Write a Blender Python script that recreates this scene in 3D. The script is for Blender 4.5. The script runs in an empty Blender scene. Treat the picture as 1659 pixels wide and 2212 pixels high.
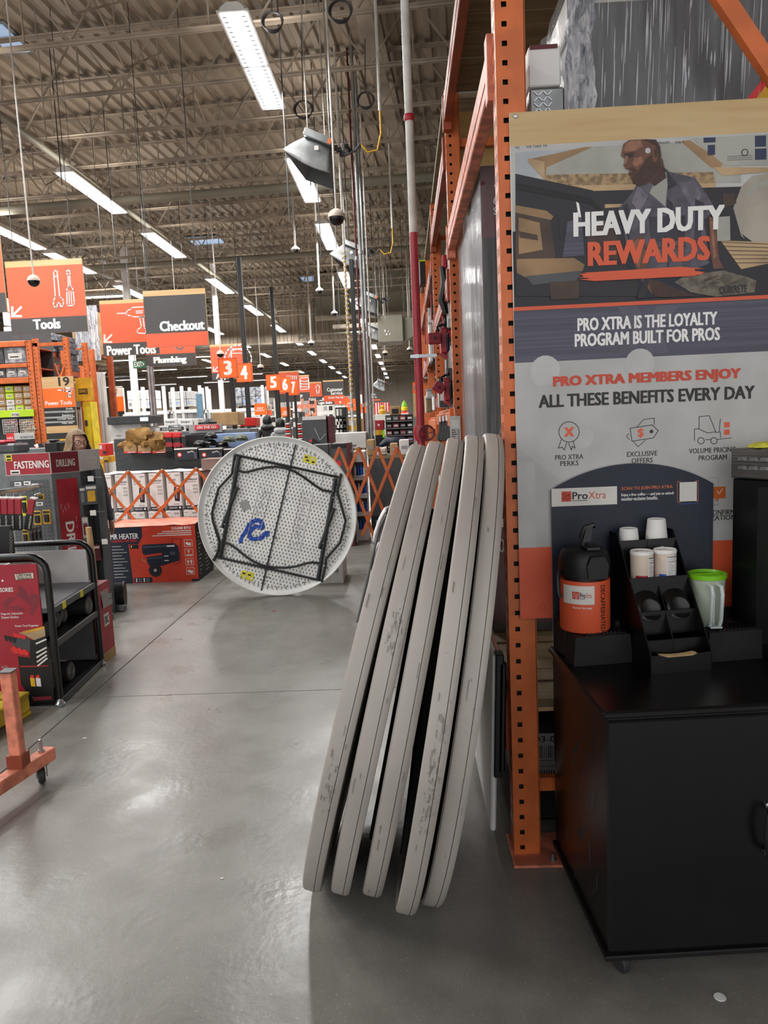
import bpy, math, random
import numpy as np
from mathutils import Vector, Matrix

# ------------------------------------------------------------------ camera
random.seed(7)
PI = math.pi
FPX, CX, CY, EYE = 1600.0, 829.5, 1106.0, 1.6
_y = Vector(((876 - CX) / FPX, -(910 - CY) / FPX, -1.0))
_s = 0.040
_x = Vector((1.0, _s, (_y.x + _s * _y.y) / (-_y.z))).normalized()
_y.normalize()
_z = _x.cross(_y)
RW = Matrix((_x, _y, _z))            # camera axes -> world axes
scene = bpy.context.scene
cam_d = bpy.data.cameras.new('camera')
cam = bpy.data.objects.new('camera', cam_d)
scene.collection.objects.link(cam)
cam_d.sensor_fit = 'HORIZONTAL'
cam_d.sensor_width = 36.0
cam_d.lens = FPX / 1659.0 * 36.0
cam_d.clip_start, cam_d.clip_end = 0.05, 300
cam.matrix_world = Matrix.Translation((0, 0, EYE)) @ RW.to_4x4()
scene.camera = cam

# ------------------------------------------------------------------ world, exposure
world = bpy.data.worlds.new('store_air')
scene.world = world
world.use_nodes = True
world.node_tree.nodes['Background'].inputs[0].default_value = (0.98, 0.985, 1.0, 1)
world.node_tree.nodes['Background'].inputs[1].default_value = 1.1
scene.view_settings.view_transform = 'Standard'
scene.view_settings.look = 'None'
scene.view_settings.gamma = 1.0
scene.view_settings.use_curve_mapping = False
scene.view_settings.exposure = 0.36
scene.cycles.max_bounces = 6
scene.cycles.diffuse_bounces = 3
scene.cycles.glossy_bounces = 3
scene.cycles.transparent_max_bounces = 8
LAMP_DOWN, LAMP_UP, LAMP_GLOW = 120.0, 20.0, 3.2

# ------------------------------------------------------------------ pixel -> place helpers
def ray(px, py):
    return RW @ Vector(((px - CX) / FPX, -(py - CY) / FPX, -1.0))
def P(px, py, Y):                     # point of the place at depth Y
    d = ray(px, py) * 1.0
    return d * (Y / d.y) + Vector((0, 0, EYE))
def F(px, py, z=0.0):                 # point at height z
    d = ray(px, py)
    return d * ((z - EYE) / d.z) + Vector((0, 0, EYE))
def at_x(px, py, X):
    d = ray(px, py)
    return d * (X / d.x) + Vector((0, 0, EYE))

# ------------------------------------------------------------------ materials
def lin(h):
    h = h.lstrip('#')
    c = [int(h[i:i + 2], 16) / 255 for i in (0, 2, 4)]
    return tuple(((v + .055) / 1.055) ** 2.4 if v > .04045 else v / 12.92 for v in c)
MATS = {}
def M(name, col, rough=.5, metal=0.0, var=.06, scale=6.0, bump=0.0, bscale=None, stretch=None,
      kind='noise', col2=None, emit=0, alpha=None, trans=None, coat=0, lo=.4, hi=.6, coords='Object'):
    if name in MATS: return MATS[name]
    m = bpy.data.materials.new(name); m.use_nodes = True
    nt = m.node_tree; N = nt.nodes; L = nt.links
    b = N['Principled BSDF']
    c = lin(col)
    b.inputs['Roughness'].default_value = rough
    b.inputs['Metallic'].default_value = metal
    if coat: b.inputs['Coat Weight'].default_value = coat
    if emit:
        b.inputs['Base Color'].default_value = (*c, 1)
        b.inputs['Emission Color'].default_value = (*c, 1)
        b.inputs['Emission Strength'].default_value = emit
        MATS[name] = m; return m
    tc = N.new('ShaderNodeTexCoord')
    src = tc.outputs[coords]
    if stretch:
        mp = N.new('ShaderNodeMapping'); mp.inputs['Scale'].default_value = stretch
        L.new(src, mp.inputs[0]); src = mp.outputs[0]
    c2 = lin(col2) if col2 else tuple(max(0, v * (1 - 3 * var)) for v in c)
    c1 = c if col2 else tuple(min(1, v * (1 + var)) for v in c)
    mix = N.new('ShaderNodeMix'); mix.data_type = 'RGBA'
    mix.inputs[6].default_value = (*c1, 1); mix.inputs[7].default_value = (*c2, 1)
    if kind == 'dots':
        v = N.new('ShaderNodeTexVoronoi'); v.inputs['Scale'].default_value = scale
        v.inputs['Randomness'].default_value = 0
        L.new(src, v.inputs['Vector']); fac = v.outputs['Distance']
    else:
        v = N.new('ShaderNodeTexNoise'); v.inputs['Scale'].default_value = scale
        v.inputs['Detail'].default_value = 3
        L.new(src, v.inputs['Vector']); fac = v.outputs['Fac']
    mr = N.new('ShaderNodeMapRange'); mr.inputs['From Min'].default_value = lo; mr.inputs['From Max'].default_value = hi
    if kind == 'dots': mr.inputs['To Min'].default_value, mr.inputs['To Max'].default_value = 1, 0
    L.new(fac, mr.inputs['Value']); L.new(mr.outputs[0], mix.inputs[0])
    L.new(mix.outputs[2], b.inputs['Base Color'])
    if bump:
        n2 = N.new('ShaderNodeTexNoise'); n2.inputs['Scale'].default_value = bscale or scale * 3
        L.new(src, n2.inputs['Vector'])
        bp = N.new('ShaderNodeBump'); bp.inputs['Strength'].default_value = bump; bp.inputs['Distance'].default_value = .01
        L.new(n2.outputs['Fac'], bp.inputs['Height']); L.new(bp.outputs[0], b.inputs['Normal'])
    if alpha is not None: b.inputs['Alpha'].default_value = alpha
    if trans is not None: b.inputs['Transmission Weight'].default_value = trans
    MATS[name] = m; return m

M('orange', '#cf682f', .42, var=.05, scale=9, bump=.05)
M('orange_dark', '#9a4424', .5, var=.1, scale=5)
M('orange_worn', '#dc8468', .5, var=.12, scale=14, bump=.1)
M('sign_orange', '#dc5a35', .45, var=.02, scale=2)
M('sign_orange_bright', '#ff6a14', .45, var=.02, scale=2)
M('sign_grey', '#44403f', .5, var=.03, scale=2)
M('sign_black', '#22211f', .5, var=.03, scale=2)
M('navy', '#121a2e', .5, var=.03, scale=2)
M('slate', '#4b4a5c', .4, var=.10, scale=3, stretch=(.4, 1, 40))
M('white', '#efedea', .5, var=.03, scale=4)
M('offwhite', '#dcd8d2', .55, var=.04, scale=4)
M('print_grey', '#9b9a98', .5, var=.03)
M('light_grey', '#bdbcba', .5, var=.03)
M('carton_white', '#efedea', .6, var=.03, scale=3)
M('carton_tan', '#b08d62', .75, var=.06, scale=6, bump=.05)
M('black', '#0d0d0e', .5, var=.1, scale=8)
M('black_gloss', '#08080a', .3, var=.1, scale=8)
M('black_metal', '#1a1a1b', .33, metal=.3, var=.1, scale=10)
M('black_matte', '#111112', .7, var=.1, scale=12, bump=.1)
M('dark_grey', '#3b3c3d', .5, var=.06, scale=6)
M('charcoal', '#4a4b4e', .4, metal=.2, var=.05)
M('mid_grey', '#6f7273', .45, metal=.1, var=.05, scale=8)
M('steel', '#b9bcc0', .28, metal=.9, var=.06, scale=5)
M('galv', '#9a9c9c', .42, metal=.6, var=.10, scale=4, stretch=(1, 1, 1))
M('brushed', '#8f8c88', .3, metal=.9, var=.10, scale=6, stretch=(1, 1, 40))
M('red', '#a81c2c', .45, var=.05)
M('red_bright', '#d92c2a', .45, var=.04)
M('red_dark', '#7d2230', .45, var=.05)
M('maroon', '#5f1a24', .5, var=.08)
M('pipe_red', '#a32430', .35, var=.05)
M('pipe_white', '#c9c5bd', .4, var=.05, scale=9)
M('yellow', '#ecd22c', .5, var=.05)
M('gold', '#d9a521', .5, var=.08)
M('sticker', '#e6dc35', .5, var=.04)
M('lime', '#b9dc1c', .5, var=.03)
M('green', '#7cc41a', .35, var=.04)
M('green_dark', '#1f5a3a', .5, var=.03)
M('blue', '#2b57b8', .5, var=.04)
M('blue_light', '#93a9d2', .5, var=.04)
M('pine', '#d3b183', .55, col2='#c49b66', scale=2.2, stretch=(.35, 1, 7), lo=.35, hi=.65)
M('poster_wood', '#c9ae80', .5, col2='#bd9e6c', scale=3.0, stretch=(.8, 1, 9), lo=.35, hi=.65)
M('lumber', '#8e7c5c', .7, col2='#6f5f45', scale=3, stretch=(1, 8, 14), lo=.3, hi=.7, bump=.1)
M('plywood', '#b4935a', .65, col2='#a5834c', scale=1.6, stretch=(1, 1, 14), lo=.3, hi=.7)
M('deck', '#8f806e', .6, var=.07, scale=.7)
M('joist', '#9a8d7d', .55, var=.10, scale=1.5)
M('wall_far', '#b9ada0', .8, var=.04, scale=.3)
M('duct', '#837f70', .55, var=.05, scale=1)
M('conduit', '#a9a49c', .4, metal=.5, var=.06)
M('skin', '#a9714f', .5, var=.05, scale=20)
M('skin_pale', '#c79a85', .55, var=.04, scale=20)
M('hair', '#8f7352', .55, var=.15, scale=30, stretch=(4, 4, .6), bump=.3)
M('jacket', '#4a4e58', .8, var=.08, scale=20, bump=.2)
M('denim', '#343c50', .85, var=.1, scale=30, bump=.2)
M('puffer', '#17181b', .55, var=.1, scale=14, bump=.3)
M('hoodie', '#a2a3a5', .85, var=.05, scale=20, bump=.2)
M('lamp_glow', '#fbfcff', emit=LAMP_GLOW)
M('lamp_lens', '#fbfcff', emit=2.6)
M('screen', '#cfe6ff', emit=1.4)
M('skylight', '#8fa6c4', emit=.5)
M('table_top', '#eeeeea', .45, var=.03, scale=6)
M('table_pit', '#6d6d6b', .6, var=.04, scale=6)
M('table_rim', '#b0a9a1', .42, col2='#a29b94', scale=2.5, lo=.35, hi=.7, bump=.12, bscale=60)
M('scuff', '#77716a', .6, col2='#8d867d', scale=40, lo=.3, hi=.7)
M('leg_green', '#2c3130', .42, metal=.2, var=.08)
M('crayon', '#2a55c0', .6, var=.2, scale=60)
M('fabric_tan', '#a37a42', .85, col2='#6f5028', scale=8, lo=.35, hi=.65, bump=.5)
M('paper_cup', '#e9e8e4', .6, var=.03)
M('cream', '#d9c8b6', .55, var=.03)
M('plastic_clear', '#c2ccb8', .25, var=.03, alpha=.72)
M('handle_clear', '#d5dcdc', .2, var=.03, alpha=.85)
M('cloth_yellow', '#d8d24a', .9, var=.06, scale=40, bump=.5)
M('concrete_print', '#bdbcba', .5, col2='#a9a7a4', scale=5, lo=.35, hi=.75)
M('wrap', '#d5d7da', .14, var=.1, scale=2.5, stretch=(14, 14, .8), lo=.35, hi=.65, bump=.8, bscale=3, alpha=.2)
M('fold_sheen', '#dadbe0', .12, var=.1, alpha=.55)
M('wrap_thick', '#d3d3d6', .2, col2='#7d7f88', scale=3, stretch=(18, 18, 1.2), lo=.35, hi=.6, bump=1.0, bscale=6, alpha=.9)
M('pallet_yellow', '#c9ac2e', .65, var=.12, scale=7, bump=.2)
M('rubber', '#2a2b2d', .6, var=.08)
M('stir_wood', '#d6b98a', .6, var=.05)
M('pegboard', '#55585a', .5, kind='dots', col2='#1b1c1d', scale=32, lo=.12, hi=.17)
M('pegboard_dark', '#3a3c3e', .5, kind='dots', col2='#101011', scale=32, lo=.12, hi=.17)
M('pack_mix', '#c0392b', .5, col2='#dedede', scale=22, lo=.45, hi=.55)
M('tint_teal', '#5f7f94', .5, var=.05)
M('purple', '#7a5f9a', .6, var=.05)

def floor_mat():
    m = bpy.data.materials.new('polished_concrete'); m.use_nodes = True
    nt = m.node_tree; N = nt.nodes; L = nt.links; b = N['Principled BSDF']
    g = N.new('ShaderNodeNewGeometry')
    def noise(sc, det=4, st=None):
        n = N.new('ShaderNodeTexNoise'); n.inputs['Scale'].default_value = sc; n.inputs['Detail'].default_value = det
        s = g.outputs['Position']
        if st:
            mp = N.new('ShaderNodeMapping'); mp.inputs['Scale'].default_value = st; L.new(s, mp.inputs[0]); s = mp.outputs[0]
        L.new(s, n.inputs['Vector']); return n.outputs['Fac']
    def mix(fac, a, bb, lo, hi):
        r = N.new('ShaderNodeMapRange'); r.inputs['From Min'].default_value = lo; r.inputs['From Max'].default_value = hi
        L.new(fac, r.inputs['Value'])
        x = N.new('ShaderNodeMix'); x.data_type = 'RGBA'; L.new(r.outputs[0], x.inputs[0])
        for i, v in ((6, a), (7, bb)):
            if isinstance(v, str): x.inputs[i].default_value = (*lin(v), 1)
            else: L.new(v, x.inputs[i])
        return x.outputs[2]
    c = mix(noise(1.1, 6), '#726f69', '#7e7b75', .3, .7)
    c = mix(noise(7, 5), c, '#8b8881', .4, 1.0)
    c = mix(noise(240, 2), c, '#55534f', .62, .74)          # aggregate specks
    c = mix(noise(160, 1), c, '#b5b2aa', .70, .76)
    L.new(c, b.inputs['Base Color'])
    r = N.new('ShaderNodeMapRange'); r.inputs['From Min'].default_value = .3; r.inputs['From Max'].default_value = .7
    r.inputs['To Min'].default_value = .24; r.inputs['To Max'].default_value = .42
    L.new(noise(3, 5), r.inputs['Value']); L.new(r.outputs[0], b.inputs['Roughness'])
    bp = N.new('ShaderNodeBump'); bp.inputs['Strength'].default_value = .12; bp.inputs['Distance'].default_value = .01
    L.new(noise(30, 3), bp.inputs['Height']); L.new(bp.outputs[0], b.inputs['Normal'])
    MATS['concrete'] = m
floor_mat()

# ------------------------------------------------------------------ mesh building
COL = scene.collection
WL = {}                                # world location of every root
class MB:
    def __init__(s): s.v = []; s.f = []; s.m = []; s.mn = []
    def mi(s, m):
        if m not in s.mn: s.mn.append(m)
        return s.mn.index(m)
    def add(s, vs, fs, m):
        o = len(s.v); k = s.mi(m)
        s.v.extend([tuple(v) for v in vs])
        s.f.extend([tuple(i + o for i in f) for f in fs]); s.m.extend([k] * len(fs)); return s
    def quad(s, a, b, c, d, m): return s.add([a, b, c, d], [(0, 1, 2, 3)], m)
    def poly(s, pts, m): return s.add(pts, [tuple(range(len(pts)))], m)
    def box(s, x0, x1, y0, y1, z0, z1, m, ch=0.0, mt=None):
        """box with optional chamfer; mt maps local point -> world"""
        x0, x1 = min(x0, x1), max(x0, x1); y0, y1 = min(y0, y1), max(y0, y1); z0, z1 = min(z0, z1), max(z0, z1)
        ch = min(ch, (x1 - x0) * .45, (y1 - y0) * .45, (z1 - z0) * .45)
        c = ((x0 + x1) / 2, (y0 + y1) / 2, (z0 + z1) / 2); h = ((x1 - x0) / 2, (y1 - y0) / 2, (z1 - z0) / 2)
        if ch <= 0:
            vs = [(x, y, z) for x in (x0, x1) for y in (y0, y1) for z in (z0, z1)]
            fs = [(0, 1, 3, 2), (4, 6, 7, 5), (0, 4, 5, 1), (2, 3, 7, 6), (0, 2, 6, 4), (1, 5, 7, 3)]
        else:
            vs = []; ix = {}
            for sx in (-1, 1):
                for sy in (-1, 1):
                    for sz in (-1, 1):
                        for a in range(3):
                            q = [sx * h[0], sy * h[1], sz * h[2]]; sg = (sx, sy, sz)
                            for k in range(3):
                                if k != a: q[k] -= sg[k] * ch
                            ix[(sx, sy, sz, a)] = len(vs); vs.append([c[k] + q[k] for k in range(3)])
            fs = []
            for a in range(3):
                b_, d_ = (a + 1) % 3, (a + 2) % 3
                for sa in (-1, 1):
                    loop = []
                    for sb, sd in ((-1, -1), (1, -1), (1, 1), (-1, 1)):
                        sg = [0, 0, 0]; sg[a] = sa; sg[b_] = sb; sg[d_] = sd; loop.append(ix[(*sg, a)])
                    fs.append(tuple(loop if sa > 0 else loop[::-1]))
                for sb in (-1, 1):          # edges parallel to axis a
                    for sd in (-1, 1):
                        g = lambda sa, ax: ix[tuple([sa if k == a else (sb if k == b_ else sd) for k in range(3)]) + (ax,)]
                        lp = (g(-1, b_), g(1, b_), g(1, d_), g(-1, d_))
                        fs.append(lp if sb * sd < 0 else lp[::-1])
            for sx in (-1, 1):
                for sy in (-1, 1):
                    for sz in (-1, 1):
                        lp = tuple(ix[(sx, sy, sz, a)] for a in range(3))
                        fs.append(lp if sx * sy * sz > 0 else lp[::-1])
        if mt is not None: vs = [mt @ Vector(v) for v in vs]
        return s.add(vs, fs, m)
    def bar(s, p0, p1, w, h, m, up=(0, 0, 1), ch=0.0):
        p0, p1 = Vector(p0), Vector(p1); d = p1 - p0; L = d.length
        if L < 1e-6: return s
        d.normalize(); up = Vector(up)
        if abs(d.dot(up)) > .98: up = Vector((0, 1, 0))
        x = d.cross(up).normalized(); z = x.cross(d)
        mt = Matrix.Translation(p0) @ Matrix((x, d, z)).transposed().to_4x4()
        return s.box(-w / 2, w / 2, 0, L, -h / 2, h / 2, m, ch, mt)
    def tube(s, pts, r, m, n=8, cap=True, closed=False):
        pts = [Vector(p) for p in pts]; N = len(pts); rs = r if isinstance(r, (list, tuple)) else [r] * N
        prev = None; vs = []
        for i, p in enumerate(pts):
            a = pts[(i - 1) % N] if (closed or i > 0) else p; b = pts[(i + 1) % N] if (closed or i < N - 1) else p
            t = (b - a).normalized()
            if prev is None:
                u = Vector((0, 0, 1)) if abs(t.z) < .9 else Vector((0, 1, 0))
                prev = (u - t * u.dot(t)).normalized()
            prev = (prev - t * prev.dot(t)).normalized(); w = t.cross(prev)
            for k in range(n):
                an = 2 * PI * k / n; vs.append(p + (prev * math.cos(an) + w * math.sin(an)) * rs[i])
        fs = []
        for i in range(N if closed else N - 1):
            j = (i + 1) % N
            for k in range(n):
                k2 = (k + 1) % n; fs.append((i * n + k, i * n + k2, j * n + k2, j * n + k))
        if cap and not closed: fs += [tuple(range(n))[::-1], tuple((N - 1) * n + k for k in range(n))]
        return s.add(vs, fs, m)
    def lathe(s, prof, c, m, n=24, axis=(0, 0, 1), cap=True):
        ax = Vector(axis).normalized(); u = Vector((1, 0, 0)) if abs(ax.x) < .9 else Vector((0, 1, 0))
        u = (u - ax * u.dot(ax)).normalized(); w = ax.cross(u); c = Vector(c); vs = []
        for r, z in prof:
            for k in range(n):
                an = 2 * PI * k / n; vs.append(c + ax * z + (u * math.cos(an) + w * math.sin(an)) * r)
        fs = []
        for i in range(len(prof) - 1):
            for k in range(n):
                k2 = (k + 1) % n; fs.append((i * n + k, i * n + k2, (i + 1) * n + k2, (i + 1) * n + k))
        if cap: fs += [tuple(range(n))[::-1], tuple((len(prof) - 1) * n + k for k in range(n))]
        return s.add(vs, fs, m)
    def prism(s, pts, O, ux, uz, depth, m, msides=None):
        """flat outline pts (u,v) on plane O,ux,uz, extruded by vector depth"""
        O, ux, uz, depth = Vector(O), Vector(ux), Vector(uz), Vector(depth)
        a = [O + ux * p[0] + uz * p[1] for p in pts]; b = [q + depth for q in a]; n = len(a)
        s.add(a, [tuple(range(n))], m); s.add(b, [tuple(range(n))[::-1]], m)
        return s.add(a + b, [(i, i + n, (i + 1) % n + n, (i + 1) % n) for i in range(n)], msides or m)
    def build(s, name, parent=None, smooth=False, kind=None, label=None, off=None):
        me = bpy.data.meshes.new(name)
        o0 = Vector(off) if off is not None else (Vector(WL.get(root(parent).name, (0, 0, 0))) if parent else Vector((0, 0, 0)))
        me.from_pydata([tuple(Vector(v) - o0) for v in s.v], [], s.f)
        for m in s.mn: me.materials.append(MATS[m])
        me.polygons.foreach_set('material_index', s.m)
        if smooth:
            me.polygons.foreach_set('use_smooth', [True] * len(me.polygons))
            me.set_sharp_from_angle(angle=math.radians(38))
        me.update()
        o = bpy.data.objects.new(name, me); COL.objects.link(o)
        if parent: o.parent = parent
        if off is not None and not parent: o.location = o0; WL[o.name] = tuple(o0)
        if kind: o['kind'] = kind
        if label: o['label'] = label
        return o
def root(o):
    while o.parent: o = o.parent
    return o
def thing(name, label, cat, loc=(0, 0, 0), rz=0.0, group=None):
    o = bpy.data.objects.new(name, None); COL.objects.link(o); o.empty_display_size = .1
    o.location = loc; o.rotation_euler = (0, 0, rz); o['label'] = label; o['category'] = cat
    if group: o['group'] = group
    WL[o.name] = tuple(loc); return o
def tag(o, label, cat, group=None):
    o['label'] = label; o['category'] = cat
    if group: o['group'] = group
    return o
def struct(o): o['kind'] = 'structure'; return o
def dup(r, loc=None, rz=None, label=None, group=None, rot=None):
    def cp(o, par):
        c = o.copy(); COL.objects.link(c)
        if par: c.parent = par
        for ch in list(KIDS.get(o.name, ())): cp(ch, c)
        return c
    KIDS = {}
    for ob in r.children_recursive: KIDS.setdefault(ob.parent.name, []).append(ob)
    c = cp(r, None)
    if loc is not None: c.location = loc
    if rz is not None: c.rotation_euler = (0, 0, rz)
    if rot is not None: c.rotation_euler = rot
    if label: c['label'] = label
    if group: c['group'] = group
    return c

# ------------------------------------------------------------------ lettering and flat print
_TC = {}
def text_geo(s, bold=.02):
    k = (s, bold)
    if k in _TC: return _TC[k]
    cu = bpy.data.curves.new('t', 'FONT'); cu.body = s; cu.size = 1.0; cu.offset = bold; cu.resolution_u = 2
    cu.fill_mode = 'FRONT'
    ob = bpy.data.objects.new('t', cu); COL.objects.link(ob)
    dg = bpy.context.evaluated_depsgraph_get()
    me = bpy.data.meshes.new_from_object(ob.evaluated_get(dg))
    vs = [(v.co.x, v.co.y) for v in me.vertices]; fs = [tuple(p.vertices) for p in me.polygons]
    bpy.data.objects.remove(ob); bpy.data.curves.remove(cu); bpy.data.meshes.remove(me)
    xs = [v[0] for v in vs] or [0, 1]; ys = [v[1] for v in vs] or [0, 1]
    _TC[k] = (vs, fs, min(xs), max(xs), min(ys), max(ys)); return _TC[k]
class Print:
    """flat print on a plane; points are read as photo pixels on that plane or as metres (u,v)"""
    def __init__(s, O, ux=(1, 0, 0), uz=(0, 0, 1), eps=.0004):
        s.O, s.ux, s.uz = Vector(O), Vector(ux).normalized(), Vector(uz).normalized()
        s.n = s.ux.cross(s.uz).normalized()        # towards the viewer for ux=+x, uz=+z -> -y
        s.L = []; s.k = 1; s.eps = eps; s.mb = MB()
    def px(s, x, y):
        d = ray(x, y); o = Vector((0, 0, EYE)); t = (s.O - o).dot(s.n) / d.dot(s.n); q = o + d * t - s.O
        return (q.dot(s.ux), q.dot(s.uz))
    def W(s, u, v): return s.O + s.ux * u + s.uz * v + s.n * (s.eps * s.k)
    def lay(s, uv):
        # each print layer sits just above whatever it overlaps
        xs = [p[0] for p in uv]; ys = [p[1] for p in uv]; b = (min(xs), min(ys), max(xs), max(ys)); k = 0
        for q, kk in s.L:
            if kk > k and b[0] < q[2] and q[0] < b[2] and b[1] < q[3] and q[1] < b[3]: k = kk
        s.k = k + 1; s.L.append((b, s.k))
    def poly(s, uv, m): s.lay(uv); s.mb.poly([s.W(*p) for p in uv], m); return s
    def polyp(s, pts, m): return s.poly([s.px(*p) for p in pts], m)
    def rect(s, u0, v0, u1, v1, m): return s.poly([(u0, v0), (u1, v0), (u1, v1), (u0, v1)], m)
    def rectp(s, x0, y0, x1, y1, m):
        a = s.px(x0, y0); b = s.px(x1, y1); return s.rect(a[0], b[1], b[0], a[1], m)
    def line(s, pts, w, m, closed=False, px=False):
        if px: pts = [s.px(*p) for p in pts]
        s.lay(pts)
        n = len(pts)
        for i in range(n if closed else n - 1):
            a, b = Vector(pts[i]), Vector(pts[(i + 1) % n]); d = (b - a)
            if d.length < 1e-9: continue
            d.normalize(); q = Vector((-d.y, d.x)) * w / 2; e = d * w * .4
            s.mb.poly([s.W(*(a - e - q)), s.W(*(b + e - q)), s.W(*(b + e + q)), s.W(*(a - e + q))], m)
        return s
    def disc(s, u, v, r, m, n=20, rz=None):
        rz = rz or r; return s.poly([(u + r * math.cos(2 * PI * i / n), v + rz * math.sin(2 * PI * i / n)) for i in range(n)], m)
    def discp(s, x, y, rp, m, n=20):
        a = s.px(x, y); b = s.px(x + rp, y); return s.disc(a[0], a[1], abs(b[0] - a[0]), m, n)
    def ring(s, u, v, r, w, m, n=20, a0=0, a1=2 * PI):
        pts = [(u + r * math.cos(a0 + (a1 - a0) * i / n), v + r * math.sin(a0 + (a1 - a0) * i / n)) for i in range(n + 1)]
        return s.line(pts, w, m)
    def text(s, t, u0, v0, u1, v1, m, bold=.02, rot=0):
        """text fitted to the box; rot=90 turns it clockwise (reads downwards)"""
        vs, fs, a, b, c, d = text_geo(t, 0); s.lay([(u0, v0), (u1, v1)])
        e = bold * (d - c) * 1.25      # weight: stamps side by side, each a hair above the last
        sh = [(0, 0)] if e <= 0 else [(-e, 0), (0, 0), (e, 0)] if bold < .025 else [(-e, -e * .4), (-e, e * .4), (0, 0), (e, -e * .4), (e, e * .4)]
        a -= max(e, 0); b += max(e, 0); k0 = s.k; n = len(vs)
        for st, (i, j) in enumerate(sh):
            s.k = k0 + st * .15; out = []
            for x, y in vs:
                p = (x + i - a) / (b - a or 1); q = (y + j - c) / (d - c or 1)
                if rot == 90: p, q = q, 1 - p
                elif rot == -90: p, q = 1 - q, p
                out.append(s.W(u0 + (u1 - u0) * p, v0 + (v1 - v0) * q))
            s.mb.add(out, fs, m)
        s.k = k0; return s
    def textp(s, t, x0, y0, x1, y1, m, bold=.02, rot=0, dy=None):
        """fit to the px box x0..x1, y0(top)..y1(bottom) measured at the left end"""
        a = s.px(x0, y0); b = s.px(x1, y1 - (x1 - x0) * (.043 if dy is None else dy)); a2 = s.px(x0, y1)
        return s.text(t, a[0], a2[1], b[0], a[1], m, bold, rot)
    def build(s, name='print', parent=None): return s.mb.build(name, parent)

def arc(cx, cy, r, a0, a1, n, rz=None):
    rz = rz or r
    return [(cx + r * math.cos(math.radians(a0 + (a1 - a0) * i / n)), cy + rz * math.sin(math.radians(a0 + (a1 - a0) * i / n))) for i in range(n + 1)]
def rrect(x0, y0, x1, y1, r, n=5):
    return arc(x1 - r, y1 - r, r, 0, 90, n) + arc(x0 + r, y1 - r, r, 90, 180, n) + arc(x0 + r, y0 + r, r, 180, 270, n) + arc(x1 - r, y0 + r, r, 270, 360, n)

# ================================================================== STRUCTURE
# floor: concrete bays with sawn joints between them
fl = MB().box(-32, 14, -4, 96, -.22, -.02, 'black_matte').build('floor', kind='structure')
xs = [-32, -24, -16, -9.4, -2.02, 3.6, 14]; ys = [-4, -.4, 4.33, 9, 13.6, 18.2, 22.8, 32, 46, 64, 96]
for i in range(len(xs) - 1):
    for j in range(len(ys) - 1):
        g = .003
        MB().box(xs[i] + g, xs[i + 1] - g, ys[j] + g, ys[j + 1] - g, -.03, 0, 'concrete', .002).build('slab', fl)

# roof deck: ribbed metal sheets, and the open web joists below it
ROT = math.radians(-4.6); ZD = 7.55
cr, sr = math.cos(ROT), math.sin(ROT)
def rf(x, y, z): return (x * cr - y * sr, 12 + x * sr + y * cr, z)   # roof frame -> world
dk = MB(); vs = []; fs = []; x = -34.0; i = 0
while x < 20:
    for (dx, dz) in ((0, 0), (.09, 0), (.125, .055), (.215, .055)):
        vs += [rf(x + dx, -16, ZD + dz), rf(x + dx, 88, ZD + dz)]
    x += .25
n = len(vs) // 2
fs = [(2 * k, 2 * k + 1, 2 * k + 3, 2 * k + 2) for k in range(n - 1)]
dk.add(vs, fs, 'deck')
dk.box(-36, 24, -6, 100, ZD + .2, ZD + .25, 'dark_grey')
deck = dk.build('ceiling', kind='structure')

def joist_mesh():
    m = MB(); L0, L1 = -30.0, 16.0; zt, zb = ZD - .06, 6.62
    for z in (zt, zb):
        for dy in (-.045, .045):
            m.box(L0, L1, dy - .03, dy + .03, z - .004, z + .004, 'joist')
            s = 1 if dy > 0 else -1
            m.box(L0, L1, dy - s * .03 - .004, dy - s * .03 + .004, z - .03, z + .03, 'joist')
    x = L0; up = False
    while x < L1 - .5:
        a = (x, 0, zt if up else zb); b = (x + .62, 0, zb if up else zt)
        m.bar(a, b, .024, .024, 'joist')
        if not up: m.bar((x + .62, 0, zb), (x + .62, 0, zt), .018, .018, 'joist')
        x += .62; up = not up
    return m
jm = joist_mesh()
j0 = jm.build('joist', deck)
y = -13.6; k = 0
while y < 74:
    o = j0 if k == 0 else j0.copy()
    if k: COL.objects.link(o); o.parent = deck
    o.location = (-(y) * sr, 12 + y * cr, 0); o.rotation_euler = (0, 0, ROT)
    y += 1.42 if y < 36 else 2.8; k += 1
# girders and bridging running away from the camera
for gx, gz, r in ((-10.6, 6.75, .09), (-.2, 6.9, .07), (4.2, 6.75, .09), (-17.5, 6.75, .09)):
    m = MB()
    m.bar(rf(gx, -14, gz), rf(gx, 26, gz), .22, .03, 'joist'); m.bar(rf(gx, -14, gz + .45), rf(gx, 26, gz + .45), .22, .03, 'joist')
    yy = -14
    while yy < 25: m.bar(rf(gx, yy, gz), rf(gx, yy + .8, gz + .45), .05, .05, 'joist'); m.bar(rf(gx, yy + .8, gz + .45), rf(gx, yy + 1.6, gz), .05, .05, 'joist'); yy += 1.6
    m.build('girder', deck)
for bx in (-7.3, -3.6, 1.4):
    m = MB()
    for q in range(-9, 26):
        a, b = 1.42 * q, 1.42 * (q + 1)
        m.bar(rf(bx, a, 6.63), rf(bx, b, ZD - .05), .022, .022, 'joist'); m.bar(rf(bx, a, ZD - .05), rf(bx, b, 6.63), .022, .022, 'joist')
    m.build('cross_bracing', deck)
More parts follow.
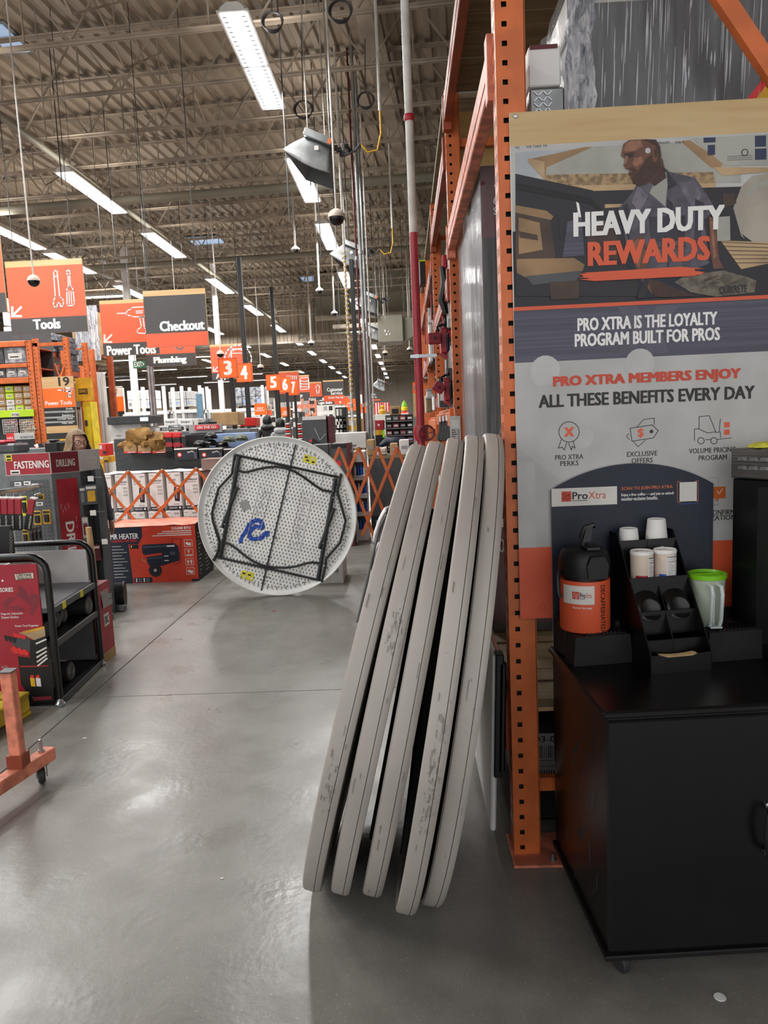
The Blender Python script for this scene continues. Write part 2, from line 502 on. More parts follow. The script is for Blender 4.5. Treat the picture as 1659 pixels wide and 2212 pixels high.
# daylight hatches in the deck
for cx_, cy_, w, d in ((-6.25, 11.65, 1.5, .9), (-6.05, 24.1, 1.1, 1.2), (-3.4, 31.0, 1.3, 1.2)):
    f = MB().box(cx_ - w / 2, cx_ + w / 2, cy_ - d / 2, cy_ + d / 2, ZD - .03, ZD - .015, 'mid_grey').build('skylight_frame', deck)
    MB().box(cx_ - w / 2 + .06, cx_ + w / 2 - .06, cy_ - d / 2 + .06, cy_ + d / 2 - .06, ZD - .045, ZD - .031, 'skylight').build('skylight_pane', f)

# ribbed draught curtain across the store, plain bulkhead box in front of it
m = MB(); x = -26.0; vs = []
while x < 14:
    for dx, dy in ((0, 0), (.14, 0), (.18, -.05), (.32, -.05)):
        vs += [(x + dx, 35 + dy, 5.5), (x + dx, 35 + dy, 7.5)]
    x += .36
m.add(vs, [(2 * k, 2 * k + 2, 2 * k + 3, 2 * k + 1) for k in range(len(vs) // 2 - 1)], 'deck')
m.box(-26, 14, 34.9, 35.1, 5.42, 5.5, 'joist')
m.build('wall_curtain', kind='structure')
# far walls
m = MB(); x = -34.; vs = []
while x < 16:
    for dx, dy in ((0, 0), (1.1, 0), (1.2, .05), (1.3, 0)): vs += [(x + dx, 80 + dy, 0), (x + dx, 80 + dy, 7.5)]
    x += 1.4
m.add(vs, [(2 * k, 2 * k + 2, 2 * k + 3, 2 * k + 1) for k in range(len(vs) // 2 - 1)], 'wall_far')
m.box(-34, 16, 80.1, 80.3, 0, 7.6, 'wall_far')
m.build('wall_back', kind='structure')
MB().box(-31.6, -31.3, -4, 80, 0, 7.6, 'wall_far').box(-31.3, -31.2, -4, 80, 3.0, 3.3, 'joist').build('wall_left', kind='structure')
MB().box(6.4, 6.6, -4, 80, 0, 7.6, 'wall_far').box(6.3, 6.4, -4, 80, 3.0, 3.3, 'joist').build('wall_right', kind='structure')

# ------------------------------------------------------------------ strip lights
def area(name, loc, sx, sy, power, up, parent):
    l = bpy.data.lights.new(name, 'AREA'); l.shape = 'RECTANGLE'; l.size = sx; l.size_y = sy; l.energy = power
    l.color = (1.0, .995, .98) if not up else (1, .95, .88)
    o = bpy.data.objects.new(name, l); COL.objects.link(o); o.parent = parent; o.location = loc
    if up: o.rotation_euler = (PI, 0, 0)
    return o
def make_light(near=True):
    t = thing('strip_light', '', 'light')
    m = MB(); w, L = .17, 1.22
    prof = [(-w, 0), (-w + .02, .05), (-.08, .10), (.08, .10), (w - .02, .05), (w, 0)]
    vs = []
    for yy in (-L, -L + .06, L - .06, L):
        s = .75 if abs(yy) == L else 1
        vs += [(px_ * s, yy, pz * s) for px_, pz in prof]
    fs = [(r * 6 + c, r * 6 + c + 1, (r + 1) * 6 + c + 1, (r + 1) * 6 + c) for r in range(3) for c in range(5)] + [(0, 1, 2, 3, 4, 5), (23, 22, 21, 20, 19, 18)]
    m.add(vs, fs, 'offwhite'); m.box(-w, w, -L, L, -.012, 0, 'offwhite')
    h = m.build('housing', t)
    for s in (-1, 1):
        MB().box(-.14, .14, s * .61 - .575, s * .61 + .575, -.03, -.012, 'lamp_glow', .006).build('diffuser', t)
    if near:
        m = MB()
        for k in range(24):
            yy = -L + .08 + k * (2 * L - .16) / 23
            for xx in (-.10, .10): m.box(xx - .016, xx + .016, yy - .006, yy + .006, -.036, -.03, 'mid_grey')
        for xx in (-.118, -.082, .082, .118): m.box(xx - .002, xx + .002, -L + .06, L - .06, -.036, -.03, 'light_grey')
        m.build('louvre', t)
    for s in (-1, 1): m = MB().tube([(0, s * .9, .1), (0, s * .9, 1.66)], .004, 'dark_grey', 5); m.build('hanger', t)
    area('lamp_down', (0, 0, -.05), .3, 2.3, LAMP_DOWN, False, t)
    area('lamp_up', (0, 0, .14), .3, 2.3, LAMP_UP, True, t)
    return t
L0 = make_light(); L1 = make_light(False)
ORD = ['nearest', 'second', 'third', 'fourth', 'fifth', 'sixth', 'seventh', 'eighth', 'ninth', 'tenth', 'eleventh', 'twelfth', 'thirteenth', 'fourteenth', 'fifteenth', 'sixteenth', 'seventeenth', 'eighteenth', 'nineteenth', 'twentieth', 'twenty first', 'twenty second', 'twenty third', 'twenty fourth', 'twenty fifth', 'twenty sixth']
rows = [(-1.62, [9.4, 13.7, 17.7, 22.9, 27.5, 32, 37, 43, 49, 55, 61, 67, 73], 'row above the leaning tables'),
        (-5.42, [.3, 4.6, 8.9, 13.75, 17.7, 22.9, 27.8, 33.2, 39.0, 45, 51, 57, 63, 69], 'row left of the sprinkler heaters'),  # two nearest fixtures are out of view, added as front fill light
        (-8.22, [1.2, 5.5, 9.9, 12.6, 16.2, 19.0, 23.2, 28, 33, 39, 45, 52, 60], 'row above the hanging department signs'),  # unseen near fixtures here also added to light the fronts
        (-12.2, [20, 26, 32, 39, 47, 56], 'row above the tool racks'),
        (2.6, [26, 33, 41, 50, 60], 'row over the right hand racks')]
used = [False, False]
for rx, yl, desc in rows:
    for q, yy in enumerate(yl):
        k = 0 if yy < 20 else 1
        lab = 'long white strip light, %s in the %s' % (ORD[q] if q == 0 else ORD[q] + ' counted away', desc)
        proto = (L0, L1)[k]
        if not used[k]: o = proto; used[k] = True
        else: o = dup(proto)
        o.location = (rx, yy, 5.9); o['label'] = lab; o['group'] = 'long strip lights hung in rows under the roof'
# two fixtures hung crosswise
for i_, (a, b, Y) in enumerate((((175, 640), (218, 643), 26), ((1, 1), (1, 1), 0))):
    if i_ == 1: break
    c = (P(*a, Y) + P(*b, Y)) / 2
    o = dup(L1, c, PI / 2, 'white strip light hung crosswise behind the drill sign'); 
# distant strip lights over the racks beyond the checkouts, hung crosswise
cnt = 0
for yy in (44, 52, 60, 68):
    for xx in (-27, -22, -17, -12.5):
        o = dup(L1, (xx, yy, 5.9), PI / 2, 'distant crosswise strip light, %s row away, %s from the left' % (ORD[(yy - 44) // 8].replace('nearest', 'first'), ORD[(-27, -22, -17, -12.5).index(xx)].replace('nearest', 'first')), 'crosswise strip lights over the distant white racks'); cnt += 1

# sprinkler and conduit runs
def pipe(name, pts, r, mat, label, cat='pipe', n=10):
    o = MB().tube(pts, r, mat, n).build(name, smooth=True); return tag(o, label, cat)
a = F(-60, 205, 6.35); b = F(470, 600, 6.35)
pipe('sprinkler_pipe', [(a.x, a.y, 6.35), (b.x, b.y, 6.35), (b.x + .1, b.y + 18, 6.35)], .055, 'duct', 'long grey sprinkler pipe running away beside the second row of strip lights')
a = F(-40, 470, 6.3); b = F(290, 425, 6.3); c = F(900, 395, 6.3)
pts = [(-9.5, 15.9, 6.3), (-5.6, 15.55, 6.3), (1.0, 15.1, 6.3), (1.5, 15.0, 6.28), (1.75, 14.8, 6.1), (1.8, 14.6, 5.6)]
pipe('sprinkler_main', pts, .095, 'duct', 'thick grey sprinkler main crossing under the roof and bending down at the right racks')
pipe('sprinkler_main', [(-22, 22.0, 6.3), (2.5, 20.9, 6.3)], .07, 'duct', 'grey cross pipe hung behind the second dome camera')
pipe('sprinkler_branch', [(-4.4, 32, 5.3), (-3.9, 32.2, 5.45), (-.2, 32.2, 5.45)], .045, 'duct', 'thin pipe elbowing across in front of the ribbed curtain')

# plain bulkhead box and cable tray in front of the ribbed curtain
a = P(680, 640, 30); b = P(890, 672, 30)
t = thing('bulkhead_duct', 'large beige rectangular duct run hanging in front of the ribbed curtain', 'duct', (a.x, 30, a.z))
MB().box(a.x, 3.5, 30, 31.5, b.z, 7.5, 'duct', .02).build('duct_body', t)
MB().box(a.x, 3.5, 29.6, 29.9, b.z - .22, b.z - .06, 'joist', .02).build('flange', t)
MB().box(a.x + .7, 3.5, 29.3, 29.6, b.z - .62, b.z - .46, 'joist', .02).build('flange', t)
# ------------------------------------------------------------------ beige unit heater cabinet on rods
a = P(815, 682, 20); b = P(872, 738, 20)
t = thing('air_handler', 'square beige air handler cabinet with side duct hung beside the red standpipe', 'air handler', (a.x, 20, b.z))
MB().box(a.x, b.x, 20, 20.8, b.z, a.z, 'duct', .02).build('cabinet', t)
c = P(893, 722, 20.2)
MB().prism([(0, 0), (.42, .22), (.42, .62), (0, .62)], (b.x, 20.15, b.z + .02), (1, 0, 0), (0, 0, 1), (0, .5, 0), 'duct').build('side_duct', t)
m = MB()
for xx in (a.x + .1, a.x + .28, b.x + .2): m.tube([(xx, 20.3, a.z - .02), (xx, 20.3, 7.545)], .012, 'conduit', 6)
m.build('hanger_rod', t)
q = P(820, 735, 20)
for dx, dz, r in ((.17, .27, .02), (.21, .18, .02), (.26, .26, .012), (.30, .19, .014)):
    MB().box(a.x + dx, a.x + dx + r * 1.6, 19.985, 20, b.z + dz, b.z + dz + r * 3, 'white').build('sticker', t)

# ------------------------------------------------------------------ tilted reflector heaters
def reflector(px_, py_, k, Y, label):
    """bent sheet hood, open below, flat burner box along its top edge"""
    Q = lambda x, y, dy=0: P(px_ + x * k, py_ + y * k, Y + dy)
    c = Q(0, 0); t = thing('radiant_heater', label, 'heater', c); sc = k * Y / 9.3
    A, B_, C_, D_ = Q(-8, -50), Q(49, -27), Q(49, 40), Q(-51, -10)
    m = MB(); vs = []; n = 9
    for i in range(n + 1):
        v = i / n
        for j in range(n + 1):
            u = j / n; q = A.lerp(B_, u).lerp(D_.lerp(C_, u), v); q = q + Vector((0, (-.20 * math.sin(v * 1.3) - .03 * math.sin(u * PI)) * sc, -.05 * sc * v * v * math.sin(u * PI)))
            vs.append(q)
    m.add(vs, [(i * (n + 1) + j, (i + 1) * (n + 1) + j, (i + 1) * (n + 1) + j + 1, i * (n + 1) + j + 1) for i in range(n) for j in range(n)], 'galv')
    hood = m.build('hood', t, True); md = hood.modifiers.new('thick', 'SOLIDIFY'); md.thickness = .006
    E2, F2 = A + Vector((.05, .30, -.02)) * sc, B_ + Vector((-.02, .30, -.02)) * sc
    g = lambda e: vs[e]
    MB().add([vs[(n) * (n + 1)], vs[0], E2, E2 + Vector((-.12, .1, -.35)) * sc], [(0, 1, 2, 3)], 'galv').build('end_cheek', t)
    MB().add([vs[(n + 1) * (n + 1) - 1], vs[n], F2, F2 + Vector((.0, .1, -.35)) * sc], [(0, 1, 2, 3)], 'galv').build('end_cheek', t)
    MB().add([E2, F2, F2 + Vector((0, .1, -.35)) * sc, E2 + Vector((-.12, .1, -.35)) * sc], [(0, 1, 2, 3)], 'dark_grey').build('burner_face', t)
    a, b = Q(-9, -56), Q(51, -31); MB().bar(a, b, .22 * sc, .085 * sc, 'galv', ch=.006).build('burner_box', t)
    d = (b - a).normalized(); MB().bar(a.lerp(b, .86) + Vector((0, -.112 * sc, 0)), a.lerp(b, .98) + Vector((0, -.112 * sc, 0)), .003, .06 * sc, 'orange').build('warning_label', t)
    q = vs[3 * (n + 1) + 5] + Vector((0, -.02, 0)); MB().box(q.x - .02, q.x + .03, q.y - .002, q.y, q.z - .03, q.z + .02, 'offwhite').build('rating_label', t)
    m = MB(); p0 = b + Vector((.03, 0, -.02)) * sc
    for k_ in range(5): m.lathe([(.001, -.03), (.03, -.03), (.03, .03), (.001, .03)], p0 + Vector((.04 * k_, .02 * (-1) ** k_, -.04 * (k_ % 3))) * sc, 'dark_grey', 8, (1, .2 * k_, .3))
    m.tube([p0, p0 + Vector((.12, 0, -.1)), p0 + Vector((.24, 0, -.05)), p0 + Vector((.3, 0, .02))], .016, 'charcoal', 6); m.build('gas_valve', t, True)
    p1 = p0 + Vector((.3, 0, .02))
    if k > .6: MB().tube([p1, p1 + Vector((.08, 0, -.10)), p1 + Vector((.2, 0, -.08)), p1 + Vector((.25, 0, .10)), p1 + Vector((.25, 0, .36))], .011, 'gold', 8).build('gas_hose', t, True); q = p1 + Vector((.25, 0, .36)); MB().tube([q, (q.x, q.y, 7.545)], .02, 'pipe_white', 8).build('gas_drop', t)
    for q in (a.lerp(b, .1), a.lerp(b, .9)): MB().tube([q, (q.x, q.y, 7.545)], .008, 'conduit', 5).build('hanger', t)
reflector(668, 345, 1.0, 9.3, 'large dented silver radiant heater tilted over the near strip light')
reflector(748, 560, .66, 14.2, 'silver radiant heater tilted below the middle dome camera')
reflector(790, 660, .5, 20.0, 'silver radiant heater hanging behind the bundle of conduits')
reflector(800, 722, .4, 24.0, 'pale radiant heater partly hidden beside the beige cabinet')
reflector(818, 835, .28, 36.0, 'small distant radiant heater above the seasonal display')

# ------------------------------------------------------------------ cameras on poles
def dome(px_, py_, rp, Y, label, big=True, top=7.545):
    c = P(px_, py_, Y); r = rp * Y / FPX
    t = thing('security_camera', label, 'camera', c)
    MB().tube([(c.x, c.y, c.z + r * .8), (c.x, c.y, top)], r * .13 if big else r * .25, 'pipe_white', 8).build('drop_pole', t, True)
    if big:
        pr = [(r * math.cos(a_), r * math.sin(a_)) for a_ in [k * PI / 14 for k in range(8)]]
        MB().lathe([(r * .98, -.02 * r)] + pr, c, 'cream', 24).build('shroud', t, True)
        MB().lathe([(r * .93 * math.cos(a_), -r * .93 * math.sin(a_)) for a_ in [k * PI / 14 for k in range(8)]], c, 'black_gloss', 24).build('dome', t, True)
    else:
        MB().lathe([(r * .95, -r * .1), (r * 1.05, r * .1), (r * .95, r * .35), (r * .4, r * .75), (r * .25, r * .95)], c, 'white', 18).build('shroud', t, True)
        MB().lathe([(r * .7, -.1 * r), (r * .66, -r * .5), (r * .35, -r * .8), (.001, -r * .85)], c, 'black_gloss', 16).build('dome', t, True)
dome(727, 470, 18, 9, 'largest dome camera with cream shroud, hanging below the big silver heater')
dome(73, 607, 13, 9, 'dome camera with dark bowl hanging in front of the wrench sign')
dome(638, 539, 9, 16, 'small white camera on a long rod left of the dome camera', False)
dome(690, 628, 8, 18, 'small white camera on a rod below the second silver heater', False)
dome(722, 677, 7, 22, 'small white camera in front of the ribbed curtain', False)
dome(672, 741, 7, 26, 'small camera on a rod beneath the ribbed curtain', False)
dome(476, 765, 8, 16, 'dome camera with dark bowl in front of the orange number 3', True)
dome(563, 794, 7, 22, 'dome camera with dark bowl hanging between the 4 and 5 register signs', True)
dome(832, 763, 6, 24, 'dome camera hanging below the beige cabinet', True)
dome(885, 755, 6, 22, 'small white camera tucked left of the red standpipe', False)

# ------------------------------------------------------------------ sprinkler standpipe
pA, pB, pC = P(868, -20, 4.9), P(891, 503, 4.9), P(916, 930, 4.9)
pA.x = pB.x = pC.x = (pA.x + pB.x + pC.x) / 3 
t = thing('standpipe', 'tall sprinkler standpipe painted red below and white above beside the racks', 'pipe', (pA.x, 4.9, 0))
MB().tube([(pA.x, 4.9, pB.z), (pA.x, 4.9, 6.7)], .026, 'pipe_white', 16).build('upper_pipe', t, True, label='white painted upper pipe')
MB().tube([(pA.x, 4.9, 0), (pA.x, 4.9, pB.z)], .026, 'pipe_red', 16).build('lower_pipe', t, True, label='red painted lower pipe')
MB().lathe([(.03, -.02), (.034, -.01), (.034, .01), (.03, .02)], (pA.x, 4.9, P(880, 255, 4.9).z), 'red', 14).build('coupling', t, True)
z = P(905, 770, 4.9).z
MB().lathe([(.029, -.012), (.032, -.012), (.032, .012), (.029, .012)], (pA.x, 4.9, z), 'steel', 14).bar((pA.x - .05, 4.88, z), (pA.x + .12, 4.88, z), .02, .02, 'steel').build('clamp', t)
z = P(915, 935, 4.9).z
m = MB(); c = Vector((pA.x + .035, 4.83, z))
m.tube([c + Vector((.048 * math.cos(k * PI / 8), -.01, .048 * math.sin(k * PI / 8))) for k in range(16)], .007, 'maroon', 6, closed=True)
for k in range(5): m.bar(c, c + Vector((.048 * math.cos(k * 1.257), -.01, .048 * math.sin(k * 1.257))), .006, .006, 'maroon')
m.build('valve_wheel', t, True)
MB().lathe([(.04, -.05), (.05, 0), (.04, .05)], (pA.x, 4.9, z), 'pipe_red', 14).build('valve_body', t, True)

# black steel columns and register poles
def post(name, px0, py0, px1, py1, Y, wpx, mat, label, cat='column', top=None, floor=True):
    a = P(px0, py0, Y); b = P(px1, py1, Y); x = (a.x + b.x) / 2; w = wpx * Y / FPX / 2
    t = thing(name, label, cat, (x, Y, 0)); z1 = top or a.z
    MB().box(x - w, x + w, Y - w, Y + w, .012, z1, mat, w * .2).build('shaft', t)
    MB().box(x - w * 2, x + w * 2, Y - w * 2, Y + w * 2, 0, .012, mat, .003).build('base_plate', t)
    return x
post('column', 515, 555, 540, 935, 16, 9, 'black', 'black steel column, leftmost, rising behind the number 3 sign')
post('column', 585, 620, 605, 920, 22, 8, 'black', 'black steel column rising behind the number 5 sign')
post('column', 757, 560, 777, 920, 14, 9, 'black', 'black steel column beside the yellow coiled hose')
m_ = [(742, 600, 765, 900, 12.5, 5, 'pipe_white'), (781, 560, 795, 940, 12.2, 7, 'galv'), (790, 590, 800, 930, 13.4, 5, 'galv'), (797, 640, 809, 930, 13, 3, 'pipe_white'), (773, 650, 789, 930, 12.6, 4, 'maroon')]
nm = ['white conduit wrapped by the yellow coiled hose', 'thickest galvanised conduit right of the black column', 'second galvanised conduit just behind the thickest one', 'thin white conduit, rightmost of the bundle', 'thin dark red conduit against the black column']
for (x0, y0, x1, y1, Y, w, mt_), lb in zip(m_, nm):
    a = P(x1, y1, Y); x = (P(x0, y0, Y).x + a.x) / 2
    t = thing('conduit', lb, 'conduit', (x, Y, 0))
    MB().tube([(x, Y, 0), (x, Y, 7.545)], w * Y / FPX / 2, mt_, 8).build('tube', t, True)
    for z in (1.9, 3.1, 4.3): MB().lathe([(w * Y / FPX / 2 * 1.5, -.03), (w * Y / FPX / 2 * 1.5, .03)], (x, Y, z), 'conduit', 8).build('coupling', t)
    if 'coiled' in lb:
        pts = [(x + .035 * math.cos(k * .9), Y - .0 + .035 * math.sin(k * .9), 2.1 + k * .011) for k in range(210)]
        tag(MB().tube(pts, .006, 'gold', 4).build('coiled_hose'), 'yellow coiled air hose wound round the white conduit', 'hose')
a = P(835, 470, 9)
# coils of spare cable slung in the joists
for i_, (cx_, cy_, R_, Y, lb) in enumerate(((588, 45, 22, 9.0, 'small coil of dark cable slung from the joist by the nearest strip light'), (735, 22, 24, 9.0, 'coil of grey cable slung from the joist near the top edge'), (790, 215, 18, 11, 'coil of cable slung above the yellow gas hose'), (655, 235, 20, 11, 'coil of cable hanging at the far end of the nearest strip light'))):
    c = P(cx_, cy_, Y); R_ = R_ * Y / FPX; m = MB()
    for k in range(3): m.tube([c + Vector((R_ * (1 - .08 * k) * math.cos(q * PI / 9), .02 * k, R_ * (.8 + .05 * k) * math.sin(q * PI / 9))) for q in range(18)], .008, 'dark_grey', 5, closed=True)
    m.tube([c + Vector((0, 0, R_ * .8)), (c.x + .05, c.y, 7.545)], .008, 'dark_grey', 5)
    tag(m.build('cable_coil', smooth=True), lb, 'cable')
# hanging wires and rods
random.seed(3)
wires = [(92, 0, 100, 300, 11), (130, 60, 134, 400, 12), (245, 230, 250, 560, 14), (372, 380, 378, 640, 17), (620, 0, 626, 480, 10), (668, 60, 671, 400, 12), (698, 0, 702, 300, 10), (690, 120, 694, 560, 13), (745, 70, 752, 520, 14), (765, 0, 766, 270, 12), (706, 300, 735, 700, 15), (808, 560, 811, 700, 18), (828, 610, 832, 690, 20), (845, 420, 846, 620, 21), (870, 520, 873, 690, 22)]
for q, (x0, y0, x1, y1, Y) in enumerate(wires):
    b = P(x1, y1, Y)
    tag(MB().tube([(b.x, Y, b.z), (b.x, Y, 7.545)], .009, 'dark_grey' if q % 3 else 'conduit', 5).build('drop_rod'), 'thin %s rod hanging from the roof, %s of fifteen from the left' % ('dark' if q % 3 else 'pale', ORD[q].replace('nearest', 'first')), 'rod', 'thin hanging rods and wires under the roof')

# ================================================================== RIGHT HAND PALLET RACK
def perf_face(m, O, u, v, W, H, cols, hw, hh, step, mat, z0=.03):
    """sheet with punched rectangular holes: O corner, u across, v up"""
    O, u, v = Vector(O), Vector(u), Vector(v)
    q = lambda a, b: O + u * a + v * b
    xs_ = [0]
    for c in cols: xs_ += [c - hw / 2, c + hw / 2]
    xs_.append(W)
    z = z0; prev = 0
    while z + hh < H:
        m.quad(q(0, prev), q(W, prev), q(W, z), q(0, z), mat)
        for k in range(0, len(xs_) - 1, 2): m.quad(q(xs_[k], z), q(xs_[k + 1], z), q(xs_[k + 1], z + hh), q(xs_[k], z + hh), mat)
        prev = z + hh; z += step
    m.quad(q(0, prev), q(W, prev), q(W, H), q(0, H), mat)
def rack_post(parent, x0, y0, w, d, h, holes=True, name='upright', side=-1, mat='orange', step=.0585, face=1):
    """channel post; punched front face (towards -y) and punched aisle face"""
    m = MB(); xa = x0 if side < 0 else x0 + w
    if holes:
        perf_face(m, (x0, y0, 0), (1, 0, 0), (0, 0, 1), w, h, [w * .32], w * .18, .0165, step, mat)
        perf_face(m, (xa, y0, 0), (0, 1, 0), (0, 0, 1), d, h, [d * .28, d * .68], d * .12, .030, step, mat)
    else:
        m.quad((x0, y0, 0), (x0 + w, y0, 0), (x0 + w, y0, h), (x0, y0, h), mat); m.quad((xa, y0, 0), (xa, y0 + d, 0), (xa, y0 + d, h), (xa, y0, h), mat)
    xb = x0 + w if side < 0 else x0
    m.box(xb - .002, xb + .002, y0, y0 + d, 0, h, mat)
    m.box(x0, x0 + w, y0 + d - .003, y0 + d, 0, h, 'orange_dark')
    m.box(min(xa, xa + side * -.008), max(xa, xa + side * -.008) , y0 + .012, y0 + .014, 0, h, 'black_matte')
    m.quad((x0 + .006, y0 + .02, 0), (x0 + w - .006, y0 + .02, 0), (x0 + w - .006, y0 + .02, h), (x0 + .006, y0 + .02, h), 'black_matte')  # dark sheets behind the holes paint the shade inside the channel
    return m.build(name, parent)
def rack_beam(parent, x0, y0, y1, z, h=.13, mat='orange_dark', w=.05):
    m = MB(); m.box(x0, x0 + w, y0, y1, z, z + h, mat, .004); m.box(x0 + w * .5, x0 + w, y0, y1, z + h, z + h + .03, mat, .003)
    m.box(x0 - .003, x0 + .002, y0, y1, z + h * .35, z + h * .5, mat)
    m.box(x0 - .006, x0 + w, y0 - .004, y0 + .06, z - .05, z + h + .03, mat, .002); m.box(x0 - .006, x0 + w, y1 - .06, y1, z - .05, z + h + .03, mat, .002)
    return m.build('beam', parent)
XR = .335
rk = thing('pallet_rack', 'tall orange perforated pallet rack carrying the loyalty poster and wrapped boxes', 'rack', (XR, 2.55, 0))
rack_post(rk, XR, 2.55, .094, .085, 4.1)
for Y, x0 in ((5.1, .335), (7.65, .33), (10.2, .33), (12.75, .33), (15.3, .33)): rack_post(rk, x0, Y, .088, .085, 3.72, Y < 8)
for Y in (2.55, 5.1, 7.65, 10.2): rack_post(rk, 1.40, Y + (.02), .09, .08, 3.72 if Y > 3 else 4.1, False)
for Y, x0 in ((2.55, .30), (5.1, .30)):
    m = MB().box(XR - .012, XR + .19 if Y < 3 else XR + .12, Y - .075, Y + .14, 0.0015, .012, 'orange_worn', .003)
    bp_ = m.build('base_plate', rk)
    MB().lathe([(.012, 0), (.012, .008), (.007, .008), (.007, .028)], (XR + .13, Y - .045, .012), 'steel', 6).lathe([(.012, 0), (.012, .008), (.007, .008), (.007, .028)], (XR + .11, Y + .11, .012), 'steel', 6).build('anchor_bolt', bp_)
# aisle side beams
for (a, b) in ((2.635, 5.1), (5.185, 7.65), (7.735, 10.2), (10.285, 12.75), (12.8, 15.3)):
    for z in ((3.50, 2.70) if a < 5 else (3.3, 2.45) if a < 7 else (3.1, 2.3)):
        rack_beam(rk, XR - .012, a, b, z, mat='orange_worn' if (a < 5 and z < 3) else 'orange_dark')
    rack_beam(rk, 1.42, a, b, 3.50); rack_beam(rk, 1.42, a, b, 2.70)
rack_beam(rk, XR - .005, 2.635, 5.1, .42, .12); rack_beam(rk, 1.42, 2.635, 5.1, .42, .12)
rack_beam(rk, XR - .02, 5.185, 7.65, 1.55, .10, 'orange'); rack_beam(rk, XR - .02, 7.735, 10.2, 1.50, .10, 'orange')
# frame bracing across the rack ends
for Y in (2.58, 5.13, 7.68):
    for z in ((.26, 1.4) if Y < 3 else (.26, 1.35, 2.33, 3.40)): MB().bar((.42, Y + .02, z), (1.41, Y + .02, z), .03, .05, 'orange').build('cross_brace', rk)
    if Y < 3: MB().bar((.80, Y + .02, 3.30), (1.41, Y + .02, 2.42), .035, .055, 'orange').build('diagonal_brace', rk)
    else:
        for z0_, z1_ in ((.3, 1.3), (1.4, 2.3), (2.4, 3.35)): MB().bar((.42, Y + .02, z0_), (1.41, Y + .02, z1_), .03, .045, 'orange').build('diagonal_brace', rk)
# shelf boards, each one a piece: low shelf (seen from above) and high shelf (seen from below)
random.seed(5)
y = 2.68
while y < 5.0:
    w = random.choice((.135, .14, .19)); dz = random.uniform(-.004, .004)
    mb = MB().box(.33, 1.44, y, y + w - .008, .55 + dz - .035, .55 + dz, 'lumber', .003); mb.build('shelf_board', rk); y += w
y = 2.66
while y < 5.0:
    w = random.choice((.14, .14, .19, .09)); dz = random.uniform(0, .012)
    MB().box(.345, 1.44, y, y + w - .006, 3.665 + dz, 3.70 + dz, 'lumber', .003).build('shelf_board', rk); y += w
MB().box(.36, 1.42, 2.68, 2.72, .50, .516, 'pine').build('front_batten', rk)

# plywood end board on the second frame
t = thing('plywood_board', 'tall plywood board closing the second rack frame behind the wrapped boxes', 'board', (.9, 5.22, 0))
MB().box(.43, 1.40, 5.215, 5.235, 2.36, 3.62, 'plywood').build('upper_sheet', t)
MB().box(.43, 1.40, 5.215, 5.235, .60, 2.20, 'plywood').build('lower_sheet', t)
MB().box(.43, 1.40, 5.215, 5.235, 2.205, 2.355, 'black_matte').build('dark_band', t)
tag(MB().box(.44, .62, 5.19, 5.21, 2.36, 2.95, 'light_grey').build('grey_sheet'), 'pale grey sheet behind the tall wrapped boxes', 'sheet')

# ------------------------------------------------------------------ tall shrink wrapped boxes
def sheen_streaks(t, a0, a1, pl, z0, z1, n, slope, side=False):
    # pale flat streaks paint the sheen along the folds of the film
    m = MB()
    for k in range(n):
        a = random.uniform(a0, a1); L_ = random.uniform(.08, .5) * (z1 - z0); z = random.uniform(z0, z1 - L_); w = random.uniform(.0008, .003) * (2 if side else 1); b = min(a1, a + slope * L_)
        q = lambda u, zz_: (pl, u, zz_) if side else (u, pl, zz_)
        m.add([q(a - w * .2, z), q(a + w * .2, z), q((a + b) / 2 + w, z + L_ * .5), q((a + b) / 2 - w, z + L_ * .5), q(b + w * .2, z + L_), q(b - w * .2, z + L_)], [(0, 1, 2, 3), (3, 2, 4, 5)], 'fold_sheen')
    m.build('film_sheen', t, kind='stuff')
def wrapped(name, label, x0, x1, y0, y1, z0, z1, col='dark_grey', seed=0):
    t = thing(name, label, 'box', ((x0 + x1) / 2, (y0 + y1) / 2, z0))
    MB().box(x0, x1, y0, y1, z0, z1, col, .008).build('carton', t)
    random.seed(seed); m = MB(); g = .004; nz, nu = 26, 8
    loop = [(x0 - g, y0 - g), (x1 + g, y0 - g), (x1 + g, y1 + g), (x0 - g, y1 + g)]
    pts = []
    for e in range(4):
        a, b = Vector(loop[e] + (0,)), Vector(loop[(e + 1) % 4] + (0,)); nn = Vector((b.y - a.y, -(b.x - a.x), 0)).normalized()
        for k in range(nu): pts.append((a.lerp(b, k / nu), nn))
    vs = []
    for iz in range(nz + 1):
        z = z0 + (z1 - z0) * iz / nz
        for p, nn in pts: vs.append(p + nn * random.uniform(0, .010) + Vector((0, 0, z)))
    n = len(pts); fs = [(i * n + k, i * n + (k + 1) % n, (i + 1) * n + (k + 1) % n, (i + 1) * n + k) for i in range(nz) for k in range(n)]
    m.add(vs, fs, 'wrap'); m.build('shrink_wrap', t, True)
    sheen_streaks(t, x0, x1, y0 - .018, z0, z1, 46, .30); sheen_streaks(t, y0, y1, x0 - .018, z0, z1, 60, .03, True)
    return t
b1 = wrapped('tool_cabinet_box', 'tall dark boxed cabinet in shrink wrap with maroon top label, nearest', .385, 1.30, 3.55, 4.20, .56, 2.74, 'black', 1)
p = Print((.385, 3.545, 0), eps=.0012)
p.rect(0, 2.42, .62, 2.735, 'maroon')
p.text('H', .155, 2.635, .21, 2.69, 'white', .03); p.text('HUSKY', .16, 2.635, .42, 2.69, 'white', .03)
p.poly([(.06, 2.645), (.085, 2.70), (.10, 2.67), (.12, 2.695), (.14, 2.66), (.125, 2.63), (.10, 2.648), (.085, 2.625)], 'white')
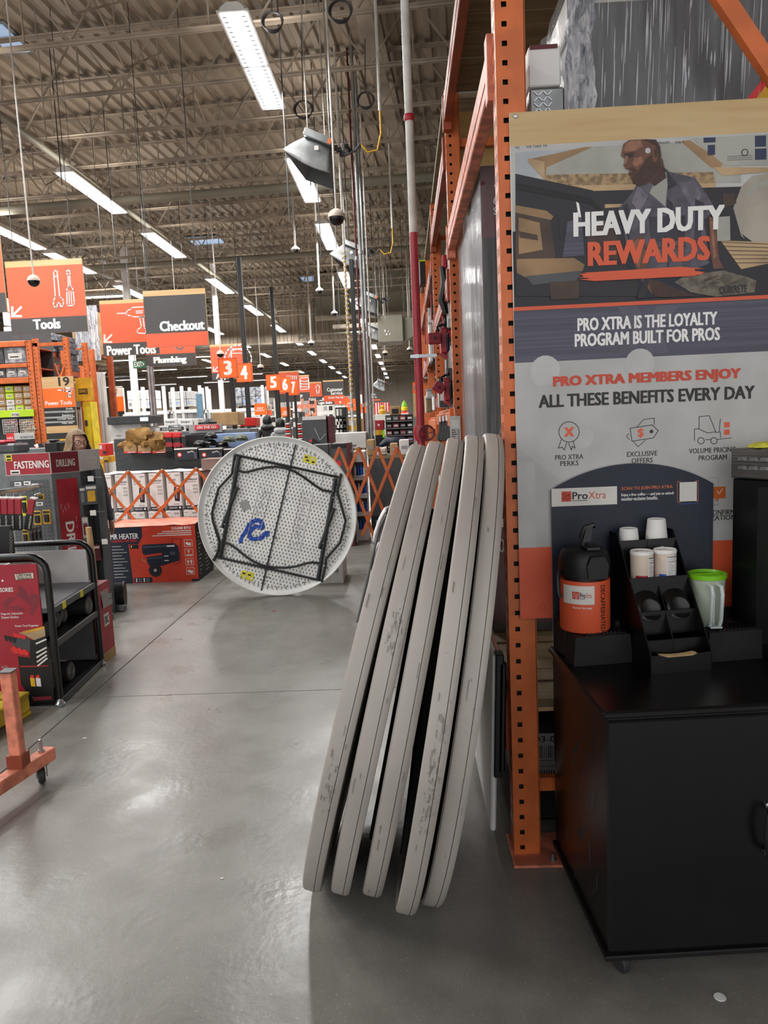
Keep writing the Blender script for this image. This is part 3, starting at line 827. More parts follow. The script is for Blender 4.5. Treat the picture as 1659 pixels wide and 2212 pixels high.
p.text('61 IN MOBILE', .055, 2.565, .32, 2.60, 'white', .02); p.text('SADDLE TRAY', .055, 2.52, .30, 2.552, 'white', .02); p.text('GRAPHITE', .09, 2.445, .30, 2.475, 'white', .02)
p.rect(0, .60, .62, 1.28, 'maroon'); p.rect(0, 1.06, .62, 1.13, 'black')
p.text('HD', .05, 1.215, .12, 1.26, 'light_grey', .02); p.text('SADDLE TRAY', .02, 1.16, .30, 1.19, 'light_grey', .02); p.text('GRAPHITE', .01, 1.075, .28, 1.115, 'white', .03); p.text('100', .02, .95, .10, 1.02, 'light_grey', .01)
p.build('label_print', b1)
wrapped('tool_cabinet_box', 'tall silvery shrink wrapped box just behind the maroon labelled one', .395, 1.30, 4.27, 4.95, .56, 2.70, 'mid_grey', 2)
# carton under the low shelf and bale
t = thing('carton', 'dark wrapped carton with a barcode label under the low timber shelf', 'box', (.75, 2.9, 0))
MB().box(.40, 1.2, 2.78, 3.5, .0, .40, 'black', .02).build('body', t)
p = Print((.41, 2.778, 0), eps=.0012); p.rect(.02, .15, .40, .37, 'print_grey'); p.text('103-01-53-0', .03, .335, .24, .36, 'black', .02)
random.seed(9)
for k in range(34): x_ = .05 + k * .0075; p.rect(x_, .27, x_ + random.choice((.002, .004)), .32, 'black')
for k in range(22): x_ = .05 + k * .009; p.rect(x_, .17, x_ + .004, .22, 'black')
p.line([(.03, .26), (.3, .26)], .002, 'black'); p.line([(.03, .235), (.3, .235)], .002, 'black'); p.build('label_print', t)

# ------------------------------------------------------------------ load on the upper shelf above the poster
t = thing('wrapped_pallet_load', 'big dark box with white lid swathed in shrink wrap above the poster', 'box', (1.1, 3.1, 2.86))
fx0, fx1, fy, z0, z1 = .67, 1.38, 2.78, 2.60, 3.04
MB().box(fx0, fx1, fy, 3.5, 2.557, z1, 'black', .01).build('carton', t)
MB().box(fx0 - .012, fx1 + .01, fy - .012, 3.5, z1 - .035, z1 + .10, 'offwhite', .006).build('lid', t)
random.seed(11); m = MB(); vs = []; nx, nz = 40, 8
for iz in range(nz + 1):
    for ix in range(nx + 1):
        u = ix / nx
        if u < .25: px_, py_ = fx0 - .06 + .04 * (iz / nz) , 3.5 - (3.5 - fy + .02) * (u / .25)
        else: px_, py_ = fx0 - .03 + (fx1 - fx0 + .04) * ((u - .25) / .75), fy - .022
        vs.append((px_ + random.uniform(-.012, .012) * (2 if u < .28 else .3), py_ + random.uniform(-.014, .006), z0 - .05 + (z1 + .12 - z0 + .05) * iz / nz))
m.add(vs, [(i * (nx + 1) + k, i * (nx + 1) + k + 1, (i + 1) * (nx + 1) + k + 1, (i + 1) * (nx + 1) + k) for i in range(nz) for k in range(nx)], 'wrap')
m.build('shrink_wrap', t, True)
m = MB(); vs = []; random.seed(4)
for iz in range(16):
    for ix in range(7): vs.append((fx0 - .065 + .095 * ix / 6 + random.uniform(-.008, .008), fy - .03 + random.uniform(-.02, .02), z0 - .04 + .64 * iz / 15))
m.add(vs, [(i * 7 + k, i * 7 + k + 1, (i + 1) * 7 + k + 1, (i + 1) * 7 + k) for i in range(15) for k in range(6)], 'wrap_thick'); m.build('gathered_wrap', t, True); sheen_streaks(t, fx0, fx1, fy - .03, 2.60, 3.06, 90, .04)
t = thing('carton', 'small white carton with a dark red top edge left of the wrapped load', 'box', (.56, 2.9, 2.7))
MB().box(.475, .585, 2.75, 3.2, 2.735, 2.865, 'carton_white', .004).build('body', t)
MB().box(.48, .575, 2.746, 2.75, 2.855, 2.868, 'maroon').build('edge_strip', t)
t = thing('tread_plate_chest', 'diamond tread plate chest corner below the small white carton', 'chest', (.56, 2.9, 2.6))
MB().box(.478, .60, 2.76, 3.3, 2.553, 2.733, 'galv', .006).build('body', t)
m = MB()
for i in range(4):
    for k in range(7):
        s = 1 if (i + k) % 2 else -1; c = Vector((.50 + i * .016, 2.757, 2.60 + k * .019)); d = Vector((.0065, 0, s * .0065)); m.bar(c - d, c + d, .003, .003, 'steel')
m.build('tread_bumps', t, kind='stuff')
MB().box(.475, 1.44, 2.66, 5.0, 2.535, 2.552, 'lumber').build('shelf_board', rk)
# red and orange striped bag edge at far right
tag(MB().prism([(0, 0), (.10, 0), (.10, .12)], P(1612, 217, 2.75), (1, 0, 0), (0, 0, 1), (0, .1, 0), 'red_bright').prism([(.03, 0), (.10, 0), (.10, .085)], P(1612, 217, 2.745), (1, 0, 0), (0, 0, 1), (0, .004, 0), 'gold').build('striped_sack'), 'corner of a red and yellow sack beside the wrapped load', 'sack')

# ------------------------------------------------------------------ loyalty poster
PY = 2.535; M('logo_red', '#c8452c', .5, var=.02)
t = thing('poster', 'tall loyalty programme poster screwed to the rack above the coffee cart', 'poster', (.8, PY, .86))
a = P(1108, 243, PY); b = P(1122, 1337, PY)
x0, zt, zb = (a.x + b.x) / 2 - .004, a.z, b.z; x1 = x0 + .96
MB().box(x0, x1, PY, PY + .012, zb, zt, 'offwhite', .001).build('board', t)
p = Print((x0, PY, 0), eps=.00035); X1 = x1 - x0
zz = lambda y, x=1115: p.px(x, y)[1]
p.rect(0, zz(316), X1, zt, 'poster_wood')
# photograph panel
M('p_dark0', '#242128', .5, var=.05)
p.rect(.002, zz(666), X1, zz(316), 'p_dark0')
p.rect(.002, zz(500), X1, zz(316), 'concrete_print')
def pg(pts, m): p.polyp(pts, m)
MATS_SAND = M('p_sand', '#b79a74', .5, var=.08); M('p_osb', '#a08560', .5, var=.15, scale=60); M('p_dark', '#242128', .5, var=.05); M('p_sky', '#a9adb1', .5, var=.03)
M('p_skin', '#6d4636', .5, var=.08, scale=30); M('p_skin_dk', '#43291f', .5, var=.08, scale=30); M('p_shirt', '#5b5763', .6, var=.10, scale=24); M('p_shirt_dk', '#3d3a45', .6, var=.10); M('p_tee', '#a6a59b', .5, var=.05)
M('p_window', '#26304e', .5, var=.05); M('p_bag', '#6e6557', .5, var=.15, scale=40); M('p_mixer', '#aaa194', .5, var=.06); M('p_brown', '#4a372d', .5, var=.12); M('p_tan', '#9a7a55', .5, var=.1)
pg([(1113, 330), (1240, 322), (1150, 385), (1113, 395)], 'p_sky')
pg([(1175, 355), (1265, 318), (1480, 306), (1600, 360), (1600, 395), (1180, 395)], 'p_tee')
pg([(1140, 345), (1262, 318), (1280, 318), (1180, 362), (1178, 385)], 'p_tan'); pg([(1470, 306), (1490, 303), (1562, 352), (1556, 362), (1535, 362)], 'p_tan')
pg([(1142, 342), (1175, 350), (1178, 390), (1140, 350)], 'p_sand')
pg([(1495, 300), (1659, 290), (1659, 358), (1565, 358)], 'p_tee')
for q in ((1519, 298, 1545, 309), (1528, 314, 1544, 336), (1630, 294, 1654, 318), (1630, 322, 1655, 346)): pg([(q[0], q[1]), (q[2], q[1] - 1), (q[2], q[3] - 1), (q[0], q[3])], 'p_window')
for (s_, x_, y_, w_) in (('WE TAKE TR', 1136, 320, 46), ('TRADES', 1420, 312, 26), ('WE T', 1458, 311, 20), ('WE', 1112, 322, 10)): p.textp(s_, x_, y_ - 5, x_ + w_, y_, 'sign_grey', .01)
p.discp(1608, 330, 8, 'sign_grey', 14); p.discp(1608, 330, 5.5, 'p_tee', 14)
for k in range(3): pg([(1570, 338 + k * 4), (1625, 336 + k * 4), (1625, 337 + k * 4), (1570, 339 + k * 4)], 'sign_grey')
pg([(1176, 378), (1540, 372), (1545, 398), (1180, 404)], 'p_osb'); pg([(1176, 402), (1545, 396), (1545, 410), (1180, 416)], 'p_sand')
pg([(1185, 416), (1659, 402), (1659, 640), (1185, 640)], 'p_dark')
pg([(1540, 362), (1659, 362), (1659, 372), (1560, 380)], 'p_sand')
pg([(1113, 376), (1280, 412), (1312, 440), (1330, 640), (1114, 640)], 'p_dark')
pg([(1306, 442), (1345, 441), (1345, 448), (1306, 450)], 'p_sand')
pg([(1113, 443), (1185, 458), (1200, 560), (1113, 580)], 'p_brown'); pg([(1113, 444), (1180, 456), (1195, 468), (1190, 476), (1113, 460)], 'p_tan'); pg([(1120, 470), (1165, 482), (1172, 540), (1120, 550)], 'p_tan')
pg([(1116, 560), (1240, 558), (1262, 572), (1258, 585), (1135, 600), (1116, 590)], 'p_tan'); pg([(1135, 597), (1258, 585), (1245, 606), (1150, 616)], 'charcoal')
pg([(1185, 610), (1250, 606), (1250, 645), (1190, 648)], 'p_brown')
pg([(1225, 480), (1255, 470), (1262, 552), (1215, 556)], 'slate'); pg([(1244, 436), (1250, 440), (1255, 470), (1249, 470)], 'white')
# mixer drum, boards and window at right
pg([(1583, 450), (1600, 405), (1625, 380), (1659, 374), (1659, 552), (1640, 545), (1600, 510)], 'p_mixer'); pg([(1600, 505), (1659, 548), (1659, 560), (1610, 520)], 'p_dark')
pg([(1555, 520), (1659, 524), (1659, 570), (1600, 582)], 'p_sand')
for k in range(6): pg([(1558 + k * 5, 523 + k * 9), (1659, 527 + k * 8), (1659, 528.5 + k * 8), (1559 + k * 5, 524.5 + k * 9)], 'p_brown')
# man: trousers, shirt, arms, neck, head
pg([(1340, 560), (1540, 545), (1560, 600), (1470, 640), (1375, 645), (1380, 600)], 'navy')
pg([(1434, 363), (1445, 372), (1500, 385), (1525, 420), (1545, 455), (1520, 475), (1530, 570), (1480, 590), (1400, 590), (1352, 530), (1336, 450), (1362, 420), (1375, 400)], 'p_shirt')
pg([(1400, 470), (1480, 466), (1478, 520), (1405, 524)], 'p_shirt_dk'); pg([(1375, 398), (1400, 430), (1388, 438), (1370, 410)], 'p_shirt_dk'); pg([(1436, 365), (1462, 400), (1440, 412), (1430, 380)], 'p_shirt_dk')
pg([(1438, 372), (1441, 400), (1436, 448), (1402, 418), (1410, 400)], 'p_tee')
pg([(1402, 392), (1400, 360), (1430, 345), (1438, 385), (1412, 404)], 'p_skin_dk')
pg([(1352, 525), (1385, 508), (1400, 540), (1394, 590), (1410, 640), (1380, 600)], 'p_skin'); pg([(1530, 470), (1543, 470), (1552, 560), (1562, 580), (1540, 582), (1532, 540)], 'p_skin')
pg([(1395, 600), (1440, 615), (1500, 640), (1430, 643), (1412, 640)], 'p_skin_dk')
pg([(1342, 330), (1346, 312), (1358, 304), (1395, 302), (1415, 303), (1424, 318), (1428, 345), (1430, 360), (1405, 395), (1380, 403), (1366, 396), (1362, 384), (1356, 375), (1362, 366), (1352, 367), (1346, 358), (1352, 346), (1341, 338)], 'p_skin')
pg([(1362, 384), (1375, 375), (1395, 345), (1410, 330), (1424, 340), (1428, 362), (1405, 393), (1380, 403), (1366, 396)], 'p_skin_dk')
pg([(1408, 322), (1416, 318), (1421, 330), (1416, 352), (1408, 350)], 'p_skin')
pg([(1346, 334), (1368, 330), (1369, 333), (1348, 337)], 'p_skin_dk'); pg([(1354, 336), (1367, 335), (1366, 340), (1356, 341)], 'p_dark'); pg([(1356, 376), (1372, 373), (1370, 379), (1360, 381)], 'p_skin_dk')
p.discp(1398, 327, 6, 'light_grey', 12)
pg([(1374, 645), (1395, 590), (1402, 600), (1392, 645)], 'p_dark')
M('p_skin_lt', '#93664e', .5, var=.08, scale=30); M('p_shirt_lt', '#716b78', .6, var=.10, scale=24)
pg([(1345, 326), (1350, 312), (1362, 306), (1382, 305), (1388, 318), (1372, 327), (1352, 330)], 'p_skin_lt'); pg([(1350, 338), (1356, 340), (1352, 356), (1347, 358)], 'p_skin_lt'); pg([(1368, 343), (1384, 340), (1388, 352), (1374, 362), (1364, 356)], 'p_skin_lt')
pg([(1386, 304), (1415, 303), (1424, 318), (1427, 340), (1422, 336), (1415, 316), (1400, 308)], 'p_skin_dk'); pg([(1357, 364), (1366, 362), (1376, 372), (1370, 374), (1358, 368)], 'p_skin_dk'); pg([(1412, 326), (1417, 324), (1418, 340), (1413, 342)], 'p_skin_dk')
pg([(1376, 402), (1400, 425), (1380, 460), (1362, 440), (1370, 415)], 'p_shirt_lt'); pg([(1465, 395), (1498, 390), (1515, 420), (1500, 455), (1480, 430)], 'p_shirt_lt'); pg([(1440, 430), (1452, 440), (1450, 560), (1440, 585), (1436, 500)], 'p_shirt_dk'); pg([(1500, 430), (1520, 440), (1512, 520), (1496, 560), (1500, 490)], 'p_shirt_dk')
pg([(1360, 530), (1378, 516), (1385, 545), (1380, 580), (1372, 570)], 'p_skin_lt'); pg([(1532, 480), (1538, 478), (1546, 555), (1540, 560)], 'p_skin_lt')
pg([(1340, 455), (1352, 440), (1362, 470), (1358, 520), (1348, 500)], 'p_shirt_dk'); pg([(1390, 536), (1480, 530), (1482, 534), (1392, 541)], 'p_shirt_dk')
pg([(1115, 396), (1275, 428), (1300, 452), (1300, 460), (1270, 440), (1115, 410)], 'black'); pg([(1120, 500), (1160, 508), (1162, 520), (1122, 514)], 'p_brown'); pg([(1205, 470), (1222, 476), (1215, 520), (1208, 516)], 'p_dark'); pg([(1265, 470), (1330, 480), (1335, 560), (1270, 560)], 'p_brown')
pg([(1606, 420), (1630, 395), (1659, 390), (1659, 400), (1634, 405), (1612, 430)], 'p_tee'); pg([(1560, 420), (1585, 416), (1590, 440), (1562, 450)], 'p_brown'); pg([(1545, 470), (1575, 468), (1576, 520), (1548, 522)], 'p_tee')
# cement bag
pg([(1455, 610), (1480, 596), (1560, 585), (1615, 600), (1632, 607), (1628, 632), (1545, 642), (1490, 632)], 'p_bag')
random.seed(2)
for k in range(14):
    x_, y_ = 1470 + random.random() * 110, 596 + random.random() * 30; pg([(x_, y_), (x_ + 16, y_ - 5), (x_ + 17, y_ - 3), (x_ + 2, y_ + 2)], 'p_brown')
p.textp('QUIKRETE', 1552, 619, 1612, 638, 'p_dark', .03, dy=.25)
p.textp('HEAVY DUTY', 1237, 462, 1563, 512, 'white', .06); p.textp('REWARDS', 1268, 525, 1532, 575, 'sign_orange', .06)
random.seed(8)
for k in range(7): pg([(1245 + random.random() * 60, 590 + k * 2.4), (1525 - random.random() * 60, 577 + k * 2.4), (1528 - random.random() * 60, 581 + k * 2.6), (1250 + random.random() * 50, 595 + k * 2.2)], 'sign_orange')
p.rect(0, zz(672), X1, zz(664), 'sign_orange')
p.rect(0, zz(784), X1, zz(672), 'slate')
pg([(1335, 663), (1375, 661), (1395, 695), (1420, 661), (1470, 659), (1425, 705), (1445, 762), (1400, 765), (1385, 735), (1365, 767), (1330, 768), (1365, 715)], 'print_slate' if 'print_slate' in MATS else M('print_slate', '#5a5866', .5, var=.05).name)
p.textp('PRO XTRA IS THE LOYALTY', 1247, 688, 1549, 715, 'white', .05); p.textp('PROGRAM BUILT FOR PROS', 1241, 722, 1555, 749, 'white', .05)
p.rect(0, zz(1184), X1, zz(784), 'concrete_print'); p.rect(0, zb, X1, zz(1184), 'sign_orange')
for q in ((1178, 800, 32), (1382, 785, 32), (1258, 945, 24), (1170, 812, 22)): p.discp(*q, 'light_grey', 18)
p.rect(0, zz(1184), .06, zz(1000), 'light_grey')
p.textp('PRO XTRA MEMBERS ENJOY', 1194, 814, 1600, 841, 'logo_red', .05); p.textp('ALL THESE BENEFITS EVERY DAY', 1163, 854, 1630, 881, 'sign_black', .05)
# icons
p.line([p.px(1229 + 22 * math.cos(k * PI / 10), 933 + 22 * math.sin(k * PI / 10)) for k in range(20)], .0022, 'sign_black', True)
p.textp('X', 1218, 924, 1240, 943, 'sign_orange', .06); p.line([(1212, 950), (1206, 968), (1214, 966), (1219, 972), (1224, 956)], .0022, 'sign_black', px=True); p.line([(1228, 957), (1234, 972), (1236, 964), (1242, 968), (1238, 952)], .0022, 'sign_black', px=True)
p.line([(1361, 925), (1408, 918), (1422, 930), (1411, 946), (1365, 953)], .0024, 'sign_black', True, True); p.line([(1375, 923), (1390, 906), (1413, 903), (1413, 918)], .002, 'sign_black', px=True); p.line([(1368, 954), (1378, 965), (1394, 951)], .002, 'sign_black', px=True); p.line([(1358, 937), (1353, 943), (1360, 950)], .002, 'sign_black', px=True)
p.textp('$', 1377, 926, 1390, 946, 'sign_orange', .03); p.discp(1407, 932, 4, 'sign_black', 12)
p.line([(1500, 952), (1500, 927), (1510, 926), (1510, 900), (1532, 898), (1546, 933), (1528, 935), (1510, 927)], .0022, 'sign_black', px=True); p.line([(1546, 934), (1553, 934), (1556, 905)], .0022, 'sign_black', px=True); p.line([(1556, 946), (1556, 932)], .002, 'sign_black', px=True); p.line([(1524, 950), (1535, 949)], .002, 'sign_black', px=True); p.line([(1549, 949), (1580, 946)], .002, 'sign_black', px=True)
for cx_ in (1514, 1542): p.line([p.px(cx_ + 7 * math.cos(k * PI / 6), 952 + 7 * math.sin(k * PI / 6)) for k in range(12)], .0022, 'sign_black', True)
p.rectp(1564, 912, 1576, 923, 'sign_orange'); p.rectp(1564, 928, 1576, 939, 'sign_orange')
for s_, x0_, x1_, y_ in (('PRO XTRA', 1199, 1260, 994), ('PERKS', 1210, 1250, 1007), ('EXCLUSIVE', 1354, 1420, 987), ('OFFERS', 1364, 1410, 1001), ('VOLUME PRICING', 1488, 1589, 980), ('PROGRAM', 1509, 1570, 995), ('CONFIRM', 1530, 1586, 1113), ('AUTHORIZATION', 1470, 1589, 1127)): p.textp(s_, x0_, y_ - 11, x1_, y_, 'sign_black', .02)
p.line([(1530, 1033), (1548, 1032), (1551, 1036), (1551, 1090), (1530, 1092)], .0022, 'print_grey', px=True); p.rectp(1538, 1052, 1567, 1076, 'orange'); p.poly([p.px(1545, 1074), p.px(1558, 1072), p.px(1546, 1084)], 'orange'); p.line([(1549, 1061), (1553, 1067), (1560, 1056)], .002, 'white', px=True)
p.build('print', t)
MB().lathe([(.0001, .005), (.006, .004), (.008, 0)], P(1113, 251, PY), 'steel', 12, (0, -1, 0)).build('screw', t, True)
MB().lathe([(.0001, .004), (.009, .003), (.011, 0)], P(1172, 1312, PY), 'sign_orange', 12, (0, -1, 0)).build('screw_cap', t, True)

# ================================================================== COFFEE CART
CRZ = math.radians(3.2)
co = Vector((.510, 1.945, 0)); CW, CD, CZ = .80, .585, .80
t = thing('coffee_cart', 'black wheeled coffee cart cabinet in front of the poster', 'cart', (co.x, co.y, 0), CRZ)
def loc(mb, name, parent=t, **k): return mb.build(name, parent, off=(0, 0, 0), **k)
loc(MB().box(.004, CW, .004, CD, .075, CZ - .022, 'black_gloss', .004), 'cabinet')
loc(MB().box(-.012, CW + .012, -.016, CD, CZ - .022, CZ, 'black_gloss', .006), 'top')
loc(MB().box(-.008, CW + .006, -.010, CD, .062, .078, 'black', .003), 'base_rail')
d = loc(MB().box(.004, .49, -.008, .004, .09, CZ - .034, 'black_gloss', .003), 'door')
loc(MB().box(.492, .785, -.008, .004, .09, CZ - .034, 'black_gloss', .003), 'door')
m = MB(); hp = [(.452, -.012, .50), (.432, -.045, .495), (.422, -.052, .44), (.432, -.045, .375), (.452, -.012, .37)]
m.tube(hp, .008, 'black', 8)
for z in (.505, .365): m.lathe([(.008, 0), (.009, .006), (.001, .010)], (.447, -.008, z), 'steel', 10, (0, -1, 0))
m.build('handle', d, True, off=(0, 0, 0))
for cx_, cy_ in ((.05, .03), (.05, .53), (.74, .03), (.74, .53)):
    w_ = loc(MB().lathe([(.001, -.011), (.024, -.011), (.029, -.006), (.029, .006), (.024, .011), (.001, .011)], (cx_, cy_, .030), 'rubber', 18, (.9, .35, 0)), 'caster', smooth=True)
    MB().tube([(cx_, cy_, .03), (cx_ + .01, cy_ + .01, .068)], .012, 'black', 8).box(cx_ - .02, cx_ + .03, cy_ - .02, cy_ + .03, .055, .064, 'black', .003).build('fork', w_, off=(0, 0, 0))
random.seed(12); m = MB()
for k in range(14):    # scuffs on the cart side
    y_, z_ = .08 + random.random() * .45, .15 + random.random() * .45
    pts = [(-.0005 + .0042, y_ + .02 * j * random.uniform(.5, 1.2), z_ - .03 * j * random.uniform(.4, 1.3)) for j in range(4)]
    m.tube([(.0035, q[1], q[2]) for q in pts], .0009, 'charcoal', 4)
loc(m, 'scuff_marks', kind='stuff')

# backboard
BY = 2.522
t = thing('backboard', 'navy arched backboard with pale banner standing on the coffee cart', 'sign', (.75, BY, .80))
a = P(1190, 1049, BY); top = P(1365, 1001, BY); b = P(1541, 1054, BY)
zL = (a.z + b.z) / 2; hh_ = top.z - zL; xl, xr = a.x, b.x; hw = (xr - xl) / 2; R_ = (hw * hw + hh_ * hh_) / (2 * hh_); cxm = (xl + xr) / 2; czm = top.z - R_
arcp = [(cxm + R_ * math.sin(an), czm + R_ * math.cos(an)) for an in [math.asin(hw / R_) * (1 - 2 * k / 24) for k in range(25)]]
out = [(xl, CZ), (xr, CZ)] + arcp
MB().prism(out, (0, BY, 0), (1, 0, 0), (0, 0, 1), (0, .006, 0), 'navy', 'light_grey').build('panel', t)
p = Print((0, BY, 0)); 
p.rectp(1191, 1056, 1333, 1089, 'offwhite')
def logo(p, u0, v0, u1, v1, tm=True):
    s = v1 - v0; p.rect(u0, v0, u0 + s * .95, v1, 'logo_red')
    for (w_, a, b, c, d_) in (('THE', .1, .62, .42, .88), ('HOME', .08, .32, .86, .66), ('DEPOT', .42, .08, .92, .36)):
        vs, fs, ax, bx, cy_, dy_ = text_geo(w_, 0); o = []
        for x_, y_ in vs:
            q_, r_ = (x_ - ax) / (bx - ax), (y_ - cy_) / (dy_ - cy_); uu = a + (c - a) * q_; vv = b + (d_ - b) * r_ + (q_ - .5) * (c - a) * .55 - .02
            o.append(p.W(u0 + s * .95 * min(max(uu, .03), .97), v0 + s * min(max(vv, .03), .97)))
        p.mb.add(o, fs, 'offwhite')
    p.k += 1
    L_ = u1 - u0 - s
    p.text('Pro', u0 + s * 1.04, v0 + s * .18, u0 + s + L_ * .45, v1 - s * .1, 'sign_black', .03); p.rect(u0 + s * 1.04, v0 + s * .02, u0 + s + L_ * .44, v0 + s * .08, 'sign_black')
    p.text('Xtra', u0 + s + L_ * .47, v0 + s * .18, u0 + s + L_ * .96, v1 - s * .1, 'logo_red', .0)
    p.text('TM', u0 + s + L_ * .96, v1 - s * .18, u1 + L_ * .03, v1 - s * .1, 'logo_red', .0)
a = p.px(1213, 1084); b = p.px(1312, 1058); logo(p, a[0], a[1], b[0], b[1])
p.textp('SCAN TO JOIN PRO XTRA', 1342, 1052, 1453, 1061, 'orange', .02); p.textp('Enjoy a free coffee — and join to unlock', 1342, 1066, 1456, 1074, 'white', .02); p.textp('member-exclusive benefits.', 1342, 1074, 1421, 1082, 'white', .02)
p.rectp(1468, 1042, 1505, 1082, 'offwhite')
for pts in (((1470, 1040), (1463, 1040), (1463, 1085), (1470, 1085)), ((1502, 1038), (1508, 1038), (1508, 1083), (1502, 1083))): p.line(pts, .0016, 'orange', px=True)
p.line([(1465, 1089), (1508, 1087)], .0015, 'blue', px=True)
p.build('print', t)

# drip trays
def tray(x0, x1, y0, y1, label, cup=True):
    t = thing('drip_tray', label, 'tray', (x0, y0, CZ)); z1 = CZ + .095
    t.rotation_euler = (0, 0, math.radians(8))
    MB().prism([(0, 0), (x1 - x0, 0), (x1 - x0 - .006, z1 - CZ - .004), (x1 - x0 - .012, z1 - CZ), (.012, z1 - CZ), (.006, z1 - CZ - .004)], (x0, y0, CZ), (1, 0, 0), (0, 0, 1), (0, .085, 0), 'black_matte').build('front_shelf', t)
    m = MB().box(x0, x0 + .02, y0 + .08, y1, CZ, z1 + .02, 'black_matte', .008).box(x1 - .02, x1, y0 + .08, y1, CZ, z1 + .02, 'black_matte', .008).box(x0, x1, y1 - .02, y1, CZ, z1 + .03, 'black_matte', .008).box(x0 + .01, x1 - .01, y0 + .08, y1, CZ, CZ + .097, 'black_matte')
    m.build('well', t)
    m = MB(); gx0, gx1 = x0 + .045, x1 - .02
    m.box(gx0, gx1, y0 + .012, y0 + .08, z1 - .001, z1 + .002, 'black')
    k = gx0 + .004
    while k < gx1 - .012: 
        for r in range(5): m.box(k + .004 * (r % 2), k + .007 + .004 * (r % 2), y0 + .016 + r * .012, y0 + .022 + r * .012, z1 + .002, z1 + .006, 'black_gloss')
        k += .013
    m.build('drip_grate', t); return t
tray(.505, .70, 2.30, 2.485, 'black moulded drip tray under the orange coffee dispenser')
tray(.925, 1.145, 2.30, 2.485, 'black moulded drip tray under the green lidded pitcher')

# coffee airpot
c = Vector((.566, 2.405, CZ + .0985)); r = .081
t = thing('coffee_airpot', 'orange coffee airpot with black pump lid on the left tray', 'airpot', c)
zo = P(1265, 1247, 2.405).z; 
MB().lathe([(r * .97, 0), (r, .006), (r, zo - c.z - .004), (r * .98, zo - c.z)], c, 'sign_orange', 36).build('body', t, True)
zk = zo
MB().lathe([(r * .86, 0), (r * .86, .012), (r * 1.02, .014), (r * 1.04, .035), (r * 1.02, .062), (r * .93, .088), (r * .80, .098), (.001, .102)], (c.x, c.y, zk), 'black', 36).build('lid', t, True)
MB().prism([(-.03, .012), (.03, .012), (.035, .055), (.022, .082), (-.022, .082), (-.035, .055)], (c.x + .022, c.y - r * 1.12, zk), (1, .12, 0), (0, 0, 1), (0, .06, .012), 'black').build('spout_block', t)
m = MB().box(c.x - .008, c.x + .040, c.y - .06, c.y + .0, zk + .096, zk + .112, 'black_gloss', .004)
m.tube([(c.x - .002, c.y - .01, zk + .105), (c.x - .006, c.y - .005, zk + .140), (c.x + .004, c.y - .012, zk + .165), (c.x + .03, c.y - .02, zk + .176)], [.012, .013, .013, .010], 'black_gloss', 8)
m.prism([(0, 0), (.026, .004), (.034, .05), (.012, .045)], (c.x - .012, c.y - .03, zk + .120), (1, 0, 0), (0, 0, 1), (0, .035, 0), 'black_gloss'); m.build('pump_lever', t, True)
MB().tube([(c.x - r * 1.02, c.y - .015, zk + .03), (c.x - r * 1.16, c.y - .03, zk + .015), (c.x - r * 1.16, c.y - .04, zk - .04), (c.x - r * 1.08, c.y - .04, zk - .055)], .008, 'black', 8).build('carry_handle', t, True)
class CylPrint(Print):
    def __init__(s, c, r, eps=.0006): s.c, s.r, s.k, s.L, s.eps, s.mb = Vector(c), r, 1, [], eps, MB(); s.n = Vector((0, -1, 0))
    def W(s, u, v): a = u / s.r - PI / 2; rr = s.r + s.eps * s.k; return Vector((s.c.x + rr * math.cos(a), s.c.y + rr * math.sin(a), s.c.z + v))
    def rect(s, u0, v0, u1, v1, m):
        n = 10; s.lay([(u0, v0), (u1, v1)])
        for k in range(n):
            a, b = u0 + (u1 - u0) * k / n, u0 + (u1 - u0) * (k + 1) / n; s.mb.poly([s.W(a, v0), s.W(b, v0), s.W(b, v1), s.W(a, v1)], m)
        return s
H_ = zo - c.z; cp = CylPrint(c, r)
cp.rect(-.095, H_ - .072, .012, H_ - .012, 'offwhite'); logo(cp, -.058, H_ - .055, .004, H_ - .031)
cp.text('Thanks for Your Loyalty', -.058, H_ - .088, .004, H_ - .08, 'white', .02)
cp.text('DECAFFEINATED', .034, .004, .052, H_ - .012, 'sign_black', .02, 90); cp.build('label_print', t)

# organizer, standing slightly turned on the cart
Xa, Xb, Ya, Yb = .715, .915, 2.205, 2.49; ORZ = math.radians(9); CONTENT = []
t = thing('condiment_organizer', 'black stepped cup and lid organizer between the drip trays', 'organizer', (Xa, Ya, CZ), ORZ)
def keep(o): CONTENT.append(o); return o
lev = [(Ya + .002, CZ + .055, CZ + .012), (Ya + .045, CZ + .092, CZ + .02), (Ya + .090, CZ + .172, CZ + .10), (Ya + .137, CZ + .270, CZ + .19), (Ya + .213, CZ + .380, CZ + .255)]
for x_ in (Xa, Xb - .004):
    MB().prism([(Ya, CZ), (Yb, CZ), (Yb, CZ + .405), (Yb - .05, CZ + .405), (Ya, CZ + .062)], (x_, 0, 0), (0, 1, 0), (0, 0, 1), (.004, 0, 0), 'black_gloss').build('side_panel', t)
MB().box(Xa, Xb, Yb - .004, Yb, CZ, CZ + .39, 'black_gloss').build('back_panel', t)
for i_, (y_, zt_, zf) in enumerate(lev):
    if i_ == 0:
        MB().prism([(0, -.0), (.2, 0), (.2, .058), (.16, .055), (.14, .048), (.06, .048), (.04, .055), (0, .058)], (Xa, Ya, CZ), (1, 0, 0), (0, 0, 1), (0, .004, 0), 'black_gloss').build('front_lip', t)
    else: MB().box(Xa, Xb, y_, y_ + .004, zf, zt_, 'black_gloss', .001).build('riser', t)
    ye = lev[i_ + 1][0] if i_ < 4 else Yb
    MB().box(Xa, Xb, y_, ye, zf - .004 if i_ else CZ + .004, zf if i_ else CZ + .008, 'black_gloss').build('shelf', t)
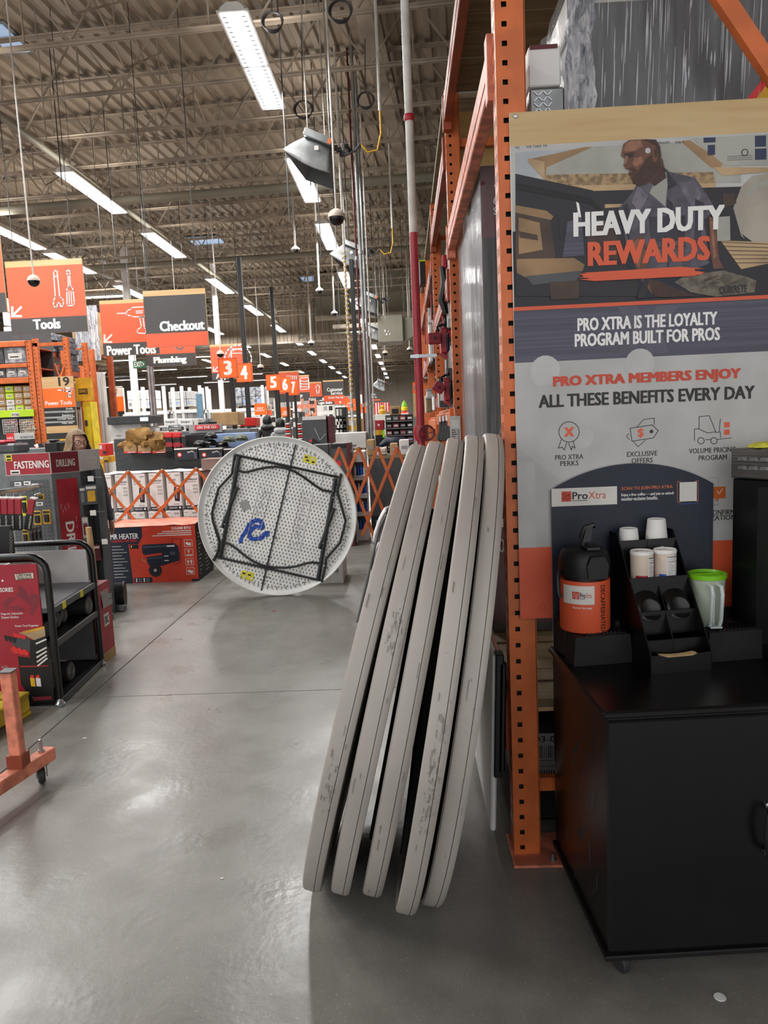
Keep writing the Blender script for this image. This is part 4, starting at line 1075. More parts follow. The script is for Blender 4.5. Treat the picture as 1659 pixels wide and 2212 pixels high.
for i_ in (1, 2, 4):
    y_, zt_, zf = lev[i_]; ye = lev[i_ + 1][0] if i_ < 4 else Yb; zz_ = zt_ + (.07 if i_ < 4 else 0)
    MB().prism([(y_, zf), (ye, zf), (ye, zz_), (y_, zt_ - .004)], (.812, 0, 0), (0, 1, 0), (0, 0, 1), (.003, 0, 0), 'black_gloss').build('divider', t)
# paper cups, upside down
def cup_stack(x_, y_, z_, n, label, grp):
    for k in range(n):
        o = keep(thing('paper_cup', label(k), 'cup', (x_, y_, z_ + k * .012), group=grp))
        MB().lathe([(.0385, 0), (.040, .002), (.0375, .004), (.029, .088), (.027, .090), (.026, .088), (.001, .087)], (x_, y_, z_ + k * .012), 'paper_cup', 28).build('wall', o, True)
cup_stack(Xa + .052, Ya + .252, CZ + .325, 1, lambda k: 'white paper cup upside down, shorter, on the left of the organizer top', 'upturned paper cups on the organizer')
cup_stack(Xa + .150, Ya + .252, CZ + .327, 3, lambda k: ['white paper cup, lowest of the taller upturned stack', 'white paper cup, middle of the taller upturned stack', 'white paper cup on top of the taller upturned stack'][k], 'upturned paper cups on the organizer')
# canisters
for x_, band, lb in ((Xa + .060, 'red', 'cream canister with a red base band, left of the pair'), (Xa + .1395, 'blue', 'cream canister with a blue base band, right of the pair')):
    c = Vector((x_, Ya + .176, CZ + .262)); r = .0355
    t2 = keep(thing('canister', lb, 'canister', c))
    MB().lathe([(r, 0), (r, .082), (r * .98, .084)], c, 'cream', 30).build('body', t2, True)
    MB().lathe([(r * 1.03, .078), (r * 1.04, .086), (r * .98, .090), (r * .9, .086), (.001, .085)], c, 'white', 30).build('lid', t2, True)
    MB().box(c.x - .018, c.x + .012, c.y - .012, c.y + .012, c.z + .086, c.z + .090, 'offwhite', .001).build('tear_tab', t2)
    cp = CylPrint(c, r, .0004); cp.rect(-.035, .001, .05, .013, band); u0 = 0.004 if band == 'red' else -.012; u1 = u0 + .038
    cp.rect(u0, .003, u1, .074, 'white'); cp.text('Nutrition Facts', u0 + .002, .067, u1 - .002, .072, 'sign_black', .03); cp.text('Calories  10', u0 + .002, .051, u1 - .002, .056, 'sign_black', .02)
    for z_ in (.062, .058): cp.rect(u0 + .002, z_, u1 - .006, z_ + .0012, 'print_grey')
    for k in range(9): cp.rect(u0 + .002, .045 - k * .0046, u0 + .018 + .004 * (k % 3), .0462 - k * .0046, 'sign_grey'); cp.rect(u1 - .008, .045 - k * .0046, u1 - .003, .0462 - k * .0046, 'sign_grey')
    cp.build('label_print', t2)
# black plastic lids in two leaning stacks
for sx, lb in ((Xa + .050, 'left stack'), (Xa + .148, 'right stack')):
    proto = None
    for k in range(16):
        if proto is None:
            o = thing('cup_lid', '', 'lid'); MB().lathe([(.001, .004), (.031, .004), (.033, .0055), (.036, .0035), (.040, .002), (.041, 0), (.039, -.001)], (0, 0, 0), 'black_gloss', 26).build('disc', o, True); proto = o
        else: o = dup(proto)
        keep(o); o.location = (sx, Ya + .102 + k * .0023, CZ + .176 + k * .0018); o.rotation_euler = (math.radians(66), 0, 0)
        o['label'] = 'black plastic cup lid in the leaning %s of the organizer' % lb; o['group'] = 'black cup lids, ' + lb
# stirrers
random.seed(6)
for k in range(9):
    c = Vector((.815 + random.uniform(-.004, .004), Ya + .010 + k * .0028, CZ + .045 + .0015 * (k % 3))); m = MB(); pts = [c + Vector((.058 * (j / 4 - 1), 0, .004 * abs(j / 4 - 1) ** 2)) for j in range(9)]
    for j in range(8): m.bar(pts[j], pts[j + 1], .0045, .0016, 'stir_wood')
    o = tag(keep(m.build('stir_stick', off=tuple(c))), 'thin wooden stir stick lying in the front lip of the organizer', 'stirrer', 'wooden stir sticks')
for o in CONTENT:      # turn the contents with the organizer
    v = Matrix.Rotation(ORZ, 3, 'Z') @ (o.location - Vector((Xa, Ya, 0))); o.location = v + Vector((Xa, Ya, 0)); o.rotation_euler.z += ORZ
# pitcher
c = Vector((P(1527, 1230, 2.40).x, 2.40, CZ + .0985)); zt_ = P(1525, 1240, 2.40).z - c.z
t = thing('pitcher', 'translucent pitcher with bright green lid and clear handle on right tray', 'pitcher', c)
MB().lathe([(.044, 0), (.046, .004), (.052, zt_ * .55), (.058, zt_), (.056, zt_), (.050, zt_ * .55), (.043, .006), (.001, .006)], c, 'plastic_clear', 32).build('jug', t, True)
MB().lathe([(.0435, .006), (.0475, zt_ * .40), (.0488, zt_ * .5), (.001, zt_ * .5)], c, 'green_dark', 28).build('drink', t, True)
MB().lathe([(.056, zt_ - .012), (.0605, zt_ - .010), (.061, zt_ + .004), (.054, zt_ + .006), (.050, zt_ - .002), (.001, zt_ - .003)], c, 'green', 32).box(c.x - .045, c.x + .045, c.y - .004, c.y + .004, c.z + zt_ - .003, c.z + zt_ + .004, 'green', .001).build('lid', t, True)
m = MB()
for dx in (-.018, .012): m.tube([c + Vector((dx, -.050, zt_ - .022)), c + Vector((dx + .004, -.075, zt_ - .026)), c + Vector((dx + .006, -.080, zt_ - .05)), c + Vector((dx + .004, -.074, .03)), c + Vector((dx + .004, -.062, .008))], .0062, 'handle_clear', 8)
m.bar(c + Vector((-.012, -.078, .02)), c + Vector((-.012, -.080, zt_ - .05)), .002, .02, 'handle_clear'); m.box(c.x - .018, c.x + .020, c.y - .078, c.y - .05, c.z + .004, c.z + .010, 'handle_clear', .001)
m.build('handle', t, True)
# coffee machine
mc = P(1583, 968, 2.44); MRZ = math.radians(24)
t = thing('coffee_machine', 'tall black coffee machine with brushed steel top at the frame edge', 'machine', (mc.x, mc.y, CZ), MRZ)
hm = mc.z - CZ; loc = lambda mb, name, **k: mb.build(name, t, off=(0, 0, 0), **k)
loc(MB().box(0, .30, -.44, 0, .0, hm - .098, 'black_gloss', .004), 'housing')
loc(MB().box(-.004, .30, -.44, .004, hm - .096, hm, 'brushed', .003), 'steel_head')
m = MB()
for i in range(4):
    for z_ in (hm - .038, hm - .066): m.prism([(0, 0), (.026, 0), (.022, .010), (.004, .010)], (-.004, -.028 - .042 * i, z_), (0, -1, 0), (0, 0, 1), (-.007, 0, -.0), 'steel')
loc(m, 'louvre_vent'); loc(MB().box(.02, .30, -.50, -.44, .0, .03, 'steel', .004), 'drip_shelf'); loc(MB().box(-.0015, 0, -.30, -.10, .05, hm - .12, 'black'), 'side_panel')
q = P(1640, 968, 2.30)
m = MB(); vs = []; nx, ny = 16, 8
for i in range(nx + 1):
    for j in range(ny + 1):
        e = min(1, 5 * min(i / nx, 1 - i / nx)) * min(1, 4 * min(j / ny, 1 - j / ny)); vs.append((mc.x + .03 + .15 * i / nx, mc.y - .10 + .09 * j / ny, mc.z + .002 + .016 * math.sqrt(max(e, 0)) + random.uniform(0, .001)))
m.add(vs, [(i * (ny + 1) + j, (i + 1) * (ny + 1) + j, (i + 1) * (ny + 1) + j + 1, i * (ny + 1) + j + 1) for i in range(nx) for j in range(ny)], 'cloth_yellow')
tag(m.build('cleaning_cloth', smooth=True), 'folded yellow cleaning cloth lying on the coffee machine', 'cloth')
# white disc on the floor
c = F(1555, 2155)
tag(MB().lathe([(.015, 0), (.016, .001), (.015, .0025), (.001, .003)], (c.x, c.y, 0.0005), 'white', 20).build('plastic_disc', smooth=True), 'small white plastic disc lying on the concrete near the cart caster', 'disc')

# ================================================================== LEANING ROUND TABLES
def side_table(bx, by, lean, yaw, label, stain=(), W=.058):
    R_ = .782; t = thing('folding_table', label, 'table', (bx, by, 0), 0, None)
    # local frame: disc in (y,z) plane, normal x, standing on its rim at the origin
    Rm = (Matrix.Rotation(math.radians(-yaw), 4, 'Z') @ Matrix.Rotation(math.radians(lean), 4, 'Y')) ; c0 = Vector((0, 0, R_))
    dz = W / 2 * math.sin(math.radians(lean))
    mt = Matrix.Translation((0, 0, dz)) @ Rm @ Matrix.Translation(c0)
    def L(m, name, par=t, **k):
        m.v = [tuple(mt @ Vector(v)) for v in m.v]; return m.build(name, par, off=(0, 0, 0), **k)
    s = W * .21
    L(MB().lathe([(R_ - .03, -W / 2 + .012), (R_ - .012, -W / 2), (R_ - .003, -W / 2 + .004), (R_, -W / 2 + .012), (R_ + .001, s - .002)], (0, 0, 0), 'table_rim', 96, (1, 0, 0), False), 'skirt', smooth=True)
    L(MB().lathe([(R_ - .004, s - .004), (R_ - .004, s + .001)], (0, 0, 0), 'scuff', 96, (1, 0, 0), False), 'seam_groove', smooth=True)
    L(MB().lathe([(R_ + .001, s), (R_, W / 2 - .008), (R_ - .006, W / 2), (R_ - .02, W / 2 + .001), (.001, W / 2 + .001)], (0, 0, 0), 'table_rim', 96, (1, 0, 0), False), 'tabletop', smooth=True)
    L(MB().lathe([(.001, -W / 2 + .022), (R_ - .03, -W / 2 + .022), (R_ - .03, -W / 2 + .012)], (0, 0, 0), 'table_rim', 64, (1, 0, 0), False), 'underside', smooth=True)
    for sy in (-1, 1):
        m = MB(); xx = -W / 2 + .002
        m.tube([(xx, sy * .40, -.48), (xx, sy * .40, .48)], .013, 'leg_green', 8); m.tube([(xx, sy * .40, -.46), (xx, sy * -.10, -.44)], .011, 'leg_green', 8); m.tube([(xx, sy * .40, .46), (xx, sy * -.10, .44)], .011, 'leg_green', 8); m.tube([(xx - .001, sy * -.10, -.44), (xx - .001, sy * -.10, .44)], .011, 'leg_green', 8)
        L(m, 'leg_frame', smooth=True)
    # scuffs on the near part of the rim
    m = MB()
    for k in range(9):
        an = PI + random.uniform(-1.0, 1.0); x_ = random.uniform(-W * .35, W * .4); w_ = random.uniform(.0004, .0018); dl = random.uniform(.01, .07)
        pts = [(x_ + w_ * sgn, (R_ + .0016) * math.cos(an + dd) , (R_ + .0016) * math.sin(an + dd)) for sgn, dd in ((-1, 0), (1, .004), (1, dl), (-.6, dl * .9))]
        m.poly(pts, 'scuff')
    for a_, sp_, n_ in stain:
        for k in range(n_):
            an = random.gauss(a_, sp_); x_ = random.gauss(W * .05, W * .14); w_ = random.uniform(.0003, .0014); dl = random.uniform(.004, .03)
            m.poly([(x_ + w_ * sgn, (R_ + .0019 + .0002 * (k % 5)) * math.cos(an + dd), (R_ + .0019 + .0002 * (k % 5)) * math.sin(an + dd)) for sgn, dd in ((-1, 0), (1, .002), (1, dl), (-.6, dl * .9))], 'scuff')
    L(m, 'scuff_marks', kind='stuff')
    return t
random.seed(21)
TB = [((703, 1840), (907, 962), 'outermost grey round table of the leaning stack, nearest the open aisle'), ((756, 1845), (945, 955), 'second round table of the leaning stack, dark scuff near its top'), ((815, 1848), (984, 950), 'middle round table of the leaning stack'), ((878, 1877), (1024, 938), 'fourth round table of the leaning stack, heavily scuffed, bottom closest to camera'), ((925, 1864), (1062, 946), 'innermost round table of the stack, resting against the orange upright')]
for (bp_, tp_, lb) in TB:
    B = F(*bp_); T = P(*tp_, B.y); lean = math.degrees(math.atan2(T.x - B.x, T.z))
    side_table(B.x, B.y, lean, 3.4, lb, {'second': ((PI - .42, .05, 46),), 'fourth': ((PI + .05, .13, 90),), 'outermost': ((PI + .12, .06, 26),)}.get(lb.split()[0], ()))

# ================================================================== WHITE ROUND TABLE IN THE AISLE
def disc_table():
    b = F(601, 1289); Yc = 6.93; c = P(599, 1116, Yc); R_ = .757
    t = thing('round_folding_table', 'white round folding table standing on edge, underside with dark folded legs facing us', 'table', (c.x, c.y, 0))
    lean = math.radians(3); ux = Vector((1, 0.0, 0)).normalized(); n = Vector((0, -math.cos(lean), math.sin(lean))); uz = Vector((0, math.sin(lean), math.cos(lean)))
    c = Vector((c.x, c.y, R_ * math.cos(lean) + .003))
    # axis n points to the camera
    m = MB().lathe([(R_ - .012, -.045), (R_, -.035), (R_, .016), (R_ - .008, .022), (R_ - .016, .016), (R_ - .03, -.004), (R_ - .055, -.012)], c, 'table_top', 96, n, False); m.build('rim', t, True)
    MB().lathe([(.001, -.045), (R_ - .012, -.045)], c, 'table_top', 72, n, False).build('tabletop', t, True)
    MB().lathe([(R_ - .07, -.0105), (R_ - .05, -.0105)], c, 'table_top', 96, n, False).lathe([(.001, -.021), (R_ - .05, -.021)], c, 'table_pit', 72, n, False).build('underside_skin', t)  # grey layer under the holes paints the shade in the dimples
    # pitted underside: a tile with a recessed hole for every dimple
    p = Print(c, ux, uz, eps=0)
    a = p.px(638.6, 959.8); b_ = p.px(563.9, 1276.6); sd = Vector((a[0] - b_[0], a[1] - b_[1])).normalized(); sx = Vector((sd.y, -sd.x))
    sp = .033; vs = []; fs = []; R2 = R_ - .062
    W3 = lambda q, h: c + ux * q.x + uz * q.y + n * h
    k = int(R2 / sp) + 1
    for i in range(-k, k + 1):
        for j in range(-k, k + 1):
            q = sx * ((i + (.5 if j % 2 else 0)) * sp) + sd * (j * sp)
            if q.length > R2: continue
            o = len(vs); h = sp / 2
            for e in ((-h, -h), (h, -h), (h, h), (-h, h)): vs.append(W3(q + sx * e[0] + sd * e[1], -.011))
            for g in range(6): an = g * PI / 3 + .5; vs.append(W3(q + sx * (.0052 * math.cos(an)) + sd * (.0105 * math.sin(an)), -.011))
            lb = [o + 4 + g for g in range(6)]   # ring
            fs += [(o, o + 1, lb[5], lb[4]), (o + 1, o + 2, lb[1], lb[0], lb[5]), (o + 2, o + 3, lb[2], lb[1]), (o + 3, o, lb[4], lb[3], lb[2])]
    MB().add(vs, fs, 'table_top').build('dimpled_skin', t, kind='stuff')
    # circumferential ribs
    m = MB()
    for g in range(96):
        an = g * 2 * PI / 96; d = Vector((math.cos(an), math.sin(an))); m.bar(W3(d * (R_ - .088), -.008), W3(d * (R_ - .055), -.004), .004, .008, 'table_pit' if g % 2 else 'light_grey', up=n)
    m.build('edge_rib', t, kind='stuff')
    px = lambda x, y: Vector(p.px(400 + x / 4.1475, 920 + y / 4.1475))
    T = lambda pts, h: [W3(px(*q), h) for q in pts]
    m = MB()
    for k_ in (-3, -2, -1, 1, 2, 3):
        off = sx * (k_ * .167)
        for s0, s1 in ((-.98, -.62), (-.5, -.1) if abs(k_) == 3 else (-.6, -.62), (.62, .98)):
            ext = math.sqrt(max(.01, R2 * R2 - off.length ** 2)); 
            m.bar(W3(off + sd * (s0 * ext), -.009), W3(off + sd * (s1 * ext), -.009), .004, .004, 'light_grey', up=n)
    m.build('moulded_rib', t, kind='stuff')
    m = MB().bar(W3(Vector(a), -.006), W3(Vector(b_), -.006), .013, .010, 'leg_green', up=n)
    for e in ((870, 650, 920, 660), (780, 1000, 830, 1010), (915, 250, 965, 262), (720, 1350, 770, 1360), (930, 310, 980, 290), (670, 1380, 720, 1390)): m.bar(W3(px(e[0], e[1]), -.004), W3(px(e[2], e[3]), -.004), .005, .006, 'charcoal', up=n)
    m.build('centre_fold', t)
    def bar(pts, r, name, h=.004, mat='leg_green'): return MB().tube(T(pts, h), r, mat, 8).build(name, t, True)
    for nm_, main in (('leg', [(488, 270), (320, 1165)]), ('leg', [(1348, 470), (1192, 1368)])): bar(main, .019, nm_, .014)
    bar([(470, 545), (335, 910)], .017, 'leg', .016); bar([(1335, 735), (1205, 1098)], .017, 'leg', .016)
    bar([(462, 262), (1400, 465)], .0115, 'cross_rail'); bar([(262, 1168), (1232, 1388)], .0115, 'cross_rail')
    bar([(470, 395), (520, 413), (560, 412), (650, 388), (730, 372), (820, 366), (900, 378), (990, 412), (1080, 470), (1160, 530), (1230, 575), (1320, 590)], .0115, 'brace_hoop', .018)
    bar([(345, 1045), (400, 1055), (460, 1095), (530, 1155), (610, 1210), (700, 1248), (800, 1265), (900, 1268), (1000, 1255), (1080, 1230), (1140, 1220), (1200, 1228)], .0115, 'brace_hoop', .018)
    bar([(445, 262), (420, 430), (300, 560), (243, 780), (250, 850), (310, 1040), (298, 1120), (262, 1205)], .012, 'brace_hoop', .010)
    bar([(1397, 425), (1362, 590), (1437, 850), (1420, 930), (1385, 1045), (1262, 1190), (1255, 1260), (1225, 1395)], .012, 'brace_hoop', .010)
    for q in ((452, 262), (262, 1195), (1398, 440), (1228, 1385)): MB().lathe([(.001, .03), (.014, .028), (.014, -.004)], W3(px(*q), 0), 'leg_green', 10, n).build('foot_cap', t, True)
    for q in ((400, 600), (360, 880), (340, 1000), (1330, 640), (1240, 1050), (1250, 1250), (428, 470), (1330, 580)): MB().lathe([(.006, .0), (.006, .028), (.001, .030)], W3(px(*q), .004), 'steel', 8, n).build('rivet', t)
    # stickers and marks
    p2 = Print(c + n * -.0105, ux, uz, eps=.0012)
    def poly4(pts, mt_): p2.poly([tuple(p2.px(400 + x / 4.1475, 920 + y / 4.1475)) for x, y in pts], mt_)
    p2.eps = .0022
    for q in (((1068, 255), (1178, 283), (1165, 350), (1052, 318)), ((505, 1292), (620, 1318), (608, 1392), (492, 1362))): poly4(q, 'sticker')
    for x_, y_ in ((1075, 270), (1130, 285), (1085, 300), (1135, 315), (515, 1310), (520, 1340), (565, 1325), (580, 1355)): poly4([(x_, y_), (x_ + 26, y_ + 6), (x_ + 22, y_ + 20), (x_ - 3, y_ + 14)], 'sign_black' if x_ % 2 else 'offwhite')
    poly4([(485, 690), (550, 655), (592, 735), (520, 770)], 'print_grey')
    p2.build('sticker', t)
    random.seed(31); p3 = Print(c + n * -.0105, ux, uz, eps=.0003)
    scrib = [(500, 1045), (520, 1000), (545, 950), (575, 900), (610, 865), (640, 850), (680, 855), (700, 880), (705, 915), (640, 905), (600, 930), (580, 975), (595, 1010), (640, 1020), (690, 1005), (720, 975), (745, 960), (740, 985)]
    pts = [Vector(p3.px(400 + x / 4.1475, 920 + y / 4.1475)) for x, y in scrib]
    for rep in range(11):
        off = Vector((random.uniform(-.018, .018), random.uniform(-.018, .018))); p3.line([tuple(q + off + Vector((random.uniform(-.006, .006), random.uniform(-.006, .006)))) for q in pts], .010, 'crayon')
    p3.build('crayon_scribble', t)
    # moulded lettering
    m3 = MB()
    for (s_, q0, q1, wd, flip) in (('LIFETIME', (985, 1060), (1085, 640), .055, 0), ('LIFETIME', (600, 1010), (715, 560), .055, 0)):
        A, B_ = px(*q0), px(*q1); d = (B_ - A); L_ = d.length; d.normalize(); w_ = Vector((d.y, -d.x)); vs_, fs_, ax_, bx_, ay_, by_ = text_geo(s_, .0)
        m3.add([W3(A + d * (L_ * (x_ - ax_) / (bx_ - ax_)) + w_ * (wd * (.5 - (y_ - ay_) / (by_ - ay_))), -.0085) for x_, y_ in vs_], fs_, 'light_grey')
        cs = [A - d * .04 + w_ * wd, B_ + d * .04 + w_ * wd, B_ + d * .04 - w_ * wd, A - d * .04 - w_ * wd]
        for k_ in range(4): m3.bar(W3(cs[k_], -.009), W3(cs[(k_ + 1) % 4], -.009), .004, .004, 'light_grey', up=n)
    m3.build('moulded_lettering', t)
disc_table()
# what the round table leans on, hidden mostly: grey carton just behind it
a = P(700, 1190, 7.35)
def carton(name, label, cat, x0, y0, x1, y1, Y, depth, mat, prints=None, ch=.004, floor=False, group=None, eps=.001, back=None):
    a, b = P(x0, y0, Y), P(x1, y1 - 0, Y); zb = 0 if floor else b.z
    t = thing(name, label, cat, ((a.x + b.x) / 2, Y + depth / 2, zb), group=group)
    m = MB().box(a.x, b.x, Y, Y + depth, zb, a.z, mat, ch)
    m.build('body', t)
    if prints:
        p = Print((a.x, Y, zb), eps=eps); prints(p, b.x - a.x, a.z - zb); p.build('print', t)
    return t
def p_grey(p, W, H): p.rect(W * .7, H * .3, W * .9, H * .7, 'mid_grey'); p.line([(W * .1, H * .5), (W * .5, H * .5)], .01, 'mid_grey')
carton('carton', 'pale grey carton on the floor behind the right side of the round table', 'box', 640, 1185, 742, 1250, 7.35, .45, 'light_grey', p_grey, floor=True)

# ------------------------------------------------------------------ torpedo heater box
def heater_print(p, W, H):
    p.rect(0, 0, W, H, 'mrh_red' if 'mrh_red' in MATS else M('mrh_red', '#c23a24', .45, var=.03).name)
    p.poly([(0, H), (0, 0), (W * .235, 0), (W * .215, H * .70), (W * .33, H * .70), (W * .385, H * .83), (W * .385, H)], 'navy')
    p.text('MR HEATER', W * .015, H * .80, W * .34, H * .89, 'white', .03); p.text('CONTRACTOR SERIES', W * .02, H * .74, W * .32, H * .79, 'red_bright', .02)
    for k in range(11): p.rect(W * .02, H * (.66 - k * .055), W * (.13 + .03 * (k * 7 % 3)), H * (.675 - k * .055), 'print_grey')
    p.text('210,000 BTU', W * .73, H * .925, W * .95, H * .975, 'white', .03)
    for k in range(3): p.rect(W * (.62 - .06 * k), H * (.895 - k * .035), W * .955, H * (.91 - k * .035), 'offwhite')
    p.rect(W * .235, H * .62, W * .33, H * .69, 'black'); p.text('1', W * .245, H * .64, W * .255, H * .675, 'white', .02)
    # pictured heater
    p.poly([(W * .37, H * .66), (W * .39, H * .685), (W * .75, H * .69), (W * .79, H * .64), (W * .80, H * .50), (W * .79, H * .38), (W * .60, H * .30), (W * .45, H * .28), (W * .42, H * .36), (W * .41, H * .46), (W * .60, H * .49), (W * .585, H * .53), (W * .39, H * .50), (W * .37, H * .54)], 'navy')
    p.poly([(W * .385, H * .655), (W * .74, H * .665), (W * .74, H * .64), (W * .385, H * .62)], 'slate')
    p.poly([(W * .42, H * .44), (W * .60, H * .455), (W * .60, H * .435), (W * .42, H * .42)], 'slate'); p.rect(W * .62, H * .46, W * .67, H * .475, 'offwhite'); p.rect(W * .62, H * .38, W * .67, H * .395, 'offwhite')
    p.rect(W * .66, H * .63, W * .75, H * .655, 'offwhite'); p.rect(W * .69, H * .48, W * .75, H * .54, 'slate')
    p.disc(W * .505, H * .22, H * .115, 'black', 24); p.ring(W * .505, H * .22, H * .085, H * .012, 'slate'); p.disc(W * .505, H * .22, H * .03, 'print_grey', 12)
    p.line([(W * .72, H * .69), (W * .73, H * .77), (W * .83, H * .77), (W * .80, H * .35), (W * .72, H * .30)], .006, 'maroon'); p.line([(W * .37, H * .46), (W * .36, H * .42), (W * .40, H * .38)], .007, 'p_sand')
    for k in range(4):
        y0 = H * (.62 - k * .165); p.line([(W * .865, y0), (W * .955, y0), (W * .955, y0 + H * .12), (W * .865, y0 + H * .12)], .004, 'offwhite', True)
        if k == 2: 
            for s in (-.018, .018): p.poly([(W * (.91 + s) - .006, y0 + H * .02), (W * (.91 + s) + .006, y0 + H * .02), (W * (.91 + s) + .006, y0 + H * .06), (W * (.91 + s) + .016, y0 + H * .06), (W * (.91 + s), y0 + H * .10), (W * (.91 + s) - .016, y0 + H * .06), (W * (.91 + s) - .006, y0 + H * .06)], 'offwhite')
        elif k == 1: p.text('9', W * .895, y0 + H * .045, W * .92, y0 + H * .105, 'offwhite', .02); p.rect(W * .88, y0 + H * .01, W * .945, y0 + H * .025, 'offwhite')
        else: p.disc(W * .895, y0 + H * .06, H * .025, 'offwhite', 10); p.rect(W * .90, y0 + H * .02, W * .94, y0 + H * .07, 'offwhite')
    p.rect(W * .25, H * .01, W * .46, H * .10, 'navy')
    for k in range(4): p.rect(W * (.27 + .09 * (k % 2)), H * (.025 + .035 * (k // 2)), W * (.285 + .09 * (k % 2)), H * (.05 + .035 * (k // 2)), 'white'); p.rect(W * (.30 + .09 * (k % 2)), H * (.03 + .035 * (k // 2)), W * (.34 + .09 * (k % 2)), H * (.04 + .035 * (k // 2)), 'print_grey')
    p.rect(W * .92, 0, W, H * .04, 'navy')
t = carton('heater_box', 'large red boxed torpedo heater on the floor left of the round table', 'box', 234, 1141, 430, 1258, 7.73, .62, 'sign_orange', heater_print, floor=True)
a = P(234, 1141, 7.73); b = P(430, 1258, 7.73)
m = MB(); vs = []; random.seed(14)
for i in range(9):
    for j in range(5): vs.append((a.x - .005 + (b.x - a.x + .01) * i / 8, 7.725 + .63 * j / 4, a.z + .001 + random.uniform(0, .012) + (.02 if 0 < j < 4 else 0)))
m.add(vs, [(i * 5 + j, (i + 1) * 5 + j, (i + 1) * 5 + j + 1, i * 5 + j + 1) for i in range(8) for j in range(4)], M('faded_red', '#e8876e', .5, var=.08, scale=5).name); m.build('top_flap', t)
p = Print((b.x, 7.73, 0), (0, 1, 0), (0, 0, 1), eps=.001); p.rect(0, 0, .62, a.z, 'black')
for k in range(12): p.rect(.06, .06 + k * .04, .10 + .04 * (k % 3), .07 + k * .04, 'print_grey'); p.rect(.3, .06 + k * .04, .42 + .04 * (k % 2), .07 + k * .04, 'print_grey')
p.build('side_print', t)
# tower heater cartons behind the gate
def quartz_print(kind, W, H):
    def f(p, W, H):
        if kind == 0:
            p.text('Quartz', W * .12, H * .77, W * .66, H * .835, 'sign_grey', .025); p.text('Radiant Heater', W * .14, H * .72, W * .62, H * .75, 'sign_black', .02)
            p.poly([(W * .50, H * .24), (W * .84, H * .22), (W * .90, H * .52), (W * .84, H * .66), (W * .54, H * .66), (W * .48, H * .52)], 'black'); p.poly([(W * .58, H * .30), (W * .68, H * .30), (W * .68, H * .58), (W * .60, H * .58)], 'print_grey'); p.poly([(W * .72, H * .30), (W * .80, H * .30), (W * .81, H * .58), (W * .73, H * .58)], 'red_dark')
            p.text('1500 Watts', W * .40, H * .135, W * .82, H * .165, 'sign_black', .01)
        else:
            p.text('Calefactor', W * .05, H * .77, W * .92, H * .835, 'sign_grey', .025); p.text('Radiante de Cuarzo', W * .07, H * .72, W * .82, H * .75, 'sign_black', .02)
            for k in range(7): p.rect(W * .10, H * (.52 - k * .045), W * (.40 + .05 * (k % 3)), H * (.528 - k * .045), 'print_grey')
            for k in range(3): p.rect(W * .56, H * (.60 - k * .09), W * .92, H * (.66 - k * .09), 'light_grey')
            p.text('1500W', W * .08, H * .15, W * .40, H * .18, 'sign_black', .01)
        p.rect(W * .08, H * .93, W * .35, H * .94, 'sign_grey'); p.rect(W * .6, H * .925, W * .95, H * .935, 'sign_grey'); p.rect(W * .6, H * .90, W * .9, H * .91, 'sign_grey')
        p.rect(0, 0, W, H * .105, 'navy'); p.text('MEDIUM' if kind == 0 else 'MEDIANO', W * .06, H * .03, W * .62, H * .075, 'white', .02); p.disc(W * .82, H * .055, W * .08, 'white', 8)
    return f
YB = 8.75
xs0 = [209, 245, 281, 318, 355.5, 394, 433]; nmq = ['leftmost', 'second from left', 'third from left', 'fourth from left', 'fifth from left', 'sixth from left']
for r, (ya, yb, desc) in enumerate(((1002, 1084, 'upper'), (1086.5, 1168, 'lower'))):
    for k in range(6):
        y_a = ya - (k - 3) * 1.4; kind = (k % 2) if r == 0 else 1 - (k % 2) if k in (2, 4) else 1
        a = P(xs0[k] + .6, y_a, YB); b = P(xs0[k + 1] - .6, y_a + (yb - ya), YB)
        zt_ = .668 + .45 if r == 0 else .660; zb_ = .668 if r == 0 else .215
        t = thing('heater_carton', 'white tower heater carton, %s in the %s row behind the orange gate' % (nmq[k], desc), 'box', ((a.x + b.x) / 2, YB, zb_), group='white tower heater cartons')
        MB().box(a.x, b.x, YB, YB + .22, zb_, zt_, 'carton_white', .003).build('body', t)
        p = Print((a.x, YB, zb_), eps=.001); quartz_print(kind, 0, 0)(p, b.x - a.x, zt_ - zb_); p.build('print', t)
t = carton('heater_carton', 'brownish tower heater carton at the right end of the upper row', 'box', 434, 992, 484, 1080, 8.80, .35, M('carton_brown', '#8a6f68', .6, var=.06).name, lambda p, W, H: (p.text('Calefactor', W * .05, H * .7, W * .42, H * .76, 'sign_black', 0), p.text('Quartz', W * .55, H * .72, W * .95, H * .78, 'sign_black', 0)))
t = carton('carton_stack_base', 'wooden pallet and low cartons under the white heater cartons', 'pallet', 209, 1170, 480, 1200, 8.75, .5, 'lumber', lambda p, W, H: [p.rect(W * k / 6 + .05, .02, W * k / 6 + .2, H * .5, 'black') for k in range(6)], floor=True)
a = P(209, 1002, YB); b = P(480, 990, YB)
m = MB(); vs = []
for i in range(19):
    for j in range(4): vs.append((a.x + (b.x - a.x) * i / 18, YB - .01 + .5 * j / 3, 1.121 + random.uniform(.0, .016)))
m.add(vs, [(i * 4 + j, (i + 1) * 4 + j, (i + 1) * 4 + j + 1, i * 4 + j + 1) for i in range(18) for j in range(3)], 'white'); tag(m.build('paper_cover'), 'creased white paper sheet lying over the white heater cartons', 'sheet')

